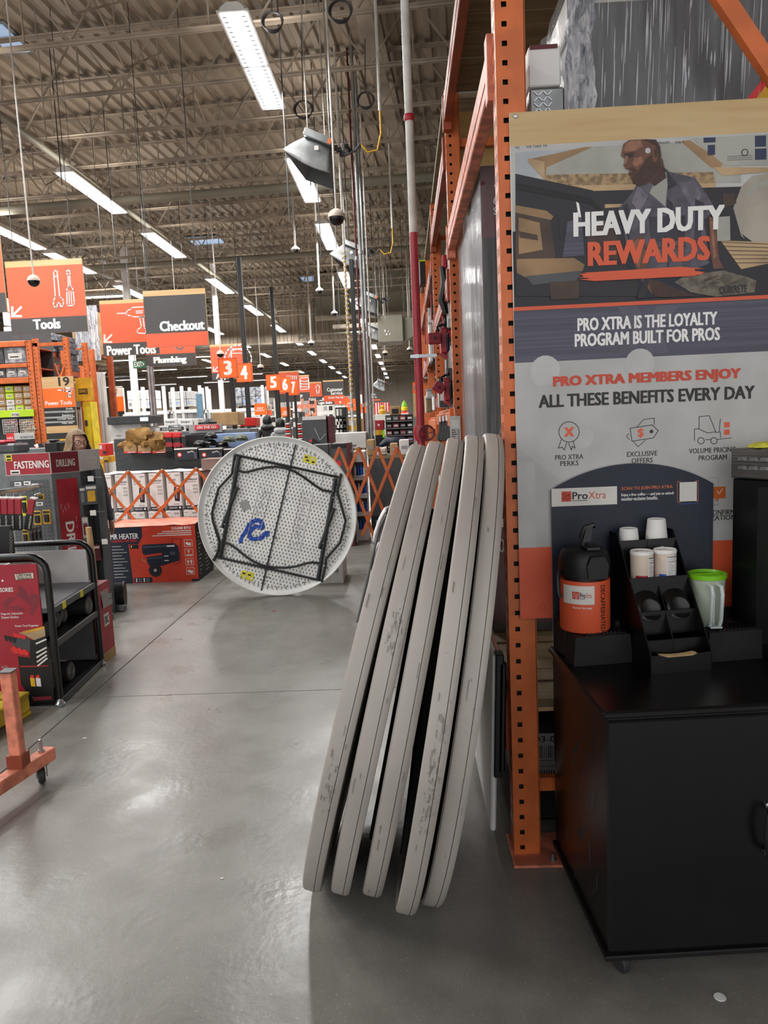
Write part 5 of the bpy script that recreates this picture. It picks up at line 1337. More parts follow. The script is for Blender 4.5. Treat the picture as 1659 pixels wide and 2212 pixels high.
# ------------------------------------------------------------------ orange folding gates
def gate(label, tops, dx, dy, Y, ncross):
    c = P(tops[0][0], tops[0][1], Y); t = thing('folding_gate', label, 'gate', (c.x, Y, c.z - .9))
    for k, (x, y) in enumerate(tops):
        for s in (-1, 1):
            a = P(x, y, Y + .012 * s); b = P(x + s * dx, y + dy, Y + .012 * s); a.y = b.y = Y + .012 * s
            MB().bar(a, b, .010, .034, 'orange', up=(0, 1, 0)).build('slat', t) if False else MB().bar(a, b, .034, .006, 'orange', up=(0, -1, 0), ch=.002).build('slat', t)
    m = MB(); 
    for k, (x, y) in enumerate(tops):
        for j in range(0, ncross + 1):
            q = P(x + dx * j / ncross, y + dy * j / ncross, Y - .018); m.lathe([(.010, 0), (.009, .005), (.001, .008)], q, 'steel', 8, (0, -1, 0))
    m.build('rivets', t, kind='stuff')
gate('orange folding gate stretched wide across the white heater cartons', [(203 + 73.6 * k, 1021.5 - 3.4 * k) for k in range(4)], 134, 156, 8.2, 3.64 and 4)
gate('orange folding gate bunched narrow between the round table and the leaning stack', [(733 + 41.5 * k, 967 - .8 * k) for k in range(5)], 75, 192, 8.2, 4)

# ------------------------------------------------------------------ white folding chairs behind the table stack
def chair_proto():
    t = thing('folding_chair', '', 'chair')
    for s in (-1, 1):
        MB().tube([(0, s * .21, .02), (.02, s * .21, .45), (.035, s * .205, .80), (.07, s * .18, .92)], .011, 'mid_grey', 8).build('leg', t, True)
        MB().tube([(.06, s * .19, .0), (.05, s * .19, .40), (.02, s * .185, .62)], .010, 'mid_grey', 8).build('leg', t, True)
    MB().tube([(0, -.21, .12), (0, .21, .12)], .008, 'mid_grey', 6).build('stretcher', t)
    sec = lambda z, x: [(x, -.20, z), (x - .012, -.1, z), (x - .016, 0, z), (x - .012, .1, z), (x, .2, z)]
    m = MB(); vs = []
    rows_ = [(.68, .022, .96), (.74, .020, 1.0), (.84, .034, 1.0), (.90, .05, .96), (.93, .062, .86), (.935, .07, .8)]
    for z, x, w in rows_:
        for q in sec(z, x): vs.append((q[0], q[1] * w, q[2]))
    m.add(vs, [(i * 5 + k, i * 5 + k + 1, (i + 1) * 5 + k + 1, (i + 1) * 5 + k) for i in range(5) for k in range(4)], 'white'); o = m.build('backrest', t, True)
    s_ = o.modifiers.new('th', 'SOLIDIFY'); s_.thickness = .014
    MB().box(.030, .052, -.19, .19, .22, .63, 'white', .010).build('seat', t)
    return t
cp_ = chair_proto(); lean = math.radians(13)
for k in range(4):
    o = cp_ if k == 0 else dup(cp_)
    b = F(777, 1318); o.location = (b.x + .012 + k * .055, 5.98 + k * .02, .0); o.rotation_euler = (0, lean, math.radians(-2))
    o['label'] = ['white folding chair with grey legs, outermost of the leaning row behind the table stack', 'white folding chair, second of the leaning row', 'white folding chair, third of the leaning row', 'white folding chair, innermost of the leaning row'][k]; o['group'] = 'white folding chairs leaning behind the grey tables'
# folded rectangular table leaning on the rack post behind the stack
t = thing('rectangular_folding_table', 'folded rectangular table with white top and black edge leaning by the orange upright', 'table', (.27, 2.9, 0))
mt = Matrix.Translation((.275, 0, 0)) @ Matrix.Rotation(math.radians(2.2), 4, 'Y')
MB().box(-.02, .0, 2.62, 4.2, .06, .74, 'white', .006, mt).build('tabletop', t)
MB().box(.0, .028, 2.60, 2.64, .30, .72, 'black', .006, mt).build('leg_bracket', t)
MB().box(-.012, .018, 2.60, 2.66, .28, .75, 'black_metal', .004, mt).build('edge_rail', t)
a, b = P(1037, 1432, 3.1), P(1078, 1530, 2.75)
MB().tube([a, a.lerp(b, .6), b], [.012, .012, .017], 'black_metal', 10).build('leg_tube', t, True)
MB().lathe([(.017, -.03), (.02, -.02), (.02, .02), (.014, .03)], a.lerp(b, .75), 'black', 10, tuple(b - a)).box(b.x - .02, b.x + .05, b.y - .02, b.y + .03, b.z - .02, b.z + .03, 'black', .006).build('lock_collar', t)

# ================================================================== LEFT FOREGROUND
# black tubular merchandiser
Y0, Y1 = 4.20, 4.95; fr = F(130, 1528); XRt = -2.13; XL = -2.98
t = thing('display_rack', 'black tubular display rack with red printed end panel and rolls on its shelves', 'rack', (-2.5, 4.2, 0))
zt0 = P(30, 1203, Y0).z; zt1 = P(120, 1173, Y1).z; XB = XRt - .06
def hoop(Y, xl, xr, z1, z0=.05, r=.10): return [(xr, Y, z0), (xr, Y, z1 - r)] + [(xr - r + r * math.cos(a_), Y, z1 - r + r * math.sin(a_)) for a_ in (PI / 8, PI / 4, 3 * PI / 8, PI / 2)] + [(xl + r, Y, z1)] + [(xl + r + r * math.cos(a_), Y, z1 - r + r * math.sin(a_)) for a_ in (5 * PI / 8, 3 * PI / 4, 7 * PI / 8, PI)] + [(xl, Y, z0)]
MB().tube(hoop(Y0, XL, XRt, zt0), .021, 'black_gloss', 10).build('front_hoop', t, True)
MB().tube(hoop(Y1, XL, XB, zt1), .021, 'black_gloss', 10).build('back_hoop', t, True)
MB().tube(hoop(Y0 + .05, XL, XRt - .02, zt0 - .03), .012, 'black_gloss', 8).build('inner_hoop', t, True)
zs = [P(112, 1282, Y0 + .1).z, P(120, 1345, Y0 + .1).z, P(135, 1517, Y0 + .1).z]
zs = [.60, .40, .045]
for z in zs:
    MB().prism([(XL, Y0), (XRt, Y0), (XB, Y1), (XL, Y1)], (0, 0, z), (1, 0, 0), (0, 1, 0), (0, 0, -.028), 'black_metal' if z < .5 else 'charcoal').build('shelf', t)
    MB().bar((XRt, Y0, z - .02), (XB, Y1, z - .02), .03, .045, 'black_gloss', ch=.004).build('shelf_rail', t)
MB().box(-2.62, -2.60, Y0 + .03, Y1 - .03, .60, zt1 - .08, 'light_grey').build('upper_back_panel', t)
MB().box(XL, XB - .03, Y1 - .012, Y1 - .004, .60, zt1 - .05, 'light_grey').box(XL, XB - .03, Y1 - .012, Y1 - .004, .05, .58, M('panel_grey', '#56565a', .6, var=.04).name).build('back_panel', t)
for q in ((XRt, Y0), (XB, Y1), (XL, Y0), (XL, Y1)): MB().lathe([(.001, 0), (.028, .0), (.03, .006), (.03, .018), (.022, .024), (.012, .05)], (q[0], q[1], 0), 'steel', 16).build('levelling_foot', t, True)
e = MB().box(XL + .03, XRt - .055, Y0 - .006, Y0 + .006, .07, zt0 - .045, M('husky_red', '#9c1c2c', .4, var=.03).name, .002).build('end_panel', t)
p = Print((0, Y0 - .006, 0), eps=.0006)
pg = lambda pts, m: p.poly([tuple(Vector(p.px(*q))) for q in pts], m)
pz = lambda x, y: (x / 6.143, 1180 + y / 6.143)     # from the 230x360 crop
G = lambda pts, m: pg([pz(*q) for q in pts], m)
G([(250, 520), (350, 590), (380, 690), (400, 625), (540, 650), (500, 790), (440, 920), (390, 900), (420, 800), (330, 720), (250, 670), (170, 640), (240, 620)], 'red_dark'); G([(20, 760), (110, 680), (210, 685), (120, 760), (90, 800), (260, 800), (350, 860), (120, 840), (60, 830)], 'red_dark')
G([(190, 365), (445, 345), (452, 430), (205, 452)], 'sign_black'); G([(195, 370), (440, 352), (447, 425), (210, 445)], 'cream')
p.textp('LIFETIME', 36, 1240.5, 69, 1246.5, 'sign_grey', .03); p.textp('WARRANTY', 36.5, 1247.5, 70, 1252, 'sign_grey', .03)
p.textp('SORIES', 0, 1270, 29, 1279, 'white', .03); p.textp('7', -4, 1246, 1, 1256, 'white', .03); p.discp(5.5, 1254.5, 2.3, 'white', 12)
p.textp('Magnetic Adjustable', 2, 1324, 50, 1329.5, 'white', .01); p.textp('Drawer Dividers', 3, 1331, 41, 1336.5, 'white', .01); p.textp('Power Tool Organizer', 33, 1350, 84, 1356, 'white', .01)
G([(245, 1150), (590, 1060), (605, 1190), (455, 1245), (330, 1180)], 'p_sand'); G([(300, 1130), (590, 1062), (592, 1090), (330, 1160)], 'gold')
G([(400, 1240), (455, 1245), (605, 1190), (700, 1600), (720, 2060), (440, 2070), (280, 1830), (240, 1460), (400, 1480)], 'black'); G([(150, 1220), (400, 1220), (400, 1400), (180, 1320)], 'charcoal')
G([(270, 1585), (640, 1580), (645, 1592), (275, 1605)], 'red')
for k, (x0_, y0_) in enumerate(((485, 1290), (490, 1410), (495, 1470), (500, 1530), (510, 1580))): p.line([p.px(*pz(x0_, y0_)), p.px(*pz(x0_ + 125 - k * 2, y0_ - 55 - k * 10))], .009, 'offwhite')
for k in range(3):
    x_ = 50 + k * 55; G([(x_, 1180 + k * 12), (x_ + 60, 1190 + k * 12), (x_ + 55, 1270 + k * 8), (x_ + 20, 1250 + k * 10)], 'black'); G([(x_ + 120, 1150 + k * 10), (x_ + 175, 1155 + k * 10), (x_ + 190, 1200 + k * 12), (x_ + 140, 1210 + k * 10)], 'red_bright')
    x_ = 140 + k * 70; G([(x_, 1350 + k * 18), (x_ + 50, 1320 + k * 20), (x_ + 110, 1380 + k * 16), (x_ + 90, 1430 + k * 14), (x_ + 20, 1400 + k * 12)], 'red_bright')
for x_ in (400, 475): G([(x_, 1745), (x_ + 62, 1750), (x_ + 75, 1860), (x_ + 15, 1855)], 'offwhite' if x_ == 475 else 'gold'); G([(x_ + 8, 1708), (x_ + 45, 1706), (x_ + 55, 1748), (x_ + 5, 1745)], 'red_bright')
p.textp('Tray', 70, 1505, 81, 1510, 'print_grey', .0); p.textp('Holder', 3, 1437, 19, 1445, 'print_grey', .0)
G([(450, 2000), (690, 1985), (690, 2030), (450, 2050)], 'red_dark')
p.build('print', e)
# rolls, trays of goods on the shelves
def roll(y, z, x0, L, r, lb, x=None):
    t = thing('liner_roll', lb, 'roll', (x0, y, z), group='black drawer liner rolls')
    MB().lathe([(.006, 0), (r * .9, 0), (r, .004), (r, L - .004), (r * .9, L), (.006, L)], (x0 - L, y, z + r), 'rubber', 20, (1, 0, 0)).build('roll_body', t, True)
    m = MB()
    for k in range(3): m.tube([(x0 + .0015, y + r * (.25 + .25 * k) * math.cos(a_ * PI / 6), z + r + r * (.25 + .25 * k) * math.sin(a_ * PI / 6)) for a_ in range(12)], .002, 'print_grey', 4, closed=True)
    m.build('wound_end', t)
for k, y in enumerate((4.27, 4.38, 4.49, 4.62)): roll(y, .40, -2.20 - .02 * k, .30, .052, 'black liner roll on the middle shelf, %s from the front' % ORD[k].replace('nearest', 'first'))
roll(4.82, .40, -2.18, .34, .062, 'fattest black liner roll at the back of the middle shelf')
roll(4.34, .045, -2.24, .3, .05, 'small black liner roll at the front of the bottom shelf'); roll(4.52, .045, -2.20, .36, .062, 'larger black liner roll on the bottom shelf')
for k, (z, lb) in enumerate(((.60, 'red and black packet, lower of two on the top shelf'), (.645, 'red and black packet, upper of two on the top shelf'))):
    t = thing('packet', lb, 'packet', (-2.5, 4.3, z)); MB().box(-2.60, -2.37 + .01 * k, 4.40, 4.50, z + .001, z + .043, 'red', .008).build('carton', t); MB().box(-2.55, -2.40, 4.397, 4.40, z + .008, z + .034, 'black').build('label_print', t)
for k, y in enumerate((4.36, 4.66)): 
    c = Vector((XRt + .017 - .06 * (y - Y0) / .75, y, zs[0] - .02)); t = tag(MB().box(c.x, c.x + .002, y - .022, y + .022, c.z - .022, c.z + .022, 'sticker').build('price_tag'), 'yellow price tag on the shelf edge, %s' % ('nearer' if k == 0 else 'farther'), 'tag')
# hanging red boxes on hooks just above the merchandiser
for k in range(5):
    x = [0, 15, 30, 60, -14][k]; a = P(x + 2, 1078, 4.75); tl = [4, 5, 4, 14, 4][k]
    t = thing('tool_holder_box', 'narrow red and black hanging carton, %s' % ['second from left', 'middle one of the five', 'fourth from left', 'rightmost and most tilted', 'leftmost, cut by the frame'][k], 'packet', (a.x, 4.75, a.z), group='red hanging cartons over the black display rack')
    t.rotation_euler = (0, math.radians(tl), 0)
    w_, h_ = .043, .205
    MB().box(-.003, w_ - .006, 0, .02, -h_, 0, 'red', .002).build('carton', t, off=(0, 0, 0)); MB().box(-.004, w_ - .005, -.001, .021, -h_ - .001, -h_ * .48, 'black').build('black_base', t, off=(0, 0, 0))
    p = Print((0, -.001, 0), eps=.001); p.text('FASTENING', .024, -h_ * .95, .036, -h_ * .53, 'offwhite', .01, 90); p.mb.build('print', t, off=(0, 0, 0))
    MB().box(-.002, w_, .01, .05, .0, .012, 'offwhite', .004).tube([(.02, .03, .01), (.02, .03, .03), (.02, .10, .035)], .002, 'steel', 5).build('hang_tab', t, off=(0, 0, 0))
# orange bracket post behind those hooks: black vertical display fin with ring print
a, b = P(8, 1143, 4.5), P(30, 1212, 4.5)
t = thing('display_fin', 'black vertical fin with a row of grey rings above the display rack', 'display', (a.x, 4.5, b.z)); MB().box(a.x - .35, b.x, 4.5, 4.53, b.z, a.z + .02, 'black', .003).build('panel', t)
p = Print((0, 4.5, 0), eps=.001)
for k in range(7): q = p.px(24, 1150 + k * 8); p.ring(q[0], q[1], .009, .003, 'print_grey', 8)
p.build('ring_print', t)
MB().tube([(b.x - .03, 4.52, b.z), (b.x - .03, 4.52, P(20, 1216, 4.5).z), (b.x + .01, 4.40, P(20, 1205, 4.5).z)], .008, 'black_gloss', 6).build('hook', t)

# cardboard dump bin with wooden handles
xa, xb = -2.30, -2.185; 
t = thing('dump_bin', 'red printed cardboard dump bin behind the black display rack', 'display', (-2.3, 5.1, 0))
MB().box(-2.45, xb, 4.99, 5.19, 0, .56, 'red_dark', .004).build('bin', t); MB().box(-2.452, xb + .003, 4.987, 5.193, 0, .07, 'carton_tan').build('tan_base', t)
p = Print((xb, 4.99, 0), (0, 1, 0), (0, 0, 1), eps=.0015); p.rect(0, .075, .2, .56, 'red'); p.rect(.05, .25, .14, .34, 'offwhite'); p.text('DC', .065, .27, .125, .32, 'sign_black', .03); p.text('HANDLES', .03, .48, .16, .51, 'offwhite', .02)
for k in range(4): p.rect(.04, .45 - k * .022, .16 + .05 * (k % 2), .487 - k * .022, 'print_grey')
p.build('print', t)
for k in range(1):
    o = thing('wooden_pole', 'pale wooden tool pole standing in the red dump bin', 'pole', (-2.20 - .06 * k, 5.1 + .05 * k, .4)); x_, y_ = -2.235, 5.08
    MB().tube([(x_, y_, .03), (x_ - .01, y_, .8), (x_ - .015, y_, .96)], [.02, .022, .02], 'pine', 10).build('shaft', o, True)

# yellow pallet, bottom left
t = thing('wooden_pallet', 'yellow painted wooden pallet at the left edge on the concrete', 'pallet', (-2.6, 3.6, 0))
c = F(72, 1575); mt = Matrix.Translation((-2.25, 4.10, 0)) @ Matrix.Rotation(math.radians(-7), 4, 'Z')
for k in range(7): MB().box(-1.0, 0, -.10 - k * .145, -.005 - k * .145, .115, .135, 'pallet_yellow', .003, mt).build('deck_board', t)
for x_ in (-.09, -.5, -1.0):
    MB().box(x_, x_ + .08, -1.0, 0, .022, .113, 'pallet_yellow', .004, mt).build('stringer', t)
for k in (0, 3, 6): MB().box(-1.0, 0, -.10 - k * .145, -.005 - k * .145, 0, .020, 'pallet_yellow', .003, mt).build('bottom_board', t)
t = thing('tool_case', 'dark grey flat case lying on the yellow pallet', 'case', (-2.6, 3.7, .135)); MB().box(-.9, -.25, -.85, -.25, .137, .165, 'charcoal', .01, mt).build('case_body', t); MB().box(-.9, -.35, -.8, -.3, .166, .19, 'offwhite', .004, mt).build('inlay', t)

# salmon orange cart frame
t = thing('stock_cart', 'faded orange tubular stock cart with a caster, cut by the left edge', 'cart', (-2.1, 3.3, 0))
zb = .115; a = F(108, 1612, zb + .03); b = F(-30, 1700, zb + .03)
d = (b - a).normalized()
MB().bar((a.x, a.y, zb), (a.x + d.x * 1.2, a.y + d.y * 1.2, zb), .06, .06, 'orange_worn', ch=.004).build('base_rail', t)
q = Vector((a.x, a.y, 0)) + Vector((d.x, d.y, 0)) * .205
pt = P(22, 1450, q.y)
MB().bar((q.x, q.y, zb + .03), (q.x - .004, q.y, pt.z), .052, .052, 'orange_worn', ch=.004).box(q.x - .035, q.x + .035, q.y - .035, q.y + .035, zb + .03, zb + .09, 'orange_dark').build('post', t)
MB().box(q.x - .034, q.x + .026, q.y - .03, q.y + .03, pt.z, pt.z + .006, 'charcoal', .002).build('post_cap', t)
cc = Vector((a.x, a.y, 0)) + Vector((d.x, d.y, 0)) * .06
w_ = MB().lathe([(.001, -.016), (.030, -.016), (.038, -.012), (.042, 0), (.038, .012), (.030, .016), (.001, .016)], (cc.x, cc.y - .02, .043), 'rubber', 24, (.85, .5, 0)).build('caster_wheel', t, True)
m = MB()
for s in (-1, 1):
    o = Vector((.85, .5, 0)).normalized() * .022 * s; m.prism([(-.012, -.01), (.012, -.01), (.03, .045), (-.03, .045)], Vector((cc.x, cc.y - .02, .043)) + o, (.5, -.85, 0), (0, 0, 1), (.003, .002, 0), 'steel')
m.lathe([(.03, .0), (.032, .006), (.001, .008)], (cc.x, cc.y, .083), 'steel', 14).lathe([(.006, -.02), (.006, .02)], (cc.x, cc.y - .02, .043), 'steel', 10, (.85, .5, 0)); m.build('caster_fork', w_, True)
MB().lathe([(.016, 0), (.016, .012), (.009, .012), (.009, .06), (.007, .062)], (cc.x, cc.y, zb + .03), 'steel', 6).build('stem_bolt', t)

# ================================================================== POWER ACCESSORY GONDOLA
YG = 6.05
A, B = P(8, 978, YG), P(106, 974, YG); C = P(168, 970, 6.28); D = P(213, 968, 6.62)
zT, zH, = 1.475, 1.295
t = thing('accessory_gondola', 'grey pegboard gondola with red fastening and drilling header', 'display', (A.x, YG, 0))
def face(P0, P1, z0, z1, mat, name, th=.02, par=t, fr=None):
    d = Vector((P1.x - P0.x, P1.y - P0.y, 0)); n_ = Vector((d.y, -d.x, 0)).normalized()
    o = MB().prism([(0, z0), (d.length, z0), (d.length, z1), (0, z1)], (P0.x, P0.y, 0), d.normalized(), (0, 0, 1), -n_ * th, mat).build(name, par)
    return o, d.length, Print((P0.x, P0.y, 0), d.normalized(), (0, 0, 1), eps=.001)
for (P0, P1, mt_, tx, tm) in ((A, B, 'red', 'FASTENING', 'white'), (B, C, 'red_dark', 'DRILLING', 'offwhite'), (C, D, 'light_grey', 'WOOD', 'offwhite')):
    o, L_, p = face(P0, P1, zH, zT, mt_, 'header_panel')
    p.text(tx, L_ * .20, zH + .055, L_ * (.97 if tx == 'FASTENING' else .85), zH + .115, tm, .03)
    if tx == 'FASTENING':
        p.rect(.01, zT - .06, .065, zT - .005, 'sticker'); p.rect(.02, zT - .03, .055, zT - .012, 'sign_black'); p.rect(.02, zT - .055, .055, zT - .042, 'sign_black'); p.rect(.04, zH + .01, .12, zH + .045, 'white'); p.rect(.05, zH + .018, .11, zH + .032, 'sign_black')
    for u, v0, v1 in ((0, zH, zT), (L_ - .004, zH, zT)): p.rect(u, v0, u + .006, v1, 'light_grey')
    p.rect(0, zT - .005, L_, zT, 'light_grey'); p.rect(0, zH, L_, zH + .005, 'light_grey'); p.build('print', o)
face(A, B, zH - .045, zH - .003, 'mid_grey', 'top_rail', .03)
o, L_, p = face(A, B, .1, zH - .045, 'pegboard', 'pegboard_panel'); p.rect(0, .1, .03, zH - .045, 'mid_grey'); p.rect(L_ - .025, .1, L_, zH - .045, 'mid_grey'); p.build('frame_edge', o)
o, L_, p = face(B, C, .1, zH - .003, 'mid_grey', 'drilling_column'); p.rect(.035, .3, L_ - .035, zH - .05, 'red')
q0 = .62; p.text('DRILLING', .085, .30, .165, .88, 'white', .03, 90)
random.seed(17)
for k in range(9): u = .05 + random.random() * (L_ - .12); v = .75 + random.random() * .3; p.rect(u, v, u + .003, v + random.random() * .05, 'offwhite')
p.build('print', o)
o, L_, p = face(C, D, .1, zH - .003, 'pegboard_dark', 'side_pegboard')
E_ = P(243, 1030, 6.42)
xe = -2.71
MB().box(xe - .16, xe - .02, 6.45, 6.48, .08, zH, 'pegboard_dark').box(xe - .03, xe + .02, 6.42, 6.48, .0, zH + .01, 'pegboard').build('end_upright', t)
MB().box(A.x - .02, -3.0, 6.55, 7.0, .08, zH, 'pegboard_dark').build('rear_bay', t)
for yy in (6.2, 6.5): MB().bar((xe - .25, yy + .1, .05), (xe + .10, yy, .03), .05, .05, 'mid_grey', ch=.004).build('base_leg', t)
MB().box(A.x - .02, xe - .05, YG + .05, 6.6, .0, .08, 'charcoal').build('base_deck', t)
# hooks and packs
def pack(x, y, Y, w, h, mat, label, grp, kind=0, tilt=0, mt2='black', lone=True):
    c = P(x, y, Y); t = thing('accessory_pack', label, 'packet', c, math.radians(tilt), grp)
    MB().box(0, w, 0, .012, -h, 0, mat, .003).build('card', t, off=(0, 0, 0))
    MB().box(w * .18, w * .82, -.012, 0, -h * .85, -h * .30, mt2, .004).build('blister', t, off=(0, 0, 0))
    MB().box(w * .1, w * .9, -.002, 0, -h * .22, -h * .08, 'offwhite' if kind else 'black').build('header_print', t, off=(0, 0, 0))
    MB().tube([(w / 2, -.05, .012), (w / 2, .30, -.01)], .002, 'steel', 5).build('peg_hook', t, off=(0, 0, 0))
    return t
for (x, y, w, h, m_, l_) in ((71, 1104, .062, .115, 'gold', 'yellow blade pack hanging at centre, left of the pair'), (91, 1102, .062, .115, 'gold', 'yellow blade pack, right of the pair beside the red column'), (80, 1068, .055, .042, 'gold', 'small yellow pack alone near the top hook'), (47, 1144, .05, .12, 'gold', 'yellow bit pack at the left of the lower row'), (62, 1140, .035, .125, 'p_brown', 'brown edged bit pack, second in the lower row'), (71, 1138, .03, .125, 'p_brown', 'brown edged bit pack, third in the lower row'), (80, 1136, .03, .125, 'charcoal', 'dark bit pack, last in the lower row'), (44, 1072, .05, .16, 'sticker', 'tall yellow pack behind the hanging red cartons')):
    pack(x, y, 5.82, w, h, m_, l_, 'packs hanging on the gondola front')
for k, (x, y) in enumerate(((31, 1042), (51, 1040), (68, 1045), (78, 1085))):
    c = P(x, y, 5.9); tag(MB().box(c.x, c.x + .055, 5.9, 5.903, c.z - .03, c.z, 'white', 0).box(c.x + .008, c.x + .04, 5.897, 5.9, c.z - .018, c.z - .010, 'sign_black').build('price_tag'), 'white price tag on a hook, %s' % ['top left', 'top centre', 'top right', 'above the yellow blade packs'][k], 'tag')
random.seed(22); 
for k in range(7):
    y_ = 1047 + k * 2.2; a = P(-5, y_ + 12, 5.4); b = P(95 - k * 3, y_ - 2, 5.95)
    tag(MB().tube([a, b], .004, 'gold' if k in (3,) else 'steel', 5).build('peg_hook'), 'long bare steel peg hook reaching over the red cartons', 'hook', 'long bare peg hooks')
for k, (x, y, w, h, m_, l_, mt2) in enumerate(((182, 1048, .10, .17, 'charcoal', 'clear clamshell of gold drill bits near the column top', 'gold'), (170, 1052, .05, .16, 'charcoal', 'dark clamshell of bits beside the gold drill bits', 'mid_grey'), (176, 1118, .05, .18, 'light_grey', 'long white and red blade pack below the drill bits', 'red_dark'), (200, 1178, .06, .14, 'red_dark', 'dark red pack low on the side panel', 'maroon'), (210, 1262, .07, .10, 'light_grey', 'pale pack at the foot of the side panel', 'charcoal'))):
    pack(x, y, 6.22 if x < 195 else 6.36, w, h, m_, l_, None, 1, 25, mt2)
for k, (x, y) in enumerate(((165, 1032), (170, 1106), (195, 1168))):
    a, b = P(x, y, 6.4), P(x + 55, y - 1, 6.15); tag(MB().tube([a, b], .004, 'steel', 5).box(b.x - .12, b.x - .07, b.y - .004, b.y, b.z - .03, b.z + .015, 'offwhite').build('peg_hook'), 'steel peg hook with a price flag on the side panel, %s' % ['highest', 'middle', 'lowest'][k], 'hook')
# cable reel
c = P(262, 1300, 6.62)
t = thing('cable_reel', 'black reel of cable on the floor behind the gondola foot', 'reel', (c.x, 6.62, 0))
MB().lathe([(.001, -.06), (.12, -.06), (.125, -.05), (.09, -.048), (.09, .048), (.125, .05), (.12, .06), (.001, .06)], (c.x - .02, 6.62, .128), 'black', 28, (1, .25, 0)).build('drum', t, True)
m = MB()
for k in range(7): m.tube([Vector((c.x - .02, 6.62, .128)) + Vector((1, .25, 0)).normalized() * (-.042 + k * .014) + (Vector((-.25, 1, 0)).normalized() * math.cos(a_ * PI / 12) + Vector((0, 0, 1)) * math.sin(a_ * PI / 12)) * .108 for a_ in range(24)], .007, 'rubber', 5, closed=True)
m.build('cable_turns', t, True)

# ================================================================== HANGING SIGNS
def sign(name, label, cat, x0, y0, x1, y1, Y, bands, draw=None, wires=True, bold=.02, par=None, cords=()):
    """bands: list of (y_top_px, material) measured at the left edge"""
    a = P(x0, y0, Y); b = P(x1, y0 - (x1 - x0) * .043, Y); zb_ = P(x0, y1, Y).z
    t = thing(name, label, cat, ((a.x + b.x) / 2, Y, zb_)); o = MB().box(a.x, b.x, Y, Y + .03, zb_, a.z, bands[0][1], .002).build('panel', t)
    p = Print((a.x, Y, 0), eps=.0025); W = b.x - a.x
    for i, (yt, m_) in enumerate(bands):
        zt_ = P(x0, yt, Y).z; zb2 = P(x0, bands[i + 1][0], Y).z if i + 1 < len(bands) else zb_; p.rect(0, zb2, W, zt_, m_)
    if draw: draw(p, W)
    p.build('print', t)
    if wires is False and zb_ > .4: MB().box((a.x + b.x) / 2 - .03, (a.x + b.x) / 2 + .03, Y + .03, Y + .09, 0, (a.z + zb_) / 2, 'dark_grey').build('pole', t)
    if wires:
        for xx in (a.x + W * .12, b.x - W * .12): MB().tube([(xx, Y + .015, a.z - .01), (xx, Y + .015, 7.57)], .006, 'dark_grey', 4).build('hanger', t)
    return t
def arrow(p, x, y, s, Y):
    w = s * .26 * Y / FPX
    p.line([p.px(x, y - s), p.px(x, y), p.px(x + s, y)], w, 'offwhite', px=False); p.line([p.px(x, y), p.px(x + s * 1.0, y - s * 1.0)], w, 'offwhite')
def wrench(p, w=.016):
    z5 = lambda pts: [p.px(x / 3.318, 500 + y / 3.318) for x, y in pts]
    p.line(z5([(385, 285), (410, 280), (414, 320), (388, 325)]), w, 'white', True); p.line(z5([(388, 325), (398, 470), (385, 500), (385, 530), (400, 548), (412, 545), (412, 515), (432, 512), (437, 545), (455, 528), (458, 500), (445, 478), (430, 470), (414, 320)]), w, 'white')
    p.line(z5([(485, 272), (478, 295), (488, 315), (492, 398), (482, 405), (480, 430), (482, 525), (490, 535), (530, 528), (534, 510), (525, 425), (520, 400), (506, 396), (500, 312), (506, 292)]), w, 'white', True); p.line(z5([(495, 430), (500, 520)]), w * .8, 'white'); p.line(z5([(510, 430), (516, 518)]), w * .8, 'white')
def d_tools(p, W):
    wrench(p); arrow(p, 27, 683, 19, 11); p.textp('Tools', 71, 691, 132, 712, 'white', .06)
sign('department_sign', 'orange Tools sign with wrench and screwdriver outline', 'sign', 10, 566, 176, 724, 11, [(566, 'pine'), (579, 'sign_orange'), (690, 'sign_grey')], d_tools)
sign('department_sign', 'orange sign cut off at the left frame edge beside the wrench sign', 'sign', -150, 512, -2, 682, 11, [(512, 'pine'), (522, 'sign_orange'), (640, 'sign_grey')])
def drill(p, f, w, m_='white'):
    p.line(f([(840, 588), (905, 586), (915, 565), (940, 558), (942, 545), (1040, 540), (1060, 560), (1055, 600), (1030, 612), (950, 612), (940, 605), (912, 600), (905, 590)]), w, m_); p.line(f([(1000, 614), (1015, 685), (985, 705), (985, 728), (1045, 732), (1048, 700), (1035, 690), (1025, 614)]), w, m_, True); p.line(f([(978, 572), (1022, 570)]), w, m_); p.line(f([(978, 585), (1022, 583)]), w, m_)
def d_power(p, W):
    drill(p, lambda pts: [p.px(x / 3.318, 500 + y / 3.318) for x, y in pts], .018); arrow(p, 226, 739, 15, 14); p.textp('Power Tools', 230, 748, 338, 768, 'white', .06)
sign('department_sign', 'orange Power Tools sign with drill outline, behind the dark checkout sign', 'sign', 214, 650, 336, 770, 14, [(650, 'pine'), (658, 'sign_orange'), (743, 'sign_grey')], d_power)
sign('checkout_sign', 'dark grey Checkout sign with orange lower band', 'sign', 308, 629, 442, 752, 11, [(629, 'pine'), (641, 'sign_grey'), (722, 'sign_orange')], lambda p, W: p.textp('Checkout', 344, 695, 443, 716, 'white', .06))
sign('department_sign', 'Plumbing sign hanging below and behind the Checkout sign', 'sign', 310, 715, 418, 794, 17, [(715, 'sign_orange'), (767, 'sign_grey')], lambda p, W: (p.textp('Plumbing', 331, 772, 404, 789, 'white', .06), p.ring(*p.px(388, 745), .10, .03, 'white', 10, PI, 2 * PI)))
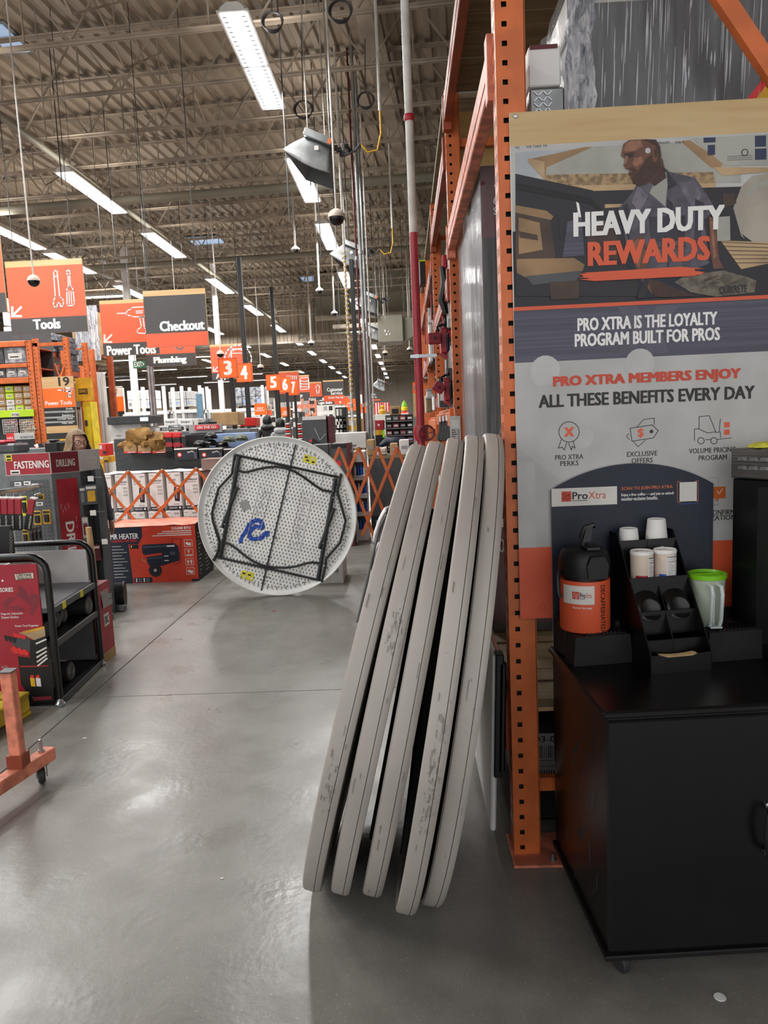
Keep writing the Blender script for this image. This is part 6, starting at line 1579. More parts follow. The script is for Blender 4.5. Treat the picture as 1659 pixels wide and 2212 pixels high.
def d_appl(p, W):
    f = lambda pts: [p.px(400 + x / 3.016, 650 + y / 3.016) for x, y in pts]
    p.line(f([(298, 315), (382, 312), (390, 460), (310, 470)]), .03, 'white', True); c = p.px(400 + 345 / 3.016, 650 + 378 / 3.016); p.ring(c[0], c[1], .36, .03, 'white'); p.ring(c[0], c[1], .25, .02, 'white'); p.line(f([(300, 342), (384, 340)]), .02, 'white'); arrow(p, 461, 802, 9, 20); p.textp('Appliances', 466, 808, 530, 822, 'white', .03)
sign('department_sign', 'Appliances sign with washing machine outline behind the number 3', 'sign', 453, 745, 530, 822, 20, [(745, 'pine'), (750, 'sign_orange'), (806, 'sign_grey')], d_appl)
# register number signs on black poles
for (n_, x0, y0, x1, y1, Y, px1, py1, lb) in (('3', 471, 775, 513, 815, 13, 513, 935, 'leftmost'), ('4', 509, 786, 545, 824, 15.2, 543, 935, 'second from the left'), ('5', 574, 810, 607, 842, 18, 601, 930, 'middle one'), ('6', 602, 815, 629, 847, 20.5, 619, 935, 'fourth from the left'), ('7', 621, 821, 645, 853, 22, 641, 945, 'rightmost')):
    a = P(x0, y0, Y); b = P(x1, y1, Y)
    t = thing('register_sign', 'orange register sign on a black pole, %s of the five' % lb, 'sign', ((a.x + b.x) / 2, Y, 0), group=None)
    MB().box(a.x, b.x, Y, Y + .12, b.z, a.z, 'sign_orange_bright', .006).build('sign_box', t); p = Print((a.x, Y, 0), eps=.003); W = b.x - a.x; H = a.z - b.z
    p.text(n_, W * .27, b.z + H * .16, W * .74, b.z + H * .86, 'white', .07); p.line([(0, b.z), (W, b.z), (W, a.z), (0, a.z)], .012, 'logo_red', True); p.build('print', t)
    x_ = (a.x + b.x) / 2 + W * .12
    MB().box(x_ - .035, x_ + .035, Y + .03, Y + .10, .02, b.z, 'black', .005).box(x_ - .12, x_ + .12, Y - .05, Y + .18, 0, .02, 'black').build('pole', t)
YP = 24
def small(txt, m_='white', **k): return lambda p, W: p.textp(txt, *k['b'], m_, .03)
sign('department_sign', 'orange sign with curtain outline behind registers 6 and 7', 'sign', 592, 803, 645, 870, 23, [(803, 'pine'), (806, 'sign_orange'), (852, 'sign_grey')], lambda p, W: [p.line([p.px(x, 812), p.px(x + 1, 840)], .03, 'white') for x in range(620, 643, 4)])
def d_rugs(p, W):
    for k in range(3): p.line([p.px(650 + j * 3.4, 822 + k * 6 + (3 if j % 2 else 0)) for j in range(6)], .03, 'white')
    p.line([p.px(*q) for q in ((648, 817), (666, 815), (668, 840), (649, 842))], .025, 'white', True); p.textp('Rugs', 636, 851, 654, 860, 'white', .03)
sign('department_sign', 'Rugs sign with zigzag carpet outline', 'sign', 620, 812, 667, 862, 25, [(812, 'pine'), (815, 'sign_orange'), (849, 'sign_grey')], d_rugs)
sign('department_sign', 'Paint sign with brush outline', 'sign', 654, 826, 694, 866, 27, [(826, 'pine'), (829, 'sign_orange'), (858, 'sign_grey')], lambda p, W: (p.textp('Paint', 667, 859, 683, 866, 'white', .03), p.line([p.px(*q) for q in ((683, 832), (690, 832), (690, 840), (688, 851), (685, 851), (683, 840))], .03, 'white', True)))
sign('department_sign', 'dark Customer Service sign over an orange order pick up band', 'sign', 697, 822, 741, 868, 28, [(822, 'pine'), (825, 'sign_grey'), (855, 'sign_orange')], lambda p, W: (p.textp('Customer', 706, 838, 740, 846, 'white', .03), p.textp('Service', 714, 846, 740, 853, 'white', .03), p.textp('Order Pick Up', 709, 857, 742, 863, 'white', .02)))
sign('department_sign', 'Light Bulbs sign, small, above the white panel', 'sign', 685, 866, 722, 876, 30, [(866, 'sign_grey')], lambda p, W: p.textp('Light Bulbs', 688, 868, 718, 875, 'white', .03))
sign('department_sign', 'small orange hanging sign right of the order pick up band', 'sign', 722, 858, 752, 874, 30, [(858, 'sign_orange')], lambda p, W: p.line([p.px(732, 862), p.px(738, 862), p.px(735, 862), p.px(735, 870)], .05, 'white'))
for k, (x0, y0, x1, y1, Y, lb, tx) in enumerate(((549, 872, 575, 897, 24, 'bright orange self checkout sign left of the registers', ('SELF', 'CHECKOUT')), (606, 880, 627, 900, 26, 'bright orange self checkout sign between the register poles', ('SELF', 'CHECKOUT')), (745, 862, 769, 888, 26, 'bright orange square sign left of the tall black column', ('PICK', 'UP')), (778, 872, 791, 892, 26, 'bright orange square sign behind the conduits', ('PICK', 'UP')))):
    sign('counter_sign', lb, 'sign', x0, y0, x1, y1, Y, [(y0, 'sign_orange_bright')], lambda p, W: (p.textp(tx[0], x0 + 6, y0 + 8, x1 - 6, y0 + 12, 'white', .03, dy=.04), p.textp(tx[1], x0 + 3, y0 + 13, x1 - 3, y0 + 17, 'white', .03, dy=.04)), wires=False)
sign('aisle_sign', 'pale number 10 aisle sign beside the self checkout sign', 'sign', 575, 874, 586, 898, 30, [(874, 'cream'), (886, 'sign_orange')], lambda p, W: p.textp('10', 576, 877, 585, 885, 'sign_black', .02), wires=False)
sign('aisle_sign', 'pale number 5 aisle sign among distant racks', 'sign', 668, 888, 676, 895, 38, [(888, 'cream')], lambda p, W: p.textp('5', 670, 889, 674, 894, 'sign_black', .02), wires=False)
sign('exit_sign', 'green EXIT sign left of the Plumbing sign', 'sign', 287, 780, 313, 796, 18, [(780, 'green_dark')], lambda p, W: p.textp('EXIT>', 290, 782, 312, 793, 'white', .02))
sign('department_sign', 'dark hanging sign above the holiday display', 'sign', 800, 848, 821, 866, 32, [(848, 'sign_grey'), (863, 'sign_orange')], lambda p, W: (p.textp('Order', 802, 850, 812, 854, 'white', .02), p.textp('Pick Up', 802, 856, 814, 861, 'white', .02)))
sign('aisle_end_sign', 'orange and pine end sign with white ring at the far end of the right racks', 'sign', 891, 826, 908, 900, 16, [(826, 'sign_orange_bright'), (850, 'pine')], lambda p, W: p.ring(*p.px(902, 837), .075, .025, 'white', 14), wires=False)

# ================================================================== LEFT TOOL RACKS
YL = 13.0
def post_px(par, x0, y0, y1, Y, w=.085, holes=True):
    a = P(x0, y0, Y); b = P(x0, y1, Y); x = (a.x + b.x) / 2
    return rack_post(par, x, Y, w, .07, a.z, holes, mat='orange', step=.07, side=1), x
t = thing('tool_rack', 'orange rack at the far left stocked with clear bins and tan cartons', 'rack', (-7.2, YL, 0))
_, xp1 = post_px(t, 64, 735, 930, YL, .10); 
zz_ = [P(30, y, YL).z for y in (743, 790, 822)]
for z, h in zip(zz_, (.10, .07, .10)): MB().box(-9.6, xp1, YL - .02, YL + .03, z - h / 2, z + h / 2, 'orange', .006).build('beam', t)
for z, h in zip(zz_, (.10, .07, .10)): MB().box(-9.6, xp1, YL + .03, YL + 1.0, z - h / 2, z - h / 2 + .02, 'orange_dark').build('shelf', t)
MB().box(-9.6, xp1, YL + .98, YL + 1.0, 0, 3.6, 'charcoal').build('back_sheet', t)
MB().box(-9.6, xp1, YL - .01, YL + .9, .05, 1.25, 'charcoal').build('lower_bay', t)
random.seed(41)
# goods on it
def row(name, lab, cat, x0, x1, z, Y, n, h, mats, d=.35, grp=None, gap=.01, hv=.1, deco=None, rl=''):
    w = (x1 - x0) / n
    for k in range(n):
        hh = h * (1 - hv * random.random()); xa_ = x0 + k * w + gap / 2; xb_ = xa_ + w - gap
        t = thing(name, lab + ', %s from left' % ORD[k].replace('nearest', 'first') + rl, cat, ((xa_ + xb_) / 2, Y + d / 2, z), group=grp or (lab + ' row'))
        MB().box(xa_, xb_, Y, Y + d, z, z + hh, mats[k % len(mats)] if isinstance(mats, (list, tuple)) else mats, .006).build('body', t)
        p = Print((xa_, Y, z), eps=.0025)
        if deco: deco(p, xb_ - xa_, hh, k)
        else: p.rect(gap + (xb_ - xa_) * .15, hh * .25, (xb_ - xa_) * .8, hh * .62, 'offwhite'); p.rect((xb_ - xa_) * .25, hh * .35, (xb_ - xa_) * .65, hh * .42, 'sign_black')
        p.build('label_print', t)
xl = -9.4
M('bin_clear', '#9b9da3', .3, var=.2, scale=9); M('bin_dark', '#56555c', .4, var=.2, scale=9)
row('storage_bin', 'clear lidded storage bin below the top beam', 'bin', -8.2, xp1 - .02, zz_[1] + .05, YL + .04, 4, .30, ['bin_dark', 'bin_clear'], grp='upper clear storage bins')
row('storage_bin', 'small clear storage bin on the lower tier', 'bin', -8.2, xp1 - .02, zz_[2] + .06, YL + .04, 8, .19, ['bin_clear', 'bin_clear', 'bin_dark'], grp='lower clear storage bins')
def tan_deco(p, W, H, k):
    p.rect(W * .2, H * .35, W * .8, H * .75, 'offwhite'); p.rect(W * .3, H * .5, W * .7, H * .6, 'sign_black')
for r in range(4):
    z = P(30, 890 - r * 14.4, YL).z
    row('tool_carton', 'small tool carton above the lime strip', 'box', -8.2, xp1 - .03, z, YL + .10, 10, .115, [['lime', 'carton_tan', 'carton_tan', 'offwhite'], ['carton_tan', 'offwhite', 'carton_tan'], ['carton_tan', 'lime', 'carton_tan'], ['offwhite', 'carton_tan', 'lime', 'carton_tan', 'carton_tan']][r], grp='small cartons on the far left tool rack', deco=tan_deco, rl=' in the %s row' % ['lowest', 'second lowest', 'third', 'top'][r])
a, b = P(0, 891, YL - .03), P(75, 899, YL - .03)
t = thing('shelf_strip', 'lime green shelf strip with white lettered badge', 'sign', ((a.x + b.x) / 2, YL, b.z)); MB().box(-9.0, b.x, YL - .05, YL - .03, b.z, a.z + .03, 'lime', .002).build('strip', t)
p = Print((a.x, YL - .05, b.z), eps=.003); u = P(28, 895, YL).x - a.x; p.rect(u, .0, u + .14, .08, 'offwhite'); p.text('RYOBI', u + .01, .02, u + .13, .06, 'sign_black', .02); p.build('print', t)
MB().box(-9.0, b.x, YL - .05, YL + .3, b.z - .03, b.z, 'offwhite')
# wire baskets
for k, (x0, x1, lb) in enumerate(((5, 39, 'left'), (42, 75, 'right'))):
    a, b = P(x0, 907, YL - .1), P(x1, 936, YL - .1)
    t = thing('wire_basket', 'white wire grid basket of small tools, %s one of two' % lb, 'basket', (a.x, YL, b.z)); m = MB()
    for i in range(9): x_ = a.x + (b.x - a.x) * i / 8; m.bar((x_, YL - .1, b.z), (x_, YL - .1, a.z), .007, .007, 'offwhite')
    for i in range(7): z_ = b.z + (a.z - b.z) * i / 6; m.bar((a.x, YL - .1, z_), (b.x, YL - .1, z_), .007, .007, 'offwhite', up=(0, 1, 0))
    m.build('wire_grid', t); m = MB().box(a.x, b.x, YL + .05, YL + .1, b.z, a.z, 'black')
    for i in range(36): x_, z_ = random.uniform(a.x, b.x - .05), random.uniform(b.z, a.z - .03); m.box(x_, x_ + .04, YL - .03, YL + .05, z_, z_ + .025, random.choice(['gold', 'red', 'gold', 'offwhite'] if k else ['red', 'red', 'offwhite', 'charcoal']), .003)
    m.build('small_tools', t, kind='stuff')
a, b = P(13, 939, YL - .2), P(75, 948, YL - .2)
t = thing('shelf_sign', 'red and grey shelf strip sign under the wire baskets', 'sign', (a.x, YL - .2, b.z)); MB().box(a.x, b.x, YL - .2, YL - .18, b.z, a.z + .02, 'light_grey', .002).build('strip', t)
p = Print((a.x, YL - .2, b.z), eps=.003); W = b.x - a.x; p.rect(0, 0, W * .28, a.z - b.z + .02, 'red_bright'); p.text('makita', W * .03, .015, W * .25, .06, 'white', .02); p.text('18V CORDLESS SYSTEM', W * .5, .02, W * .96, .055, 'sign_grey', .02); p.build('print', t)

# hanging gloves and hoses heap in front, lower left
for k in range(26):
    x_ = random.uniform(8, 96); y_ = random.uniform(955, 973); c = P(x_, y_, 11.2)
    t = tag(MB().tube([c, c + Vector((.03, 0, -.10)), c + Vector((.05, .01, -.22))], [.035, .05, .03], random.choice(['tint_teal', 'charcoal', 'offwhite', 'navy', 'black', 'red']), 6).build('work_glove', smooth=True), 'bagged work glove in the jumbled heap left of the woman', 'glove', 'jumbled bagged work gloves')
carton('display_counter', 'low grey counter under the jumbled heap of bagged gloves', 'counter', -60, 974, 124, 1012, 10.95, .8, 'mid_grey', None, .01, True)
# dark item and grey scale by the heap
c = P(112, 962, 10.8); t = thing('machine_case', 'black moulded tool case beside the heap of gloves', 'case', c); MB().box(c.x - .12, c.x + .10, 10.8, 11.1, c.z - .12, c.z + .06, 'black', .03).box(c.x - .05, c.x + .06, 10.8, 10.95, c.z + .06, c.z + .09, 'charcoal', .01).build('body', t)
c = P(15, 958, 10.2); t = thing('machine_case', 'long grey and black machine cover at the left edge below the wire baskets', 'case', c); MB().box(c.x - .5, c.x + .12, 10.2, 10.6, c.z - .14, c.z, 'charcoal', .03).box(c.x - .5, c.x - .02, 10.2, 10.5, c.z, c.z + .05, 'red', .02).build('body', t)

# endcap 19 tower
t = thing('endcap_rack', 'pair of perforated orange end frames carrying the number 19 sign', 'rack', (-6.4, YL, 0))
_, xa_ = post_px(t, 80, 731, 960, YL); _, xb_ = post_px(t, 145, 728, 955, YL); 
z = P(110, 742, YL).z; MB().box(xa_, xb_, YL, YL + .04, z - .04, z + .02, 'orange').build('tie_bar', t)
rack_post(t, xb_ + .02, YL + 1.0, .085, .07, 3.2, False); rack_post(t, xa_ + .02, YL + 1.0, .085, .07, 3.2, False)
MB().bar((xb_, YL + .04, z - .35), (xa_ + .25, YL + .04, z - .95), .05, .03, 'orange').bar((xa_ + .12, YL + .5, z - .3), (xa_ + .3, YL + .5, z - 1.0), .05, .03, 'orange_dark').build('diagonal_brace', t)
_, xc_ = post_px(t, 184, 740, 930, YL + .5)
z2 = P(170, 752, YL + .5).z; MB().box(xb_, xc_, YL + .5, YL + .54, z2 - .03, z2, 'orange').bar((xc_, YL + .54, z2 - .15), (xb_ + .15, YL + .54, z2 - .75), .045, .03, 'orange').build('tie_bar', t)
def d19(p, W):
    p.textp('19', 125, 815, 151, 834, 'sign_black', .03); drill(p, lambda pts: [p.px(86 + (x - 560) * .142 , 838 + (y - 540) * .1) for x, y in pts], .018)
    p.textp('Power Tools', 98, 867, 156, 876, 'white', .03)
    for y_, s_, x_ in ((885, 'Drills', 143), (892, 'Nailers', 136), (899, 'Sanders', 134), (907, 'Circular Saws', 124), (916, 'Miter Saws', 134)): p.textp(s_, x_, y_ - 4, 158, y_, 'white', .02)
    for y_ in (889, 901, 911): p.rectp(96, y_, 162, y_ + .9, 'print_grey')
tt = sign('aisle_sign', 'tall number 19 Power Tools aisle sign', 'sign', 89, 815, 157, 962, YL - .06, [(815, 'pine'), (840, 'sign_orange_bright'), (882, 'sign_black'), (922, 'pine'), (937, 'sign_black'), (950, 'gold'), (955, 'charcoal')], d19, wires=False)
a, b = P(76, 815, YL + .1), P(90, 960, YL + .1); t = thing('downpipe', 'grey half round column cover left of the number 19 sign', 'column', ((a.x + b.x) / 2, YL + .2, 0)); MB().lathe([(.07, 0), (.07, 1.6), (.072, 1.61), (.07, 1.62), (.07, a.z)], ((a.x + b.x) / 2 - .05, YL + .25, 0), 'light_grey', 18).build('shell', t, True)
# yellow display
def d_dw(p, W):
    p.rectp(169, 840, 190, 851, 'sign_black'); p.textp('DEWALT', 171, 842, 189, 849, 'gold', .03)
sign('brand_sign', 'mustard yellow sign board right of the number 19 sign', 'sign', 161, 817, 198, 867, YL + .3, [(817, 'gold')], d_dw, wires=None)
a, b = P(178, 868, YL + .4), P(205, 935, YL + .4)
t = thing('display_tower', 'yellow angular display tower under the mustard sign board', 'display', (a.x, YL + .4, 0)); MB().prism([(0, 0), (b.x - a.x, 0), (b.x - a.x - .04, a.z), (0, a.z)], (a.x, YL + .4, 0), (1, 0, 0), (0, 0, 1), (0, .3, 0), 'yellow').prism([(.10, .2), (b.x - a.x, .2), (b.x - a.x - .05, a.z - .1)], (a.x, YL + .395, 0), (1, 0, 0), (0, 0, 1), (0, .004, 0), 'gold').build('body', t)
p = Print((a.x, YL + .39, 0), eps=.003); p.rectp(183, 908, 190, 920, 'sign_grey'); p.build('print', t)
a, b = P(163, 880, YL + .2), P(178, 930, YL + .2); t = thing('info_panel', 'grey information panel beside the yellow display tower', 'sign', (a.x, YL + .2, b.z)); MB().box(a.x, b.x, YL + .2, YL + .23, b.z, a.z, 'light_grey').build('panel', t); p = Print((a.x, YL + .2, b.z), eps=.003); W = b.x - a.x; p.rect(0, (a.z - b.z) * .9, W, a.z - b.z, 'sign_grey'); p.line([(W * .2, .1), (W * .5, .3)], .02, 'mid_grey'); p.build('print', t)
# bundles of white trim standing on end
for k in range(9):
    x_ = 199 + k * 2.7; a = P(x_, 806 + random.uniform(-3, 3), YL + 1.6)
    tag(MB().box(a.x, a.x + .035, YL + 1.6 + .02 * (k % 3), YL + 1.66, 0, a.z, 'offwhite' if k % 3 else 'light_grey', .004).build('trim_length'), 'white trim length standing upright, %s from the yellow tower' % ORD[k].replace('nearest', 'first'), 'trim', 'white trim lengths standing on end')
# red steel column and aisle 17
a = P(228, 765, 16); b = P(240, 765, 16); t = thing('column', 'dark red rack column right of the white trim lengths', 'column', (a.x, 16, 0)); MB().box(a.x, b.x, 16, 16.1, 0, a.z, 'orange_dark', .01).build('shaft', t); MB().box(a.x - .6, b.x, 16.02, 16.08, a.z - .05, a.z, 'orange_dark').build('arm', t)
sign('aisle_sign', 'pale and orange number 17 aisle sign seen at an angle', 'sign', 246, 838, 264, 896, 19, [(838, 'cream'), (857, 'sign_orange_bright'), (889, 'sign_black')], lambda p, W: p.textp('17', 247, 841, 254, 853, 'sign_black', .02), wires=False)
t = thing('tool_rack', 'rack frame beside the number 17 aisle sign', 'rack', P(242, 840, 18.5)); t.location.z = 0; WL[t.name] = tuple(t.location)
rack_post(t, P(238, 840, 18.5).x, 18.5, .1, .08, P(240, 825, 18.5).z, True, mat='orange_dark', step=.09)
# tall overstock pallets behind
t = thing('overstock_pallet', 'tall brown wrapped overstock load above the yellow tower', 'box', P(180, 740, 16)); a, b = P(150, 668, 15.5), P(214, 768, 15.5)
MB().box(a.x, b.x - .15, 15.5, 16.6, b.z, a.z, 'carton_tan', .02).build('carton', t); m = MB(); vs = []
for i in range(14):
    for j in range(8): vs.append((b.x - .45 + .5 * j / 7, 15.47 + random.uniform(-.02, .02), b.z - .1 + (a.z - b.z + .15) * i / 13))
m.add(vs, [(i * 8 + k, i * 8 + k + 1, (i + 1) * 8 + k + 1, (i + 1) * 8 + k) for i in range(13) for k in range(7)], 'wrap_thick'); m.build('shrink_wrap', t, True); MB().box(a.x - .1, b.x - .2, 15.5, 16.6, b.z - .14, b.z - .01, 'lumber').box(a.x + .1, a.x + .18, 16.2, 16.28, 0, b.z - .14, 'orange_dark').build('support', t)
p = Print((a.x, 15.5, b.z), eps=.003); W = b.x - a.x; p.rect(W * .5, .12, W * .64, .30, 'offwhite'); p.rect(W * .52, .2, W * .6, .24, 'sign_black'); p.rect(W * .55, a.z - b.z - .08, W * .8, a.z - b.z, 'blue'); p.build('label_print', t)
for k, (x0, y0, x1, y1, m_, lb) in enumerate(((0, 640, 22, 735, 'wrap_thick', 'wrapped grey bales at the far left above the top beam'), (28, 722, 62, 738, 'blue_light', 'white and blue cartons just below the Tools sign'), (70, 720, 118, 760, 'bin_clear', 'wrapped mixed load between the rack frames'), (122, 724, 145, 800, 'bin_dark', 'stack of dark flat cartons behind the number 19 frames'))):
    a, b = P(x0, y0, 14.6), P(x1, y1, 14.6); t = thing('overstock_pallet', lb, 'box', (a.x, 14.6, b.z)); mm = 'offwhite' if m_ == 'wrap_thick' else m_
    n_ = 3 + k; MB().box(a.x, b.x, 14.62, 15.18, b.z - .10, b.z - .002, 'orange_dark').build('shelf_beam', t); MB().box(a.x + .02, a.x + .10, 14.9, 14.98, 0, b.z - .1, 'orange_dark').build('support_post', t)
    for q in range(n_): MB().box(a.x + .01 * (q % 2), b.x - .02 * (q % 3), 14.6, 15.2, b.z + (a.z - b.z) * q / n_, b.z + (a.z - b.z) * (q + .93) / n_, mm, .01).build('carton', t)
MB().box(-11.6, -7.5, 16.8, 17.6, 2.62, 2.68, 'orange_dark').build('rack_shelf')
tag(bpy.data.objects['rack_shelf'], 'long dark orange shelf level under the overstock loads', 'shelf')
t = thing('tool_rack', 'far orange rack frames behind the number 19 tower', 'rack', (-7, 16.8, 0))
for x_ in (-11.5, -10.2, -8.9, -7.7): rack_post(t, x_, 16.8, .1, .08, 3.3, False); rack_post(t, x_, 17.6, .1, .08, 3.3, False); MB().bar((x_ + .05, 16.85, 1.3), (x_ + .05, 17.6, 2.4), .04, .04, 'orange_dark').build('diagonal_brace', t)
for z_ in (1.5, 2.5, 3.1): MB().box(-11.5, -7.6, 16.78, 16.84, z_, z_ + .11, 'orange_dark').build('beam', t)
row('carton', 'mixed brown carton on the far orange rack', 'box', -11.4, -7.7, 1.62, 16.9, 9, .6, ['carton_tan', 'offwhite', 'bin_dark', 'carton_tan'], grp='cartons on the far orange rack')
row('carton', 'low grey carton on the middle level of the far orange rack', 'box', -11.4, -7.7, .8, 16.9, 8, .5, ['carton_white', 'red', 'bin_dark', 'gold'], grp='cartons low on the far orange rack')

# ================================================================== MIDDLE DISTANCE, LEFT OF CENTRE
# grey copier-like kiosk
def box2(name, label, cat, x0, y0, x1, y1, Y, d, mat, draw=None, floor=True, ch=.01, group=None): return carton(name, label, cat, x0, y0, x1, y1, Y, d, mat, draw, ch, floor, group, .003)
t = box2('kiosk', 'large pale kiosk with black canopy and lit screen', 'kiosk', 235, 913, 312, 1000, 12.5, .6, 'offwhite', lambda p, W, H: (p.rect(W * .75, H * .7, W, H * .94, 'white'), p.rect(W * .57, H * .68, W * .75, H * .9, 'black'), p.text('Refrigerator', W * .2, H * .86, W * .36, H * .885, 'sign_grey', 0), p.rect(W * .2, H * .78, W * .42, H * .79, 'print_grey'), p.rect(W * .12, H * .66, W * .5, H * .68, 'charcoal')))
a, b = P(233, 901, 12.4), P(326, 914, 12.4); MB().box(a.x, b.x, 12.35, 13, b.z, a.z, 'dark_grey', .01).build('canopy', t); a, b = P(301, 902, 12.3), P(318, 909, 12.3); MB().box(a.x, b.x, 12.33, 12.35, b.z, a.z, 'screen').build('screen', t)
t = box2('washing_machine', 'white front loading washing machine beside the kiosk', 'appliance', 314, 921, 342, 990, 12.8, .6, 'white', lambda p, W, H: (p.disc(W * .55, H * .62, W * .3, 'charcoal'), p.ring(W * .55, H * .62, W * .31, .03, 'steel'), p.rect(W * .05, H * .9, W * .95, H * .91, 'print_grey'), p.disc(W * .8, H * .94, .02, 'sign_grey', 8)))
# sign rails
def rail_sign(x0, y0, x1, y1, Y, m_, txt, tm, label, full=None):
    a, b = P(x0, y0, Y), P(x1, y1 - (x1 - x0) * .04, Y); zb_ = P(x0, y1, Y).z
    t = thing('shelf_sign', label, 'sign', (a.x, Y, zb_)); MB().box(a.x, b.x, Y, Y + .02, zb_, a.z, m_, .002).build('strip', t); p = Print((a.x, Y, zb_), eps=.003); W, H = b.x - a.x, a.z - zb_; p.text(txt, W * .1, H * .22, W * .9, H * .8, tm, .03); p.build('print', t); return t
rail_sign(345, 924, 397, 931, 11.6, 'sign_black', 'SAVE BIG ON VALUE PACKS', 'white', 'black lettered strip sign left of the red one')
rail_sign(420, 919, 473, 929, 11.6, 'red_bright', 'ON THE GO', 'white', 'red ON THE GO strip sign')
t = box2('shelf_unit', 'grey merchandising shelf unit under the red and black strip signs', 'shelf', 334, 934, 545, 1000, 11.7, .7, 'mid_grey', lambda p, W, H: [p.rect(W * (.05 + .06 * k), H * .80, W * (.08 + .06 * k), H * .9, 'offwhite') for k in range(15)])
a, b = P(408, 918, 11.65), P(480, 933, 11.65); MB().box(a.x, b.x, 11.63, 11.7, b.z, a.z, 'print_grey').build('header_rail', t)
for k, (x0, x1, lb) in enumerate(((355, 384, 'left'), (388, 417, 'right'))):
    t = box2('battery_carton', 'white battery carton on the shelf unit, %s of two' % lb, 'box', x0, 905, x1, 919, 12.0, .3, 'white', lambda p, W, H: p.text('Energizer', W * .08, H * .35, W * .8, H * .72, 'sign_black', .01), floor=False)
box2('cap', 'small pale cap box right of the battery cartons', 'box', 418, 904, 430, 919, 12.0, .3, 'offwhite', None, False)
c = P(448, 912, 12.0); tag(MB().lathe([(.001, -.08), (.16, -.08), (.15, .0), (.08, .05), (.001, .06)], c, 'black', 12).build('tool_bag', smooth=True), 'black tool bag lying right of the battery cartons', 'bag')
box2('carton', 'open tan carton on the shelf right of the black bag', 'box', 457, 892, 516, 918, 12.2, .5, 'carton_tan', None, False)
box2('carton', 'red carton behind the number 3 pole', 'box', 518, 903, 553, 920, 13, .4, 'red_bright', None, False)
# glove counter
t = box2('glove_counter', 'dark counter with slatted grey end supporting the glove trays', 'counter', 245, 948, 378, 1005, 9.9, .8, 'dark_grey', lambda p, W, H: ([p.rect(W * (.2 + .07 * k), H * .62, W * (.23 + .07 * k), H * .7, 'offwhite') for k in range(11)], p.rect(W * .16, H * .50, W, H * .54, 'black'), [p.rect(0, H * (.5 + .045 * k), W * .14, H * (.51 + .045 * k), 'charcoal') for k in range(10)]))
for k, (x0, x1, lb) in enumerate(((266, 296, 'left'), (296.5, 327, 'middle'), (328, 360, 'right'))):
    t = box2('display_tray', 'open tan cardboard tray of gloves, %s one' % lb, 'box', x0, 962, x1, 978, 9.7, .35, 'carton_tan', lambda p, W, H: (p.rect(0, 0, W, H * .22, 'red_bright'), p.rect(W * .3, H * .06, W * .9, H * .14, 'white')), False)
random.seed(51)
for k, (x_, y_, lb) in enumerate(((275, 962, 'tan leather glove at the left of the trays'), (305, 940, 'crumpled tan leather glove, highest on the heap'), (316, 955, 'tan leather glove slumped over the middle tray'), (342, 950, 'tan leather glove lying flat, right of the heap'), (350, 960, 'tan leather glove hanging over the right tray'))):
    c = P(x_, y_, 9.75); m = MB(); r = (.10, .16, .14, .17, .15)[k]; vs = []; nn = 12
    for i in range(9):
        th = PI * i / 8
        for j in range(nn): 
            ph = 2 * PI * j / nn; rr = r * (.95 + .35 * math.sin(3 * ph + k + 2 * th) * math.sin(th) + random.uniform(-.10, .10)); vs.append(c + Vector((rr * math.sin(th) * math.cos(ph) * 1.1, .7 * rr * math.sin(th) * math.sin(ph), rr * .62 * math.cos(th))))
    m.add(vs, [(i * nn + j, i * nn + (j + 1) % nn, (i + 1) * nn + (j + 1) % nn, (i + 1) * nn + j) for i in range(8) for j in range(nn)], 'fabric_tan')
    tag(m.build('leather_glove', smooth=True), lb, 'glove')
for k, x_ in enumerate((364, 382)):
    c = P(x_, 942, 9.6); t = thing('work_glove', 'red and black work glove hanging upright, %s of two' % ('left', 'right')[k], 'glove', c)
    MB().box(c.x - .05, c.x + .05, 9.6, 9.63, c.z - .22, c.z + .0, 'black', .012).build('palm', t); MB().box(c.x - .055, c.x + .055, 9.59, 9.64, c.z - .02, c.z + .05, 'red_bright', .01).build('cuff', t)
    m = MB()
    for f in range(4): m.tube([(c.x - .04 + f * .026, 9.6, c.z - .2), (c.x - .042 + f * .028, 9.59, c.z - .29 + .01 * abs(f - 1.5))], .013, 'black', 6)
    m.tube([(c.x + .05, 9.6, c.z - .1), (c.x + .085, 9.6, c.z - .17)], .014, 'red', 6); m.build('fingers', t, True); MB().box(c.x - .04, c.x + .04, 9.59, 9.6, c.z - .14, c.z - .08, 'red').build('logo_patch', t)
# cap display
t = box2('cap_display', 'dark and pale blue display board behind the row of caps', 'display', 400, 940, 556, 985, 9.9, .1, 'blue_light', lambda p, W, H: (p.rect(0, 0, W * .33, H, 'black'), p.text('LUG', W * .2, H * .3, W * .3, H * .9, 'white', .02)))
def cap(x_, y_, mat, lb, r=.085):
    c = P(x_, y_, 9.7); t = thing('baseball_cap', lb, 'cap', c)
    MB().lathe([(r, 0), (r * .98, r * .35), (r * .8, r * .75), (r * .4, r * .98), (.001, r * 1.02)], c, mat, 18).build('crown', t, True); pts = [(-r * .8, 0)] + [(r * .8 * math.sin(a_) * 1.0, -r * 1.3 * math.cos(a_)) for a_ in [(-PI / 2) + PI * k / 8 for k in range(9)]]
    MB().prism([(q[0], q[1] - r * .3) for q in pts], c, (1, 0, 0), (0, 1, -.25), (0, 0, .008), mat).build('brim', t); MB().box(c.x - .018, c.x + .018, c.y - r * 1.02, c.y - r * .9, c.z + .02, c.z + .05, 'offwhite').build('badge', t)
M('olive', '#6d7363', .8, var=.08, scale=20)
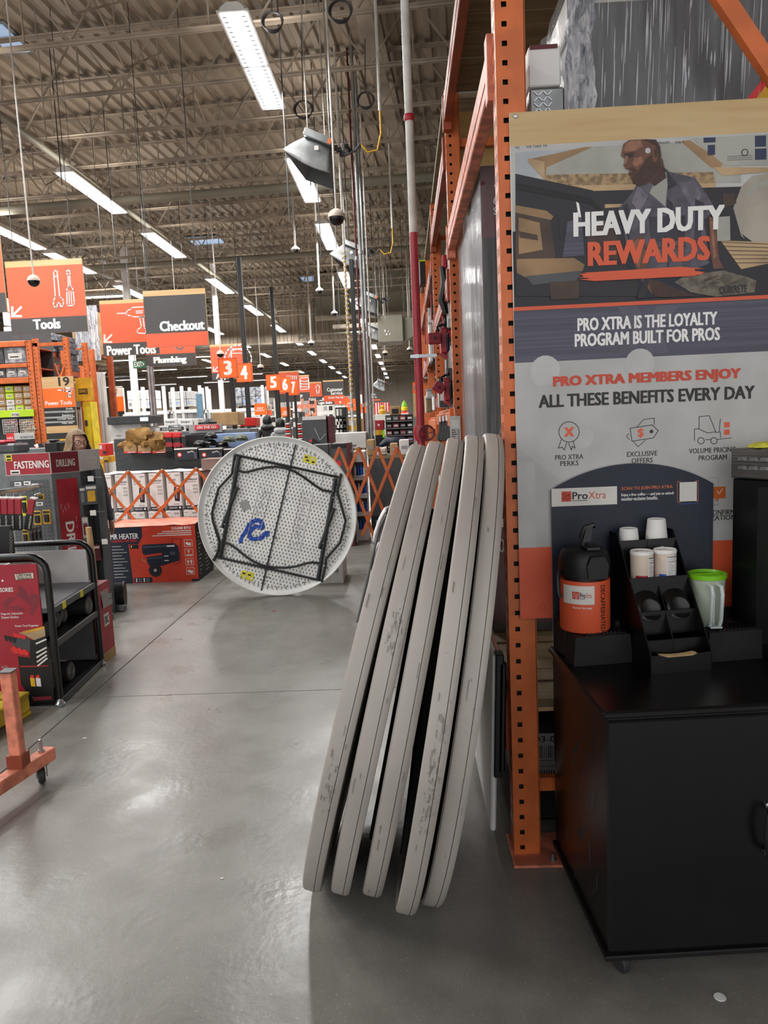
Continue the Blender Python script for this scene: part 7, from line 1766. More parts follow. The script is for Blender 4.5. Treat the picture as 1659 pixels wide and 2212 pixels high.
for x_, y_, m_, lb in ((432, 965, 'black', 'black cap at the left end of the row'), (456, 948, 'black', 'black cap stacked above another black cap'), (456, 963, 'black', 'black cap, lower of the stacked pair'), (495, 955, 'olive', 'olive cap left of the other olive cap'), (522, 952, 'olive', 'olive cap at the right end beside the round table rim'), (480, 966, 'black', 'black cap half under the left olive cap')): cap(x_, y_, m_, lb)
# long boxes with dark printed fronts
def bbox_print(p, W, H): p.rect(0, 0, W, H, 'black'); p.rect(0, H * .88, W, H, 'offwhite'); p.disc(W * .22, H * .45, H * .2, 'red_bright', 12); p.disc(W * .22, H * .45, H * .12, 'offwhite', 10); p.poly([(W * .3, H * .2), (W * .8, H * .25), (W * .85, H * .5), (W * .35, H * .6)], 'navy'); p.rect(W * .55, H * .62, W * .8, H * .7, 'print_grey'); p.line([(W * .6, H * .6), (W * .78, H * .75), (W * .9, H * .5)], .01, 'light_grey'); p.rect(W * .85, H * .1, W * .97, H * .6, 'slate')
for k, (x0, x1) in enumerate(((376, 428), (429, 482), (483, 536))): box2('heater_box', 'long dark printed carton below the caps, %s of three' % ('left', 'middle', 'right')[k], 'box', x0, 969, x1, 992, 9.3, .5, 'black', bbox_print, False)
t = box2('counter', 'low dark plinth under the long printed cartons', 'counter', 376, 993, 560, 1010, 9.35, .45, 'charcoal', lambda p, W, H: p.rect(0, H * .9, W, H, 'black'))

# people ------------------------------------------------------------
def person(name, label, x, y, h, face=0.0, jacket='jacket', legs='denim', hair='hair', skin='skin_pale', hood=None, beanie=None, glasses=False, female=False, capm=None, lean=0):
    t = thing(name, label, 'person', (x, y, 0), face); s = h / 1.7
    bm_v = [(0, 0, .95), (0, 0, 1.12), (0, 0, 1.30), (0, 0, 1.42), (0, 0, 1.50)]; rad = [.145, .125, .155, .11, .05]; ed = [(0, 1), (1, 2), (2, 3), (3, 4)]
    for sg in (-1, 1):
        o = len(bm_v); bm_v += [(sg * .09, 0, .86), (sg * .10, -.01, .48), (sg * .10, .01, .10), (sg * .105, -.10, .05)]; rad += [.095, .062, .045, .04]; ed += [(0, o), (o, o + 1), (o + 1, o + 2), (o + 2, o + 3)]
        o = len(bm_v); bm_v += [(sg * .17, 0, 1.40), (sg * .235, .01, 1.12), (sg * .24, -.06, .88), (sg * .238, -.09, .80)]; rad += [.065, .05, .038, .03]; ed += [(3, o), (o, o + 1), (o + 1, o + 2), (o + 2, o + 3)]
    me = bpy.data.meshes.new('body'); me.from_pydata([tuple(c * s for c in v) for v in bm_v], ed, []); o_ = bpy.data.objects.new('body', me); COL.objects.link(o_); o_.parent = t
    o_.modifiers.new('skin', 'SKIN'); 
    for i, r in enumerate(rad): me.skin_vertices[0].data[i].radius = (r * s, r * s * (.72 if i < 4 else 1))
    me.skin_vertices[0].data[0].use_root = True
    o_.modifiers.new('sub', 'SUBSURF').levels = 1; me.materials.append(MATS[jacket])
    # legs darker: trousers as an outer garment
    m = MB()
    for sg in (-1, 1): m.tube([(sg * .085 * s, 0, .90 * s), (sg * .10 * s, -.01 * s, .48 * s), (sg * .10 * s, .01 * s, .06 * s)], [.115 * s, .085 * s, .07 * s], legs, 12)
    m.build('trousers', t, True, off=(0, 0, 0))
    hz = 1.60 * s; hr = .105 * s
    prof = []; vs = []; n = 20; rings = 14
    for i in range(rings + 1):
        th = PI * i / rings; zc = math.cos(th) * 1.18
        for j in range(n):
            ph = 2 * PI * j / n; r = math.sin(th) * (1 if zc > -.2 else 1 - (-.2 - zc) * .38); x_ = r * math.sin(ph) * .80; y_ = -r * math.cos(ph) * .98
            if y_ < -.55 and abs(x_) < .22: y_ -= .30 * max(0, 1 - abs(zc + .22) / .26) * (1 - abs(x_) / .22)   # nose
            if y_ < -.4 and .05 < zc < .22 and .1 < abs(x_) < .5: y_ += .07                                     # eye sockets
            vs.append((x_ * hr, y_ * hr, hz + zc * hr))
    MB().add(vs, [(i * n + j, (i + 1) * n + j, (i + 1) * n + (j + 1) % n, i * n + (j + 1) % n) for i in range(rings) for j in range(n)], skin).build('head', t, True, off=(0, 0, 0))
    m = MB()
    for sg in (-1, 1):
        m.lathe([(.001, -.004), (hr * .13, 0), (.001, .005)], (sg * hr * .34, -hr * .86, hz + hr * .13), 'white', 10, (0, -1, 0)); m.lathe([(.001, .0055), (hr * .055, .005)], (sg * hr * .34, -hr * .86, hz + hr * .13), 'black', 8, (0, -1, 0))
        m.bar((sg * hr * .18, -hr * .93, hz + hr * .33), (sg * hr * .52, -hr * .82, hz + hr * .34), .004, .006, 'hair')
    m.build('eyes', t, True, off=(0, 0, 0)); MB().box(-hr * .25, hr * .25, -hr * .86, -hr * .80, hz - hr * .62, hz - hr * .52, M('lips', '#a0584e', .5).name, .003).build('mouth', t, off=(0, 0, 0))
    m = MB()
    for sg in (-1, 1): m.lathe([(.001, -.006), (hr * .2, -.004), (hr * .22, .004), (.001, .004)], (sg * hr * .82, 0, hz - hr * .02), skin, 10, (1, 0, 0))
    m.build('ears', t, True, off=(0, 0, 0))
    def shell(sc, zlo, mat, nm, front=-.35, drop=0):
        vs = []; fs = []; R2 = 16; N2 = 28
        for i in range(R2 + 1):
            th = (PI * .5 + zlo) * i / R2
            for j in range(N2):
                ph = 2 * PI * j / N2; x_ = math.sin(th) * math.sin(ph) * .84 * sc; y_ = -math.sin(th) * math.cos(ph) * 1.0 * sc; z_ = math.cos(th) * 1.22 * sc
                if drop and th > PI * .5: k_ = (th - PI * .5) / zlo; x_, y_, z_ = math.sin(ph) * (.9 + .65 * k_) * sc, -math.cos(ph) * (1.0 + .3 * k_) * sc, -drop * k_
                wv = 1 + (.03 * math.sin(ph * 9 + i * .3) if drop else 0); vs.append((x_ * hr * wv, y_ * hr * wv, hz + z_ * hr))
        for i in range(R2):
            for j in range(N2):
                ph = 2 * PI * (j + .5) / N2; fr_ = math.cos(ph)
                if fr_ > .55 and i > R2 * (.34 if drop else .5): continue
                fs.append((i * N2 + j, (i + 1) * N2 + j, (i + 1) * N2 + (j + 1) % N2, i * N2 + (j + 1) % N2))
        return MB().add(vs, fs, mat).build(nm, t, True, off=(0, 0, 0))
    if female: shell(1.2, .9, hair, 'hair', drop=2.4)
    elif beanie: shell(1.12, .35, beanie, 'beanie'); 
    else: shell(1.06, .35, hair, 'hair')
    if capm: 
        shell(1.12, -.1, capm, 'cap'); MB().prism([(-.8 * hr, -.7 * hr), (-.6 * hr, -1.6 * hr), (.6 * hr, -1.6 * hr), (.8 * hr, -.7 * hr)], (0, 0, hz + hr * .5), (1, 0, 0), (0, 1, 0), (0, 0, .01), capm).build('brim', t, off=(0, 0, 0))
    if hood: MB().lathe([(.06 * s, 0), (.13 * s, .02), (.145 * s, .07 * s), (.10 * s, .12 * s), (.06 * s, .13 * s)], (0, .03, 1.42 * s), hood, 18).build('hood', t, True, off=(0, 0, 0))
    if glasses:
        m = MB()
        for sg in (-1, 1): m.tube([(sg * hr * .40 + hr * .27 * math.cos(a_), -hr * 1.03 + .3 * abs(math.cos(a_)) * 0, hz + hr * .10 + hr * .24 * math.sin(a_)) for a_ in [k * PI / 8 for k in range(16)]], .0022, 'maroon', 5, closed=True); m.bar((sg * hr * .66, -hr * 1.02, hz + hr * .16), (sg * hr * .86, 0, hz + hr * .12), .003, .004, 'maroon')
        m.bar((-hr * .14, -hr * 1.05, hz + hr * .14), (hr * .14, -hr * 1.05, hz + hr * .14), .003, .003, 'maroon'); m.build('glasses', t, off=(0, 0, 0))
    m = MB()
    for sg in (-1, 1):
        w0 = Vector((sg * .238 * s, -.09 * s, .80 * s)); m.box(w0.x - .018, w0.x + .018, w0.y - .035, w0.y + .035, w0.z - .075, w0.z + .01, skin, .012)
        for f in range(4): m.tube([w0 + Vector((0, -.028 + f * .018, -.07)), w0 + Vector((sg * -.004, -.030 + f * .018, -.105 + .004 * abs(f - 1.5))), w0 + Vector((sg * -.016, -.030 + f * .018, -.138 + .007 * abs(f - 1.3)))], [.009, .0085, .007], skin, 6)
        m.tube([w0 + Vector((0, -.035, -.03)), w0 + Vector((sg * -.012, -.055, -.06)), w0 + Vector((sg * -.016, -.058, -.085))], [.010, .009, .007], skin, 6)
    m.build('hands', t, True, off=(0, 0, 0))
    m = MB()
    for sg in (-1, 1): m.box((sg * .105 - .045) * s, (sg * .105 + .045) * s, -.17 * s, .09 * s, 0, .07 * s, 'black', .02)
    m.build('shoes', t, off=(0, 0, 0))
    if lean: t.rotation_euler = (math.radians(lean), 0, face)
    return t
c = P(168, 926, 6.75 + .5); hgt = c.z + .015
person('person', 'woman with long light brown hair and glasses behind the gondola header', P(166, 950, 6.95).x, 6.95, (P(168, 925, 6.95).z - .01) * 1.7 / 1.745, math.radians(50), female=True, glasses=True, skin='skin_pale')
q = P(577, 902, 17); person('person', 'person in a black hooded puffer jacket seen from behind above the table rim', q.x, 17, q.z + .02, PI, 'puffer', beanie='black', hood='puffer')
q = P(605, 909, 16); person('person', 'person in a black beanie and pale grey hoodie seen from behind', q.x, 16, q.z + .02, PI, 'hoodie', beanie='black', hood='hoodie')
q = P(743, 912, 19); person('person', 'person wearing a bright blue cap beside the yellow cartons', q.x, 19, q.z, math.radians(-70), 'red', capm='blue')

# ================================================================== MIDDLE DISTANCE, CENTRE AND RIGHT
def dark_print(p, W, H):
    p.rect(0, H * .55, W, H, 'charcoal'); p.rect(0, H * .97, W, H, 'offwhite'); p.disc(W * .3, H * .80, W * .06, 'red_bright', 12); p.poly([(W * .1, H * .62), (W * .85, H * .60), (W * .9, H * .76), (W * .4, H * .82)], 'black'); p.line([(W * .5, H * .9), (W * .7, H * .8), (W * .95, H * .85)], .012, 'print_grey')
    p.rect(0, H * .56, W * .3, H * .6, 'print_grey'); p.rect(W * .12, H * .47, W * .88, H * .49, 'print_grey'); p.line([(W * .06, H * .44), (W * .94, H * .44)], .008, 'red')
    for r in range(4):
        for q in range(2): p.disc(W * (.18 + .38 * q), H * (.36 - .1 * r), .012, 'offwhite', 8); p.rect(W * (.24 + .38 * q), H * (.35 - .1 * r), W * (.44 + .38 * q), H * (.37 - .1 * r), 'print_grey')
t = box2('pressure_washer_box', 'tall black printed carton stack with dark red side, right of the round table top', 'box', 653, 900, 707, 958, 10.6, .5, 'black', dark_print)
a, b = P(707, 899, 10.6), P(720, 960, 10.6); MB().box(a.x, a.x + (b.x - a.x), 10.62, 11.0, 0, a.z, 'maroon', .004).build('red_side', t)
box2('heater_box', 'dark printed carton right of the round table rim, lower front', 'box', 715, 958, 762, 1075, 9.6, .4, 'black', lambda p, W, H: (p.rect(0, H * .55, W * .8, H * .95, 'charcoal'), p.disc(W * .3, H * .8, .05, 'red_bright', 10), p.rect(0, H * .45, W * .8, H * .5, 'print_grey'), p.rect(W * .8, 0, W, H, 'maroon')))
box2('carton', 'small dark carton peeking above the round table edge', 'box', 676, 960, 712, 1000, 9.9, .4, 'charcoal', lambda p, W, H: p.rect(W * .1, H * .6, W * .8, H * .8, 'print_grey'))
box2('counter', 'pale grey counter panel with a small label in front of the conduits', 'counter', 720, 936, 792, 968, 12.0, .5, 'offwhite', lambda p, W, H: (p.rect(W * .3, H * .2, W * .7, H * .24, 'sign_grey'), p.rect(W * .36, H * .12, W * .66, H * .16, 'sign_grey')), False)
t0 = box2('bottle_rack', 'white shelf rack of blue capped bottles between the gate and round table', 'shelf', 762, 975, 795, 1110, 10.0, .4, 'white', lambda p, W, H: [p.rect(0, H * (.12 + .2 * k), W, H * (.28 + .2 * k), 'black') for k in range(4)])
a, b = P(762, 975, 10.0), P(795, 1100, 10.0)
for r in range(4):
    MB().box(a.x, b.x, 9.90, 10.0, a.z * (.12 + .2 * r) + .01, a.z * (.12 + .2 * r) + .02, 'white').build('shelf_board', t0)
    for k in range(4):
        x_ = a.x + (b.x - a.x) * (k + .5) / 4; z_ = a.z * (.12 + .2 * r) + .02; t = thing('spray_bottle', 'spray bottle on the white rack, %s from left, %s shelf up' % (ORD[k].replace('nearest', 'first'), ORD[r].replace('nearest', 'first')), 'bottle', (x_, 9.95, z_), group='bottles on the white rack'); MB().lathe([(.001, 0), (.018, 0), (.018, .09), (.008, .12), (.008, .14), (.001, .14)], (x_, 9.95, z_), 'blue' if (k + r) % 3 else 'offwhite', 8).build('body', t, True)
box2('counter', 'low dark grey counter behind the narrow orange gate', 'counter', 796, 985, 900, 1068, 10.9, .6, 'charcoal', lambda p, W, H: (p.rect(0, H * .96, W, H, 'lumber'), p.rect(0, 0, W, H * .2, 'black'), p.rect(W * .1, H * .02, W * .3, H * .14, 'light_grey'), p.rect(W * .4, H * .08, W * .8, H * .18, 'print_grey')))
for x0, y0, x1, y1, m_, lb in ((792, 950, 810, 984, 'carton_tan', 'tall tan carton on the counter, left'), (822, 968, 834, 982, 'cream', 'small cream carton on the counter, centre'), (842, 958, 860, 984, 'carton_tan', 'tan carton on the counter, right'), (862, 950, 885, 982, 'offwhite', 'white carton on the counter beside the table stack')): box2('carton', lb, 'box', x0, y0, x1, y1, 11.0, .3, m_, lambda p, W, H: p.rect(W * .2, H * .4, W * .8, H * .6, 'print_grey'), False)
# shelving with packaged chargers
t = box2('shelf_unit', 'black shelf unit packed with boxed power tools behind the narrow gate', 'shelf', 832, 897, 895, 985, 13.2, .5, 'black', None)
a, b = P(832, 897, 13.1), P(895, 985, 13.1)
for r in range(6):
    z_ = b.z + (a.z - b.z) * r / 6
    MB().box(a.x - .02, b.x + .02, 12.9, 13.25, z_, z_ + .015, 'mid_grey').build('shelf_board', t)
    for k in range(4):
        x_ = a.x + (b.x - a.x) * k / 4; o = thing('tool_package', 'boxed power tool on the black shelf unit, %s from left, %s level up' % (ORD[k].replace('nearest', 'first'), ORD[r].replace('nearest', 'first')), 'box', (x_ + .06, 13.0, z_), group='boxed tools on the black shelf unit'); MB().box(x_ + .006, x_ + (b.x - a.x) / 4 - .006, 12.95, 13.15, z_ + .016, z_ + .10, random.choice(['black', 'charcoal', 'black', 'red_dark']), .004).build('carton', o); MB().box(x_ + .03, x_ + .10, 12.945, 12.95, z_ + .04, z_ + .075, random.choice(['offwhite', 'print_grey', 'blue_light'])).build('label_print', o)
t = box2('monitor_box', 'brown and black carton on top of the black shelf unit', 'box', 841, 878, 866, 896, 13.2, .3, 'carton_tan', lambda p, W, H: p.rect(W * .2, H * .15, W * .8, H * .7, 'black'), False)
box2('carton', 'dark red carton left of the black shelf unit', 'box', 806, 908, 830, 928, 13.4, .4, 'red', lambda p, W, H: p.rect(W * .4, H * .4, W * .6, H * .6, 'offwhite'), False)
box2('carton', 'yellow carton under the dark red one', 'box', 808, 929, 828, 940, 13.4, .4, 'gold', None, False)
box2('storage_tote', 'black storage tote beneath the yellow carton', 'box', 806, 941, 832, 965, 13.4, .4, 'black', None, False)
c = P(852, 956, 11.6); t = thing('work_coat', 'dark blue coat lying folded over the counter boxes', 'coat', c)
MB().tube([c + Vector((-.22, 0, -.04)), c + Vector((-.12, 0, .02)), c, c + Vector((.14, 0, .01)), c + Vector((.24, 0, -.05))], [.03, .07, .085, .07, .03], 'navy', 10).build('coat_body', t, True)
tag(MB().box(*[v for pr_ in ((P(826, 931, 11.2).x, P(831, 931, 11.2).x), (11.2, 11.22), (P(828, 945, 11.2).z, P(828, 930, 11.2).z)) for v in pr_], 'green').build('green_card'), 'bright green card hanging before the black tote', 'card')
# holiday inflatables
box2('display_stand', 'pale covered stand under the holiday inflatables', 'stand', 806, 896, 884, 925, 23.7, .7, 'offwhite', None)
for x_, lb in ((818, 'red and white striped inflatable gift, left'), (832, 'red and white striped inflatable gift, right')):
    c = P(x_, 883, 24); t = thing('inflatable', lb, 'decoration', c); m = MB()
    for k in range(7): m.box(c.x - .14 + .04 * k, c.x - .10 + .04 * k, 24, 24.2, c.z - .2 + .02 * k, c.z + .2 - .01 * (k % 2), 'red_bright' if k % 2 == 0 else 'white', .008)
    m.build('striped_body', t)
c = P(826, 888, 23.8); t = thing('inflatable', 'gold and white bow figure between the striped gifts', 'decoration', c); MB().lathe([(.001, -.15), (.1, -.1), (.11, 0), (.05, .08), (.08, .14), (.001, .2)], c, 'gold', 12).build('figure', t, True)
c = P(874, 890, 24); t = thing('inflatable', 'elf shaped inflatable in red, yellow and green near the red standpipe', 'decoration', c)
MB().lathe([(.001, -.3), (.14, -.25), (.15, -.05), (.06, .05)], c, 'red_bright', 12).build('body', t, True); MB().lathe([(.001, .0), (.1, .05), (.11, .14), (.05, .22)], c, 'yellow', 12).build('head', t, True); MB().lathe([(.1, .18), (.06, .3), (.001, .38)], c, 'green', 12).build('hat', t, True)
# dark goods, checkout candy racks and shelving between the register poles
for k, x_ in enumerate((622, 648)):
    t = box2('candy_rack', 'narrow red and white striped impulse rack, %s' % ('nearer the hoodie', 'touching the black cartons')[k], 'rack', x_ - 5, 912, x_ + 5, 960, 15 + k, .3, 'black', None)
    a, b = P(x_ - 5, 912, 14.95 + k), P(x_ + 5, 960, 14.95 + k)
    for r in range(9): z_ = b.z + (a.z - b.z) * r / 9; MB().box(a.x, b.x, 14.9 + k, 15.1 + k, z_, z_ + .03, 'red_bright' if r % 2 else 'offwhite', .004).build('snack_row', t)
for x0, y0, x1, y1, Y, m_, lb in ((560, 900, 600, 935, 24, 'offwhite', 'distant pale service counter left of the black beanie'), (630, 890, 655, 915, 26, 'charcoal', 'distant dark gift card stand below the 7 sign'), (724, 880, 748, 902, 18, 'black', 'black printed carton stack top left of the blue cap'), (722, 902, 750, 934, 18, 'charcoal', 'dark grey appliance below the black printed cartons'), (750, 905, 782, 930, 19, 'gold', 'yellow cartons right of the blue cap'), (684, 876, 722, 895, 34, 'offwhite', 'white sheet panel below the Light Bulbs sign'), (590, 862, 606, 905, 30, 'cream', 'distant shelf end, pale, left of the 6 pole'), (636, 862, 684, 892, 40, 'orange_worn', 'distant orange racks behind the Paint sign')):
    box2('store_fixture', lb, 'fixture', x0, y0, x1, y1, Y, .6, m_, lambda p, W, H: [p.rect(W * (.08 + .31 * (k % 3)), a_ * H, W * (.30 + .31 * (k % 3)), (a_ + .08) * H, ['offwhite', 'print_grey', 'sign_black'][k % 3]) for k, a_ in enumerate((.9, .9, .9, .75, .75, .75))])
# lit white racks far behind the checkouts
def far_rack(x0, x1, Y, label, nlev=4, top=825, short=''):
    a, b = P(x0, top, Y), P(x1, top, Y); t = thing('storage_rack', label, 'rack', ((a.x + b.x) / 2, Y, 0)); H = a.z; W = b.x - a.x; n = max(2, round(W / 2.6))
    for i in range(n + 1):
        x_ = a.x + W * i / n
        MB().box(x_ - .05, x_ + .05, Y, Y + .1, 0, H, 'white').build('upright', t); MB().box(x_ - .05, x_ + .05, Y + 1, Y + 1.1, 0, H, 'white').build('upright', t)
        if i < n: MB().bar((x_ + .1, Y + 1, H * .4), (x_ + W / n - .1, Y + 1, H * .75), .04, .04, 'mid_grey').build('cross_brace', t)
    for l in range(nlev): z_ = H * (.22 + .72 * l / nlev); MB().box(a.x, b.x, Y - .02, Y + .04, z_, z_ + .12, 'white').build('beam', t); MB().box(a.x, b.x, Y, Y + 1, z_ + .09, z_ + .12, 'light_grey').build('deck', t)
    for l in range(nlev):
        z_ = H * (.22 + .72 * l / nlev) + .12; k = 0; x_ = a.x + .15
        while x_ < b.x - .8:
            w_ = random.uniform(.8, 1.15); h_ = random.uniform(.45, .75) if l < nlev - 1 else random.uniform(.5, .7)
            if random.random() < .88:
                o = thing('pallet_load', '%s load from left, %s shelf up, %s' % (ORD[k].replace('nearest', 'first'), ORD[l].replace('nearest', 'first'), short), 'pallet load', (x_ + w_ / 2, Y + .4, z_), group='white pallet loads on the distant racks'); m_ = random.choice(['carton_white', 'light_grey', 'light_grey', 'print_grey', 'carton_tan', 'bin_clear']); nn = 4
                m = MB()
                for q in range(nn): m.box(x_ + w_ * q / nn + .008, x_ + w_ * (q + 1) / nn - .008, Y + .05, Y + .9, z_ + .10, z_ + .10 + h_ * .48, m_, .01); m.box(x_ + w_ * q / nn + .008, x_ + w_ * (q + 1) / nn - .008, Y + .05, Y + .9, z_ + .10 + h_ * .5, z_ + .10 + h_, m_, .01)
                m.build('stacked_boxes', o); m = MB()
                for q in range(3): m.box(x_ + w_ * .45 * q, x_ + w_ * .45 * q + .1, Y + .04, Y + .9, z_, z_ + .08, 'lumber')
                m.build('pallet', o)
                p = Print((x_, Y + .05, z_), eps=.004)
                for q in range(nn): p.rect(x_ * 0 + w_ * q / nn + .05, .2, w_ * (q + 1) / nn - .08, .2 + h_ * .18, 'blue_light' if q % 2 else 'print_grey')
                p.build('label_print', o)
            x_ += w_ + .12; k += 1
random.seed(77)
far_rack(262, 352, 25, 'white pallet rack left of the grey building column', 3, 838, 'white rack left of the grey column')
far_rack(352, 430, 27, 'white pallet rack in the middle behind the kiosk', 3, 836, 'white rack behind the kiosk')
far_rack(436, 566, 29, 'white pallet rack behind the registers', 3, 838, 'white rack behind the registers')
far_rack(560, 780, 52, 'distant white shelving below the far strip lights', 4, 862, 'farthest white shelving')
for x_, y0, Y, m_, w, lb in ((282, 760, 22, 'white', 13, 'thick white building column behind the EXIT sign'), (428, 850, 26, 'tint_teal', 12, 'blue grey column between the white racks'), (475, 820, 24, 'white', 10, 'white column below the Appliances sign')):
    a = P(x_, y0, Y); wd = w * Y / FPX; t = thing('column', lb, 'column', (a.x, Y, 0)); MB().box(a.x - wd / 2, a.x + wd / 2, Y, Y + wd, 0, 7.0 if m_ == 'white' else a.z, m_, .02).build('shaft', t)
for x0, y0, x1, y1, Y, lb in ((322, 790, 331, 925, 15, 'left thin steel post below the Plumbing sign'), (332, 792, 338, 925, 15.4, 'right thin steel post below the Plumbing sign')):
    a, b = P(x0, y0, Y), P(x1, y1, Y); t = thing('display_post', lb, 'column', (b.x, Y, 0)); MB().tube([(b.x, Y, 0), (b.x, Y, a.z)], .035, 'steel', 10).build('tube', t, True)
# red white display and other goods left of the kiosk
for x0, y0, x1, y1, Y, m_, lb in ((212, 958, 232, 985, 8.6, 'red_bright', 'red boxed lights hanging right of the woman'), (213, 985, 236, 1000, 8.6, 'gold', 'yellow and black packs under the red boxed lights'), (234, 955, 246, 975, 10.5, 'offwhite', 'small white dispenser beside the dark counter')):
    box2('hanging_goods', lb, 'display', x0, y0, x1, y1, Y, .2, m_, lambda p, W, H: (p.rect(W * .1, H * .55, W * .45, H * .85, 'offwhite'), p.rect(W * .5, H * .15, W * .9, H * .4, 'sign_black')), False)

# ================================================================== GOODS HUNG ON THE RIGHT RACK
def clampfix(px_, py_, s, label, tilt):
    c = P(px_, py_, 5.75); t = thing('bar_clamp', label, 'clamp', c)
    k = s * 5.75 / FPX
    MB().box(c.x, c.x + .075 * k * 13, 5.72, 5.78, c.z - 3.3 * k * 13 * .1, c.z + .9 * k * 13 * .1, 'black', .004) if False else None
    u = k * .75
    MB().box(c.x + u * .5, c.x + u * 2.2, 5.7, 5.82, c.z - u * 4.6, c.z + u * 1.2, 'pipe_red', .01).prism([(0, 0), (u * 1.7, -u * 1.2), (u * 1.7, -u * .4), (u * .4, u * .4)], (c.x + u * .3, 5.7, c.z - u * 4.8), (1, 0, 0), (0, 0, 1), (0, .12, 0), 'pipe_red').build('frame', t)
    MB().box(c.x + u * 1.8, c.x + u * 2.5, 5.66, 5.86, c.z - u * 4.2, c.z + u * 0, 'black', .01).build('rubber_insert', t)
    mt = Matrix.Translation((c.x - u * .8, 5.68, c.z - u * 1.2)) @ Matrix.Rotation(math.radians(tilt), 4, 'Y'); MB().box(-u * 1.6, u * 1.4, -.03, .03, -u * 1.3, u * 1.3, 'red', .01, mt).build('jaw_pad', t); m = MB()
    for q in range(5): m.box(-u * 1.5, u * 1.3, -.036, -.03, -u * 1.05 + q * u * .5, -u * .95 + q * u * .5 + .004, 'red_dark', 0, mt)
    m.box(-u * .3, u * .2, -.045, -.03, -u * .2, u * .3, 'black', 0, mt); m.build('jaw_grooves', t)
    MB().tube([(c.x + u * .2, 5.7, c.z + u * .4), (c.x - u * .2, 5.68, c.z + u * 1.4), (c.x + u * .8, 5.7, c.z + u * 1.9), (c.x + u * 2, 5.72, c.z + u * 2.2)], [u * .28, u * .3, u * .34, u * .3], 'black', 8).tube([(c.x + u * 1.4, 5.7, c.z + u * 2), (c.x + u * 1.7, 5.7, c.z + u * 3.2)], u * .25, 'dark_grey', 8).build('handle', t, True)
clampfix(946, 722, 12, 'upper red and black clamp hung left of the second upright', 0)
clampfix(954, 828, 11, 'lower red and black clamp with tilted square pad', 35)
c = P(956, 612, 5.6); t = thing('hand_tool', 'black gripped tool hanging above the red clamps', 'tool', c); MB().tube([c + Vector((0, 0, .12)), c + Vector((.02, 0, 0)), c + Vector((-.01, 0, -.12)), c + Vector((.02, 0, -.22))], [.02, .035, .03, .02], 'black', 8).build('grip', t, True); MB().box(c.x, c.x + .04, 5.58, 5.62, c.z + .1, c.z + .2, 'red', .01).build('head', t)
random.seed(61)
for k in range(26):
    Y = 5.6 + .33 * k; z_ = random.choice((2.0, 2.55, 3.0)); c = Vector((XR + .0, Y, z_))
    m_ = random.choice(['red', 'offwhite', 'light_grey', 'bin_clear', 'orange_worn', 'charcoal', 'red_dark', 'light_grey'])
    t = thing('blister_pack', 'small %s hang pack on the right racks, %s going away' % (m_.replace('_', ' ').replace('bin clear', 'clear').replace('orange worn', 'orange'), ORD[k].replace('nearest', 'first')), 'packet', c, group='packaged goods hanging in the right hand racks'); MB().box(XR + .0, XR + .22, Y, Y + .03, z_ - .28, z_, m_, .006).build('card', t); MB().box(XR + .01, XR + .12, Y - .012, Y, z_ - .22, z_ - .1, random.choice(['red', 'black', 'offwhite']), .004).build('blister', t)
for k, (x0, y0, x1, y1, Y, m_, lb) in enumerate(((906, 565, 920, 612, 8.2, 'black', 'black tool case with a yellow top edge high in the right racks'), (921, 862, 934, 890, 6.4, 'lumber', 'brown instruction box on the right rack above the slotted beam'), (922, 844, 934, 861, 6.4, 'light_grey', 'grey picture card above the brown instruction box'), (935, 855, 941, 886, 6.0, 'white', 'narrow white card beside the lower clamp'), (926, 700, 936, 780, 6.6, 'offwhite', 'clear clamshell behind the upper clamp'))):
    a, b = P(x0, y0, Y), P(x1, y1, Y); t = thing('boxed_goods', lb, 'box', (a.x, Y, b.z)); MB().box(a.x, b.x, Y, Y + .25, b.z, a.z, m_, .006).build('body', t); MB().box(a.x - .002, b.x + .002, Y - .004, Y + .25, a.z, a.z + .015, 'lime' if k == 0 else 'print_grey').build('top_edge', t)
for k in range(4):
    c = P(952 + k * 7, 925 - k, 5.9 - .12 * k); t = thing('ratchet_strap', 'black strap under the slotted orange beam, %s from the left' % ORD[k].replace('nearest', 'first'), 'strap', c, group='black straps under the slotted beam'); MB().tube([c + Vector((0, 0, .06)), c + Vector((.01, 0, 0)), c + Vector((-.015, 0, -.10))], [.012, .025, .02], 'black', 8).build('webbing', t, True); MB().tube([c + Vector((.0, 0, .05)), c + Vector((0, 0, .09))], .014, 'steel', 8).build('buckle', t, True)
for k in range(2): MB().box(XR + .11, XR + .12, 5.2 + 2.55 * k, 7.6 + 2.55 * k, 1.66, 3.2, 'charcoal').build('grid_panel', rk)
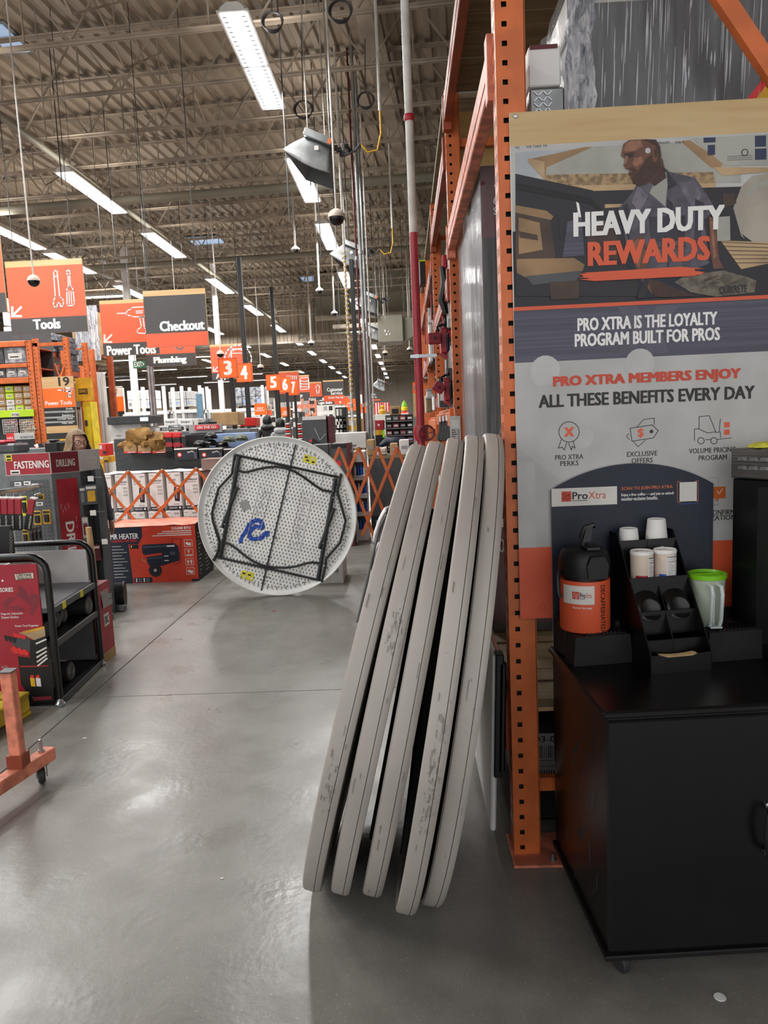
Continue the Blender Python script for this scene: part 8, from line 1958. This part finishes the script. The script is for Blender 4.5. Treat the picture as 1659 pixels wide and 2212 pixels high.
# label wired to the second upright
a, b = P(971, 899, 5.08), P(996, 955, 5.08)
t = thing('hang_tag', 'printed paper tag wired to the second orange upright', 'tag', (a.x, 5.08, b.z)); MB().box(a.x, b.x, 5.085, 5.088, b.z, a.z, 'offwhite').build('card', t); p = Print((a.x, 5.085, b.z), eps=.001); W, H = b.x - a.x, a.z - b.z; p.rect(W * .15, H * .55, W * .85, H * .85, 'white')
for k in range(5): p.rect(W * .15, H * (.45 - k * .08), W * (.5 + .08 * (k % 3)), H * (.48 - k * .08), 'sign_black'); p.rect(W * .7, H * (.45 - k * .08), W * .9, H * (.48 - k * .08), 'sign_grey')
p.build('print', t); MB().tube([(a.x + W * .5, 5.08, a.z - .01), (a.x + W * .48, 5.07, a.z + .04), (a.x + W * .4, 5.09, a.z + .06)], .002, 'white', 5).build('wire', t)
# further wrapped loads glimpsed high on the right racks
for k, (Y, lb) in enumerate(((5.4, 'nearest'), (8.0, 'middle'), (10.6, 'farthest'))):
    wrapped('wrapped_carton', 'wrapped carton resting high on the right racks, %s' % lb, XR + .12, 1.3, Y + .15, Y + 2.0, 3.74 - .0, 4.35, 'mid_grey', 30 + k)
m = MB()
for k in range(3): MB().box(XR, 1.42, 5.2 + 2.55 * k, 7.6 + 2.55 * k, 3.70, 3.735, 'lumber').build('shelf_board', rk)
# lift guard chain: dark netting frame at rack head
m = MB()
for k in range(40): m.box(XR - .035, XR - .028, 5.2 + k * .12, 5.24 + k * .12, 3.2 + .006 * k, 3.24 + .006 * k, 'black')
# scraps on the floor
for x_, y_, r_, m_, lb in ((183, 1595, .012, 'offwhite', 'white paper scrap on the concrete beyond the cart caster'), (592, 1320, .018, 'red_bright', 'thin red scrap on the concrete below the round table'), (440, 1385, .007, 'offwhite', 'tiny white scrap near the floor joint'), (480, 1898, .008, 'offwhite', 'tiny pale scrap on the open concrete left of the stack')):
    c = F(x_, y_); tag(MB().prism([(-r_, -r_ * .4), (r_ * .3, -r_ * .6), (r_, .2 * r_), (.1 * r_, r_ * .5), (-.7 * r_, r_ * .3)], (c.x, c.y, .0012), (1, 0, 0), (0, 1, 0), (0, 0, .0008), m_).build('floor_scrap'), lb, 'scrap')
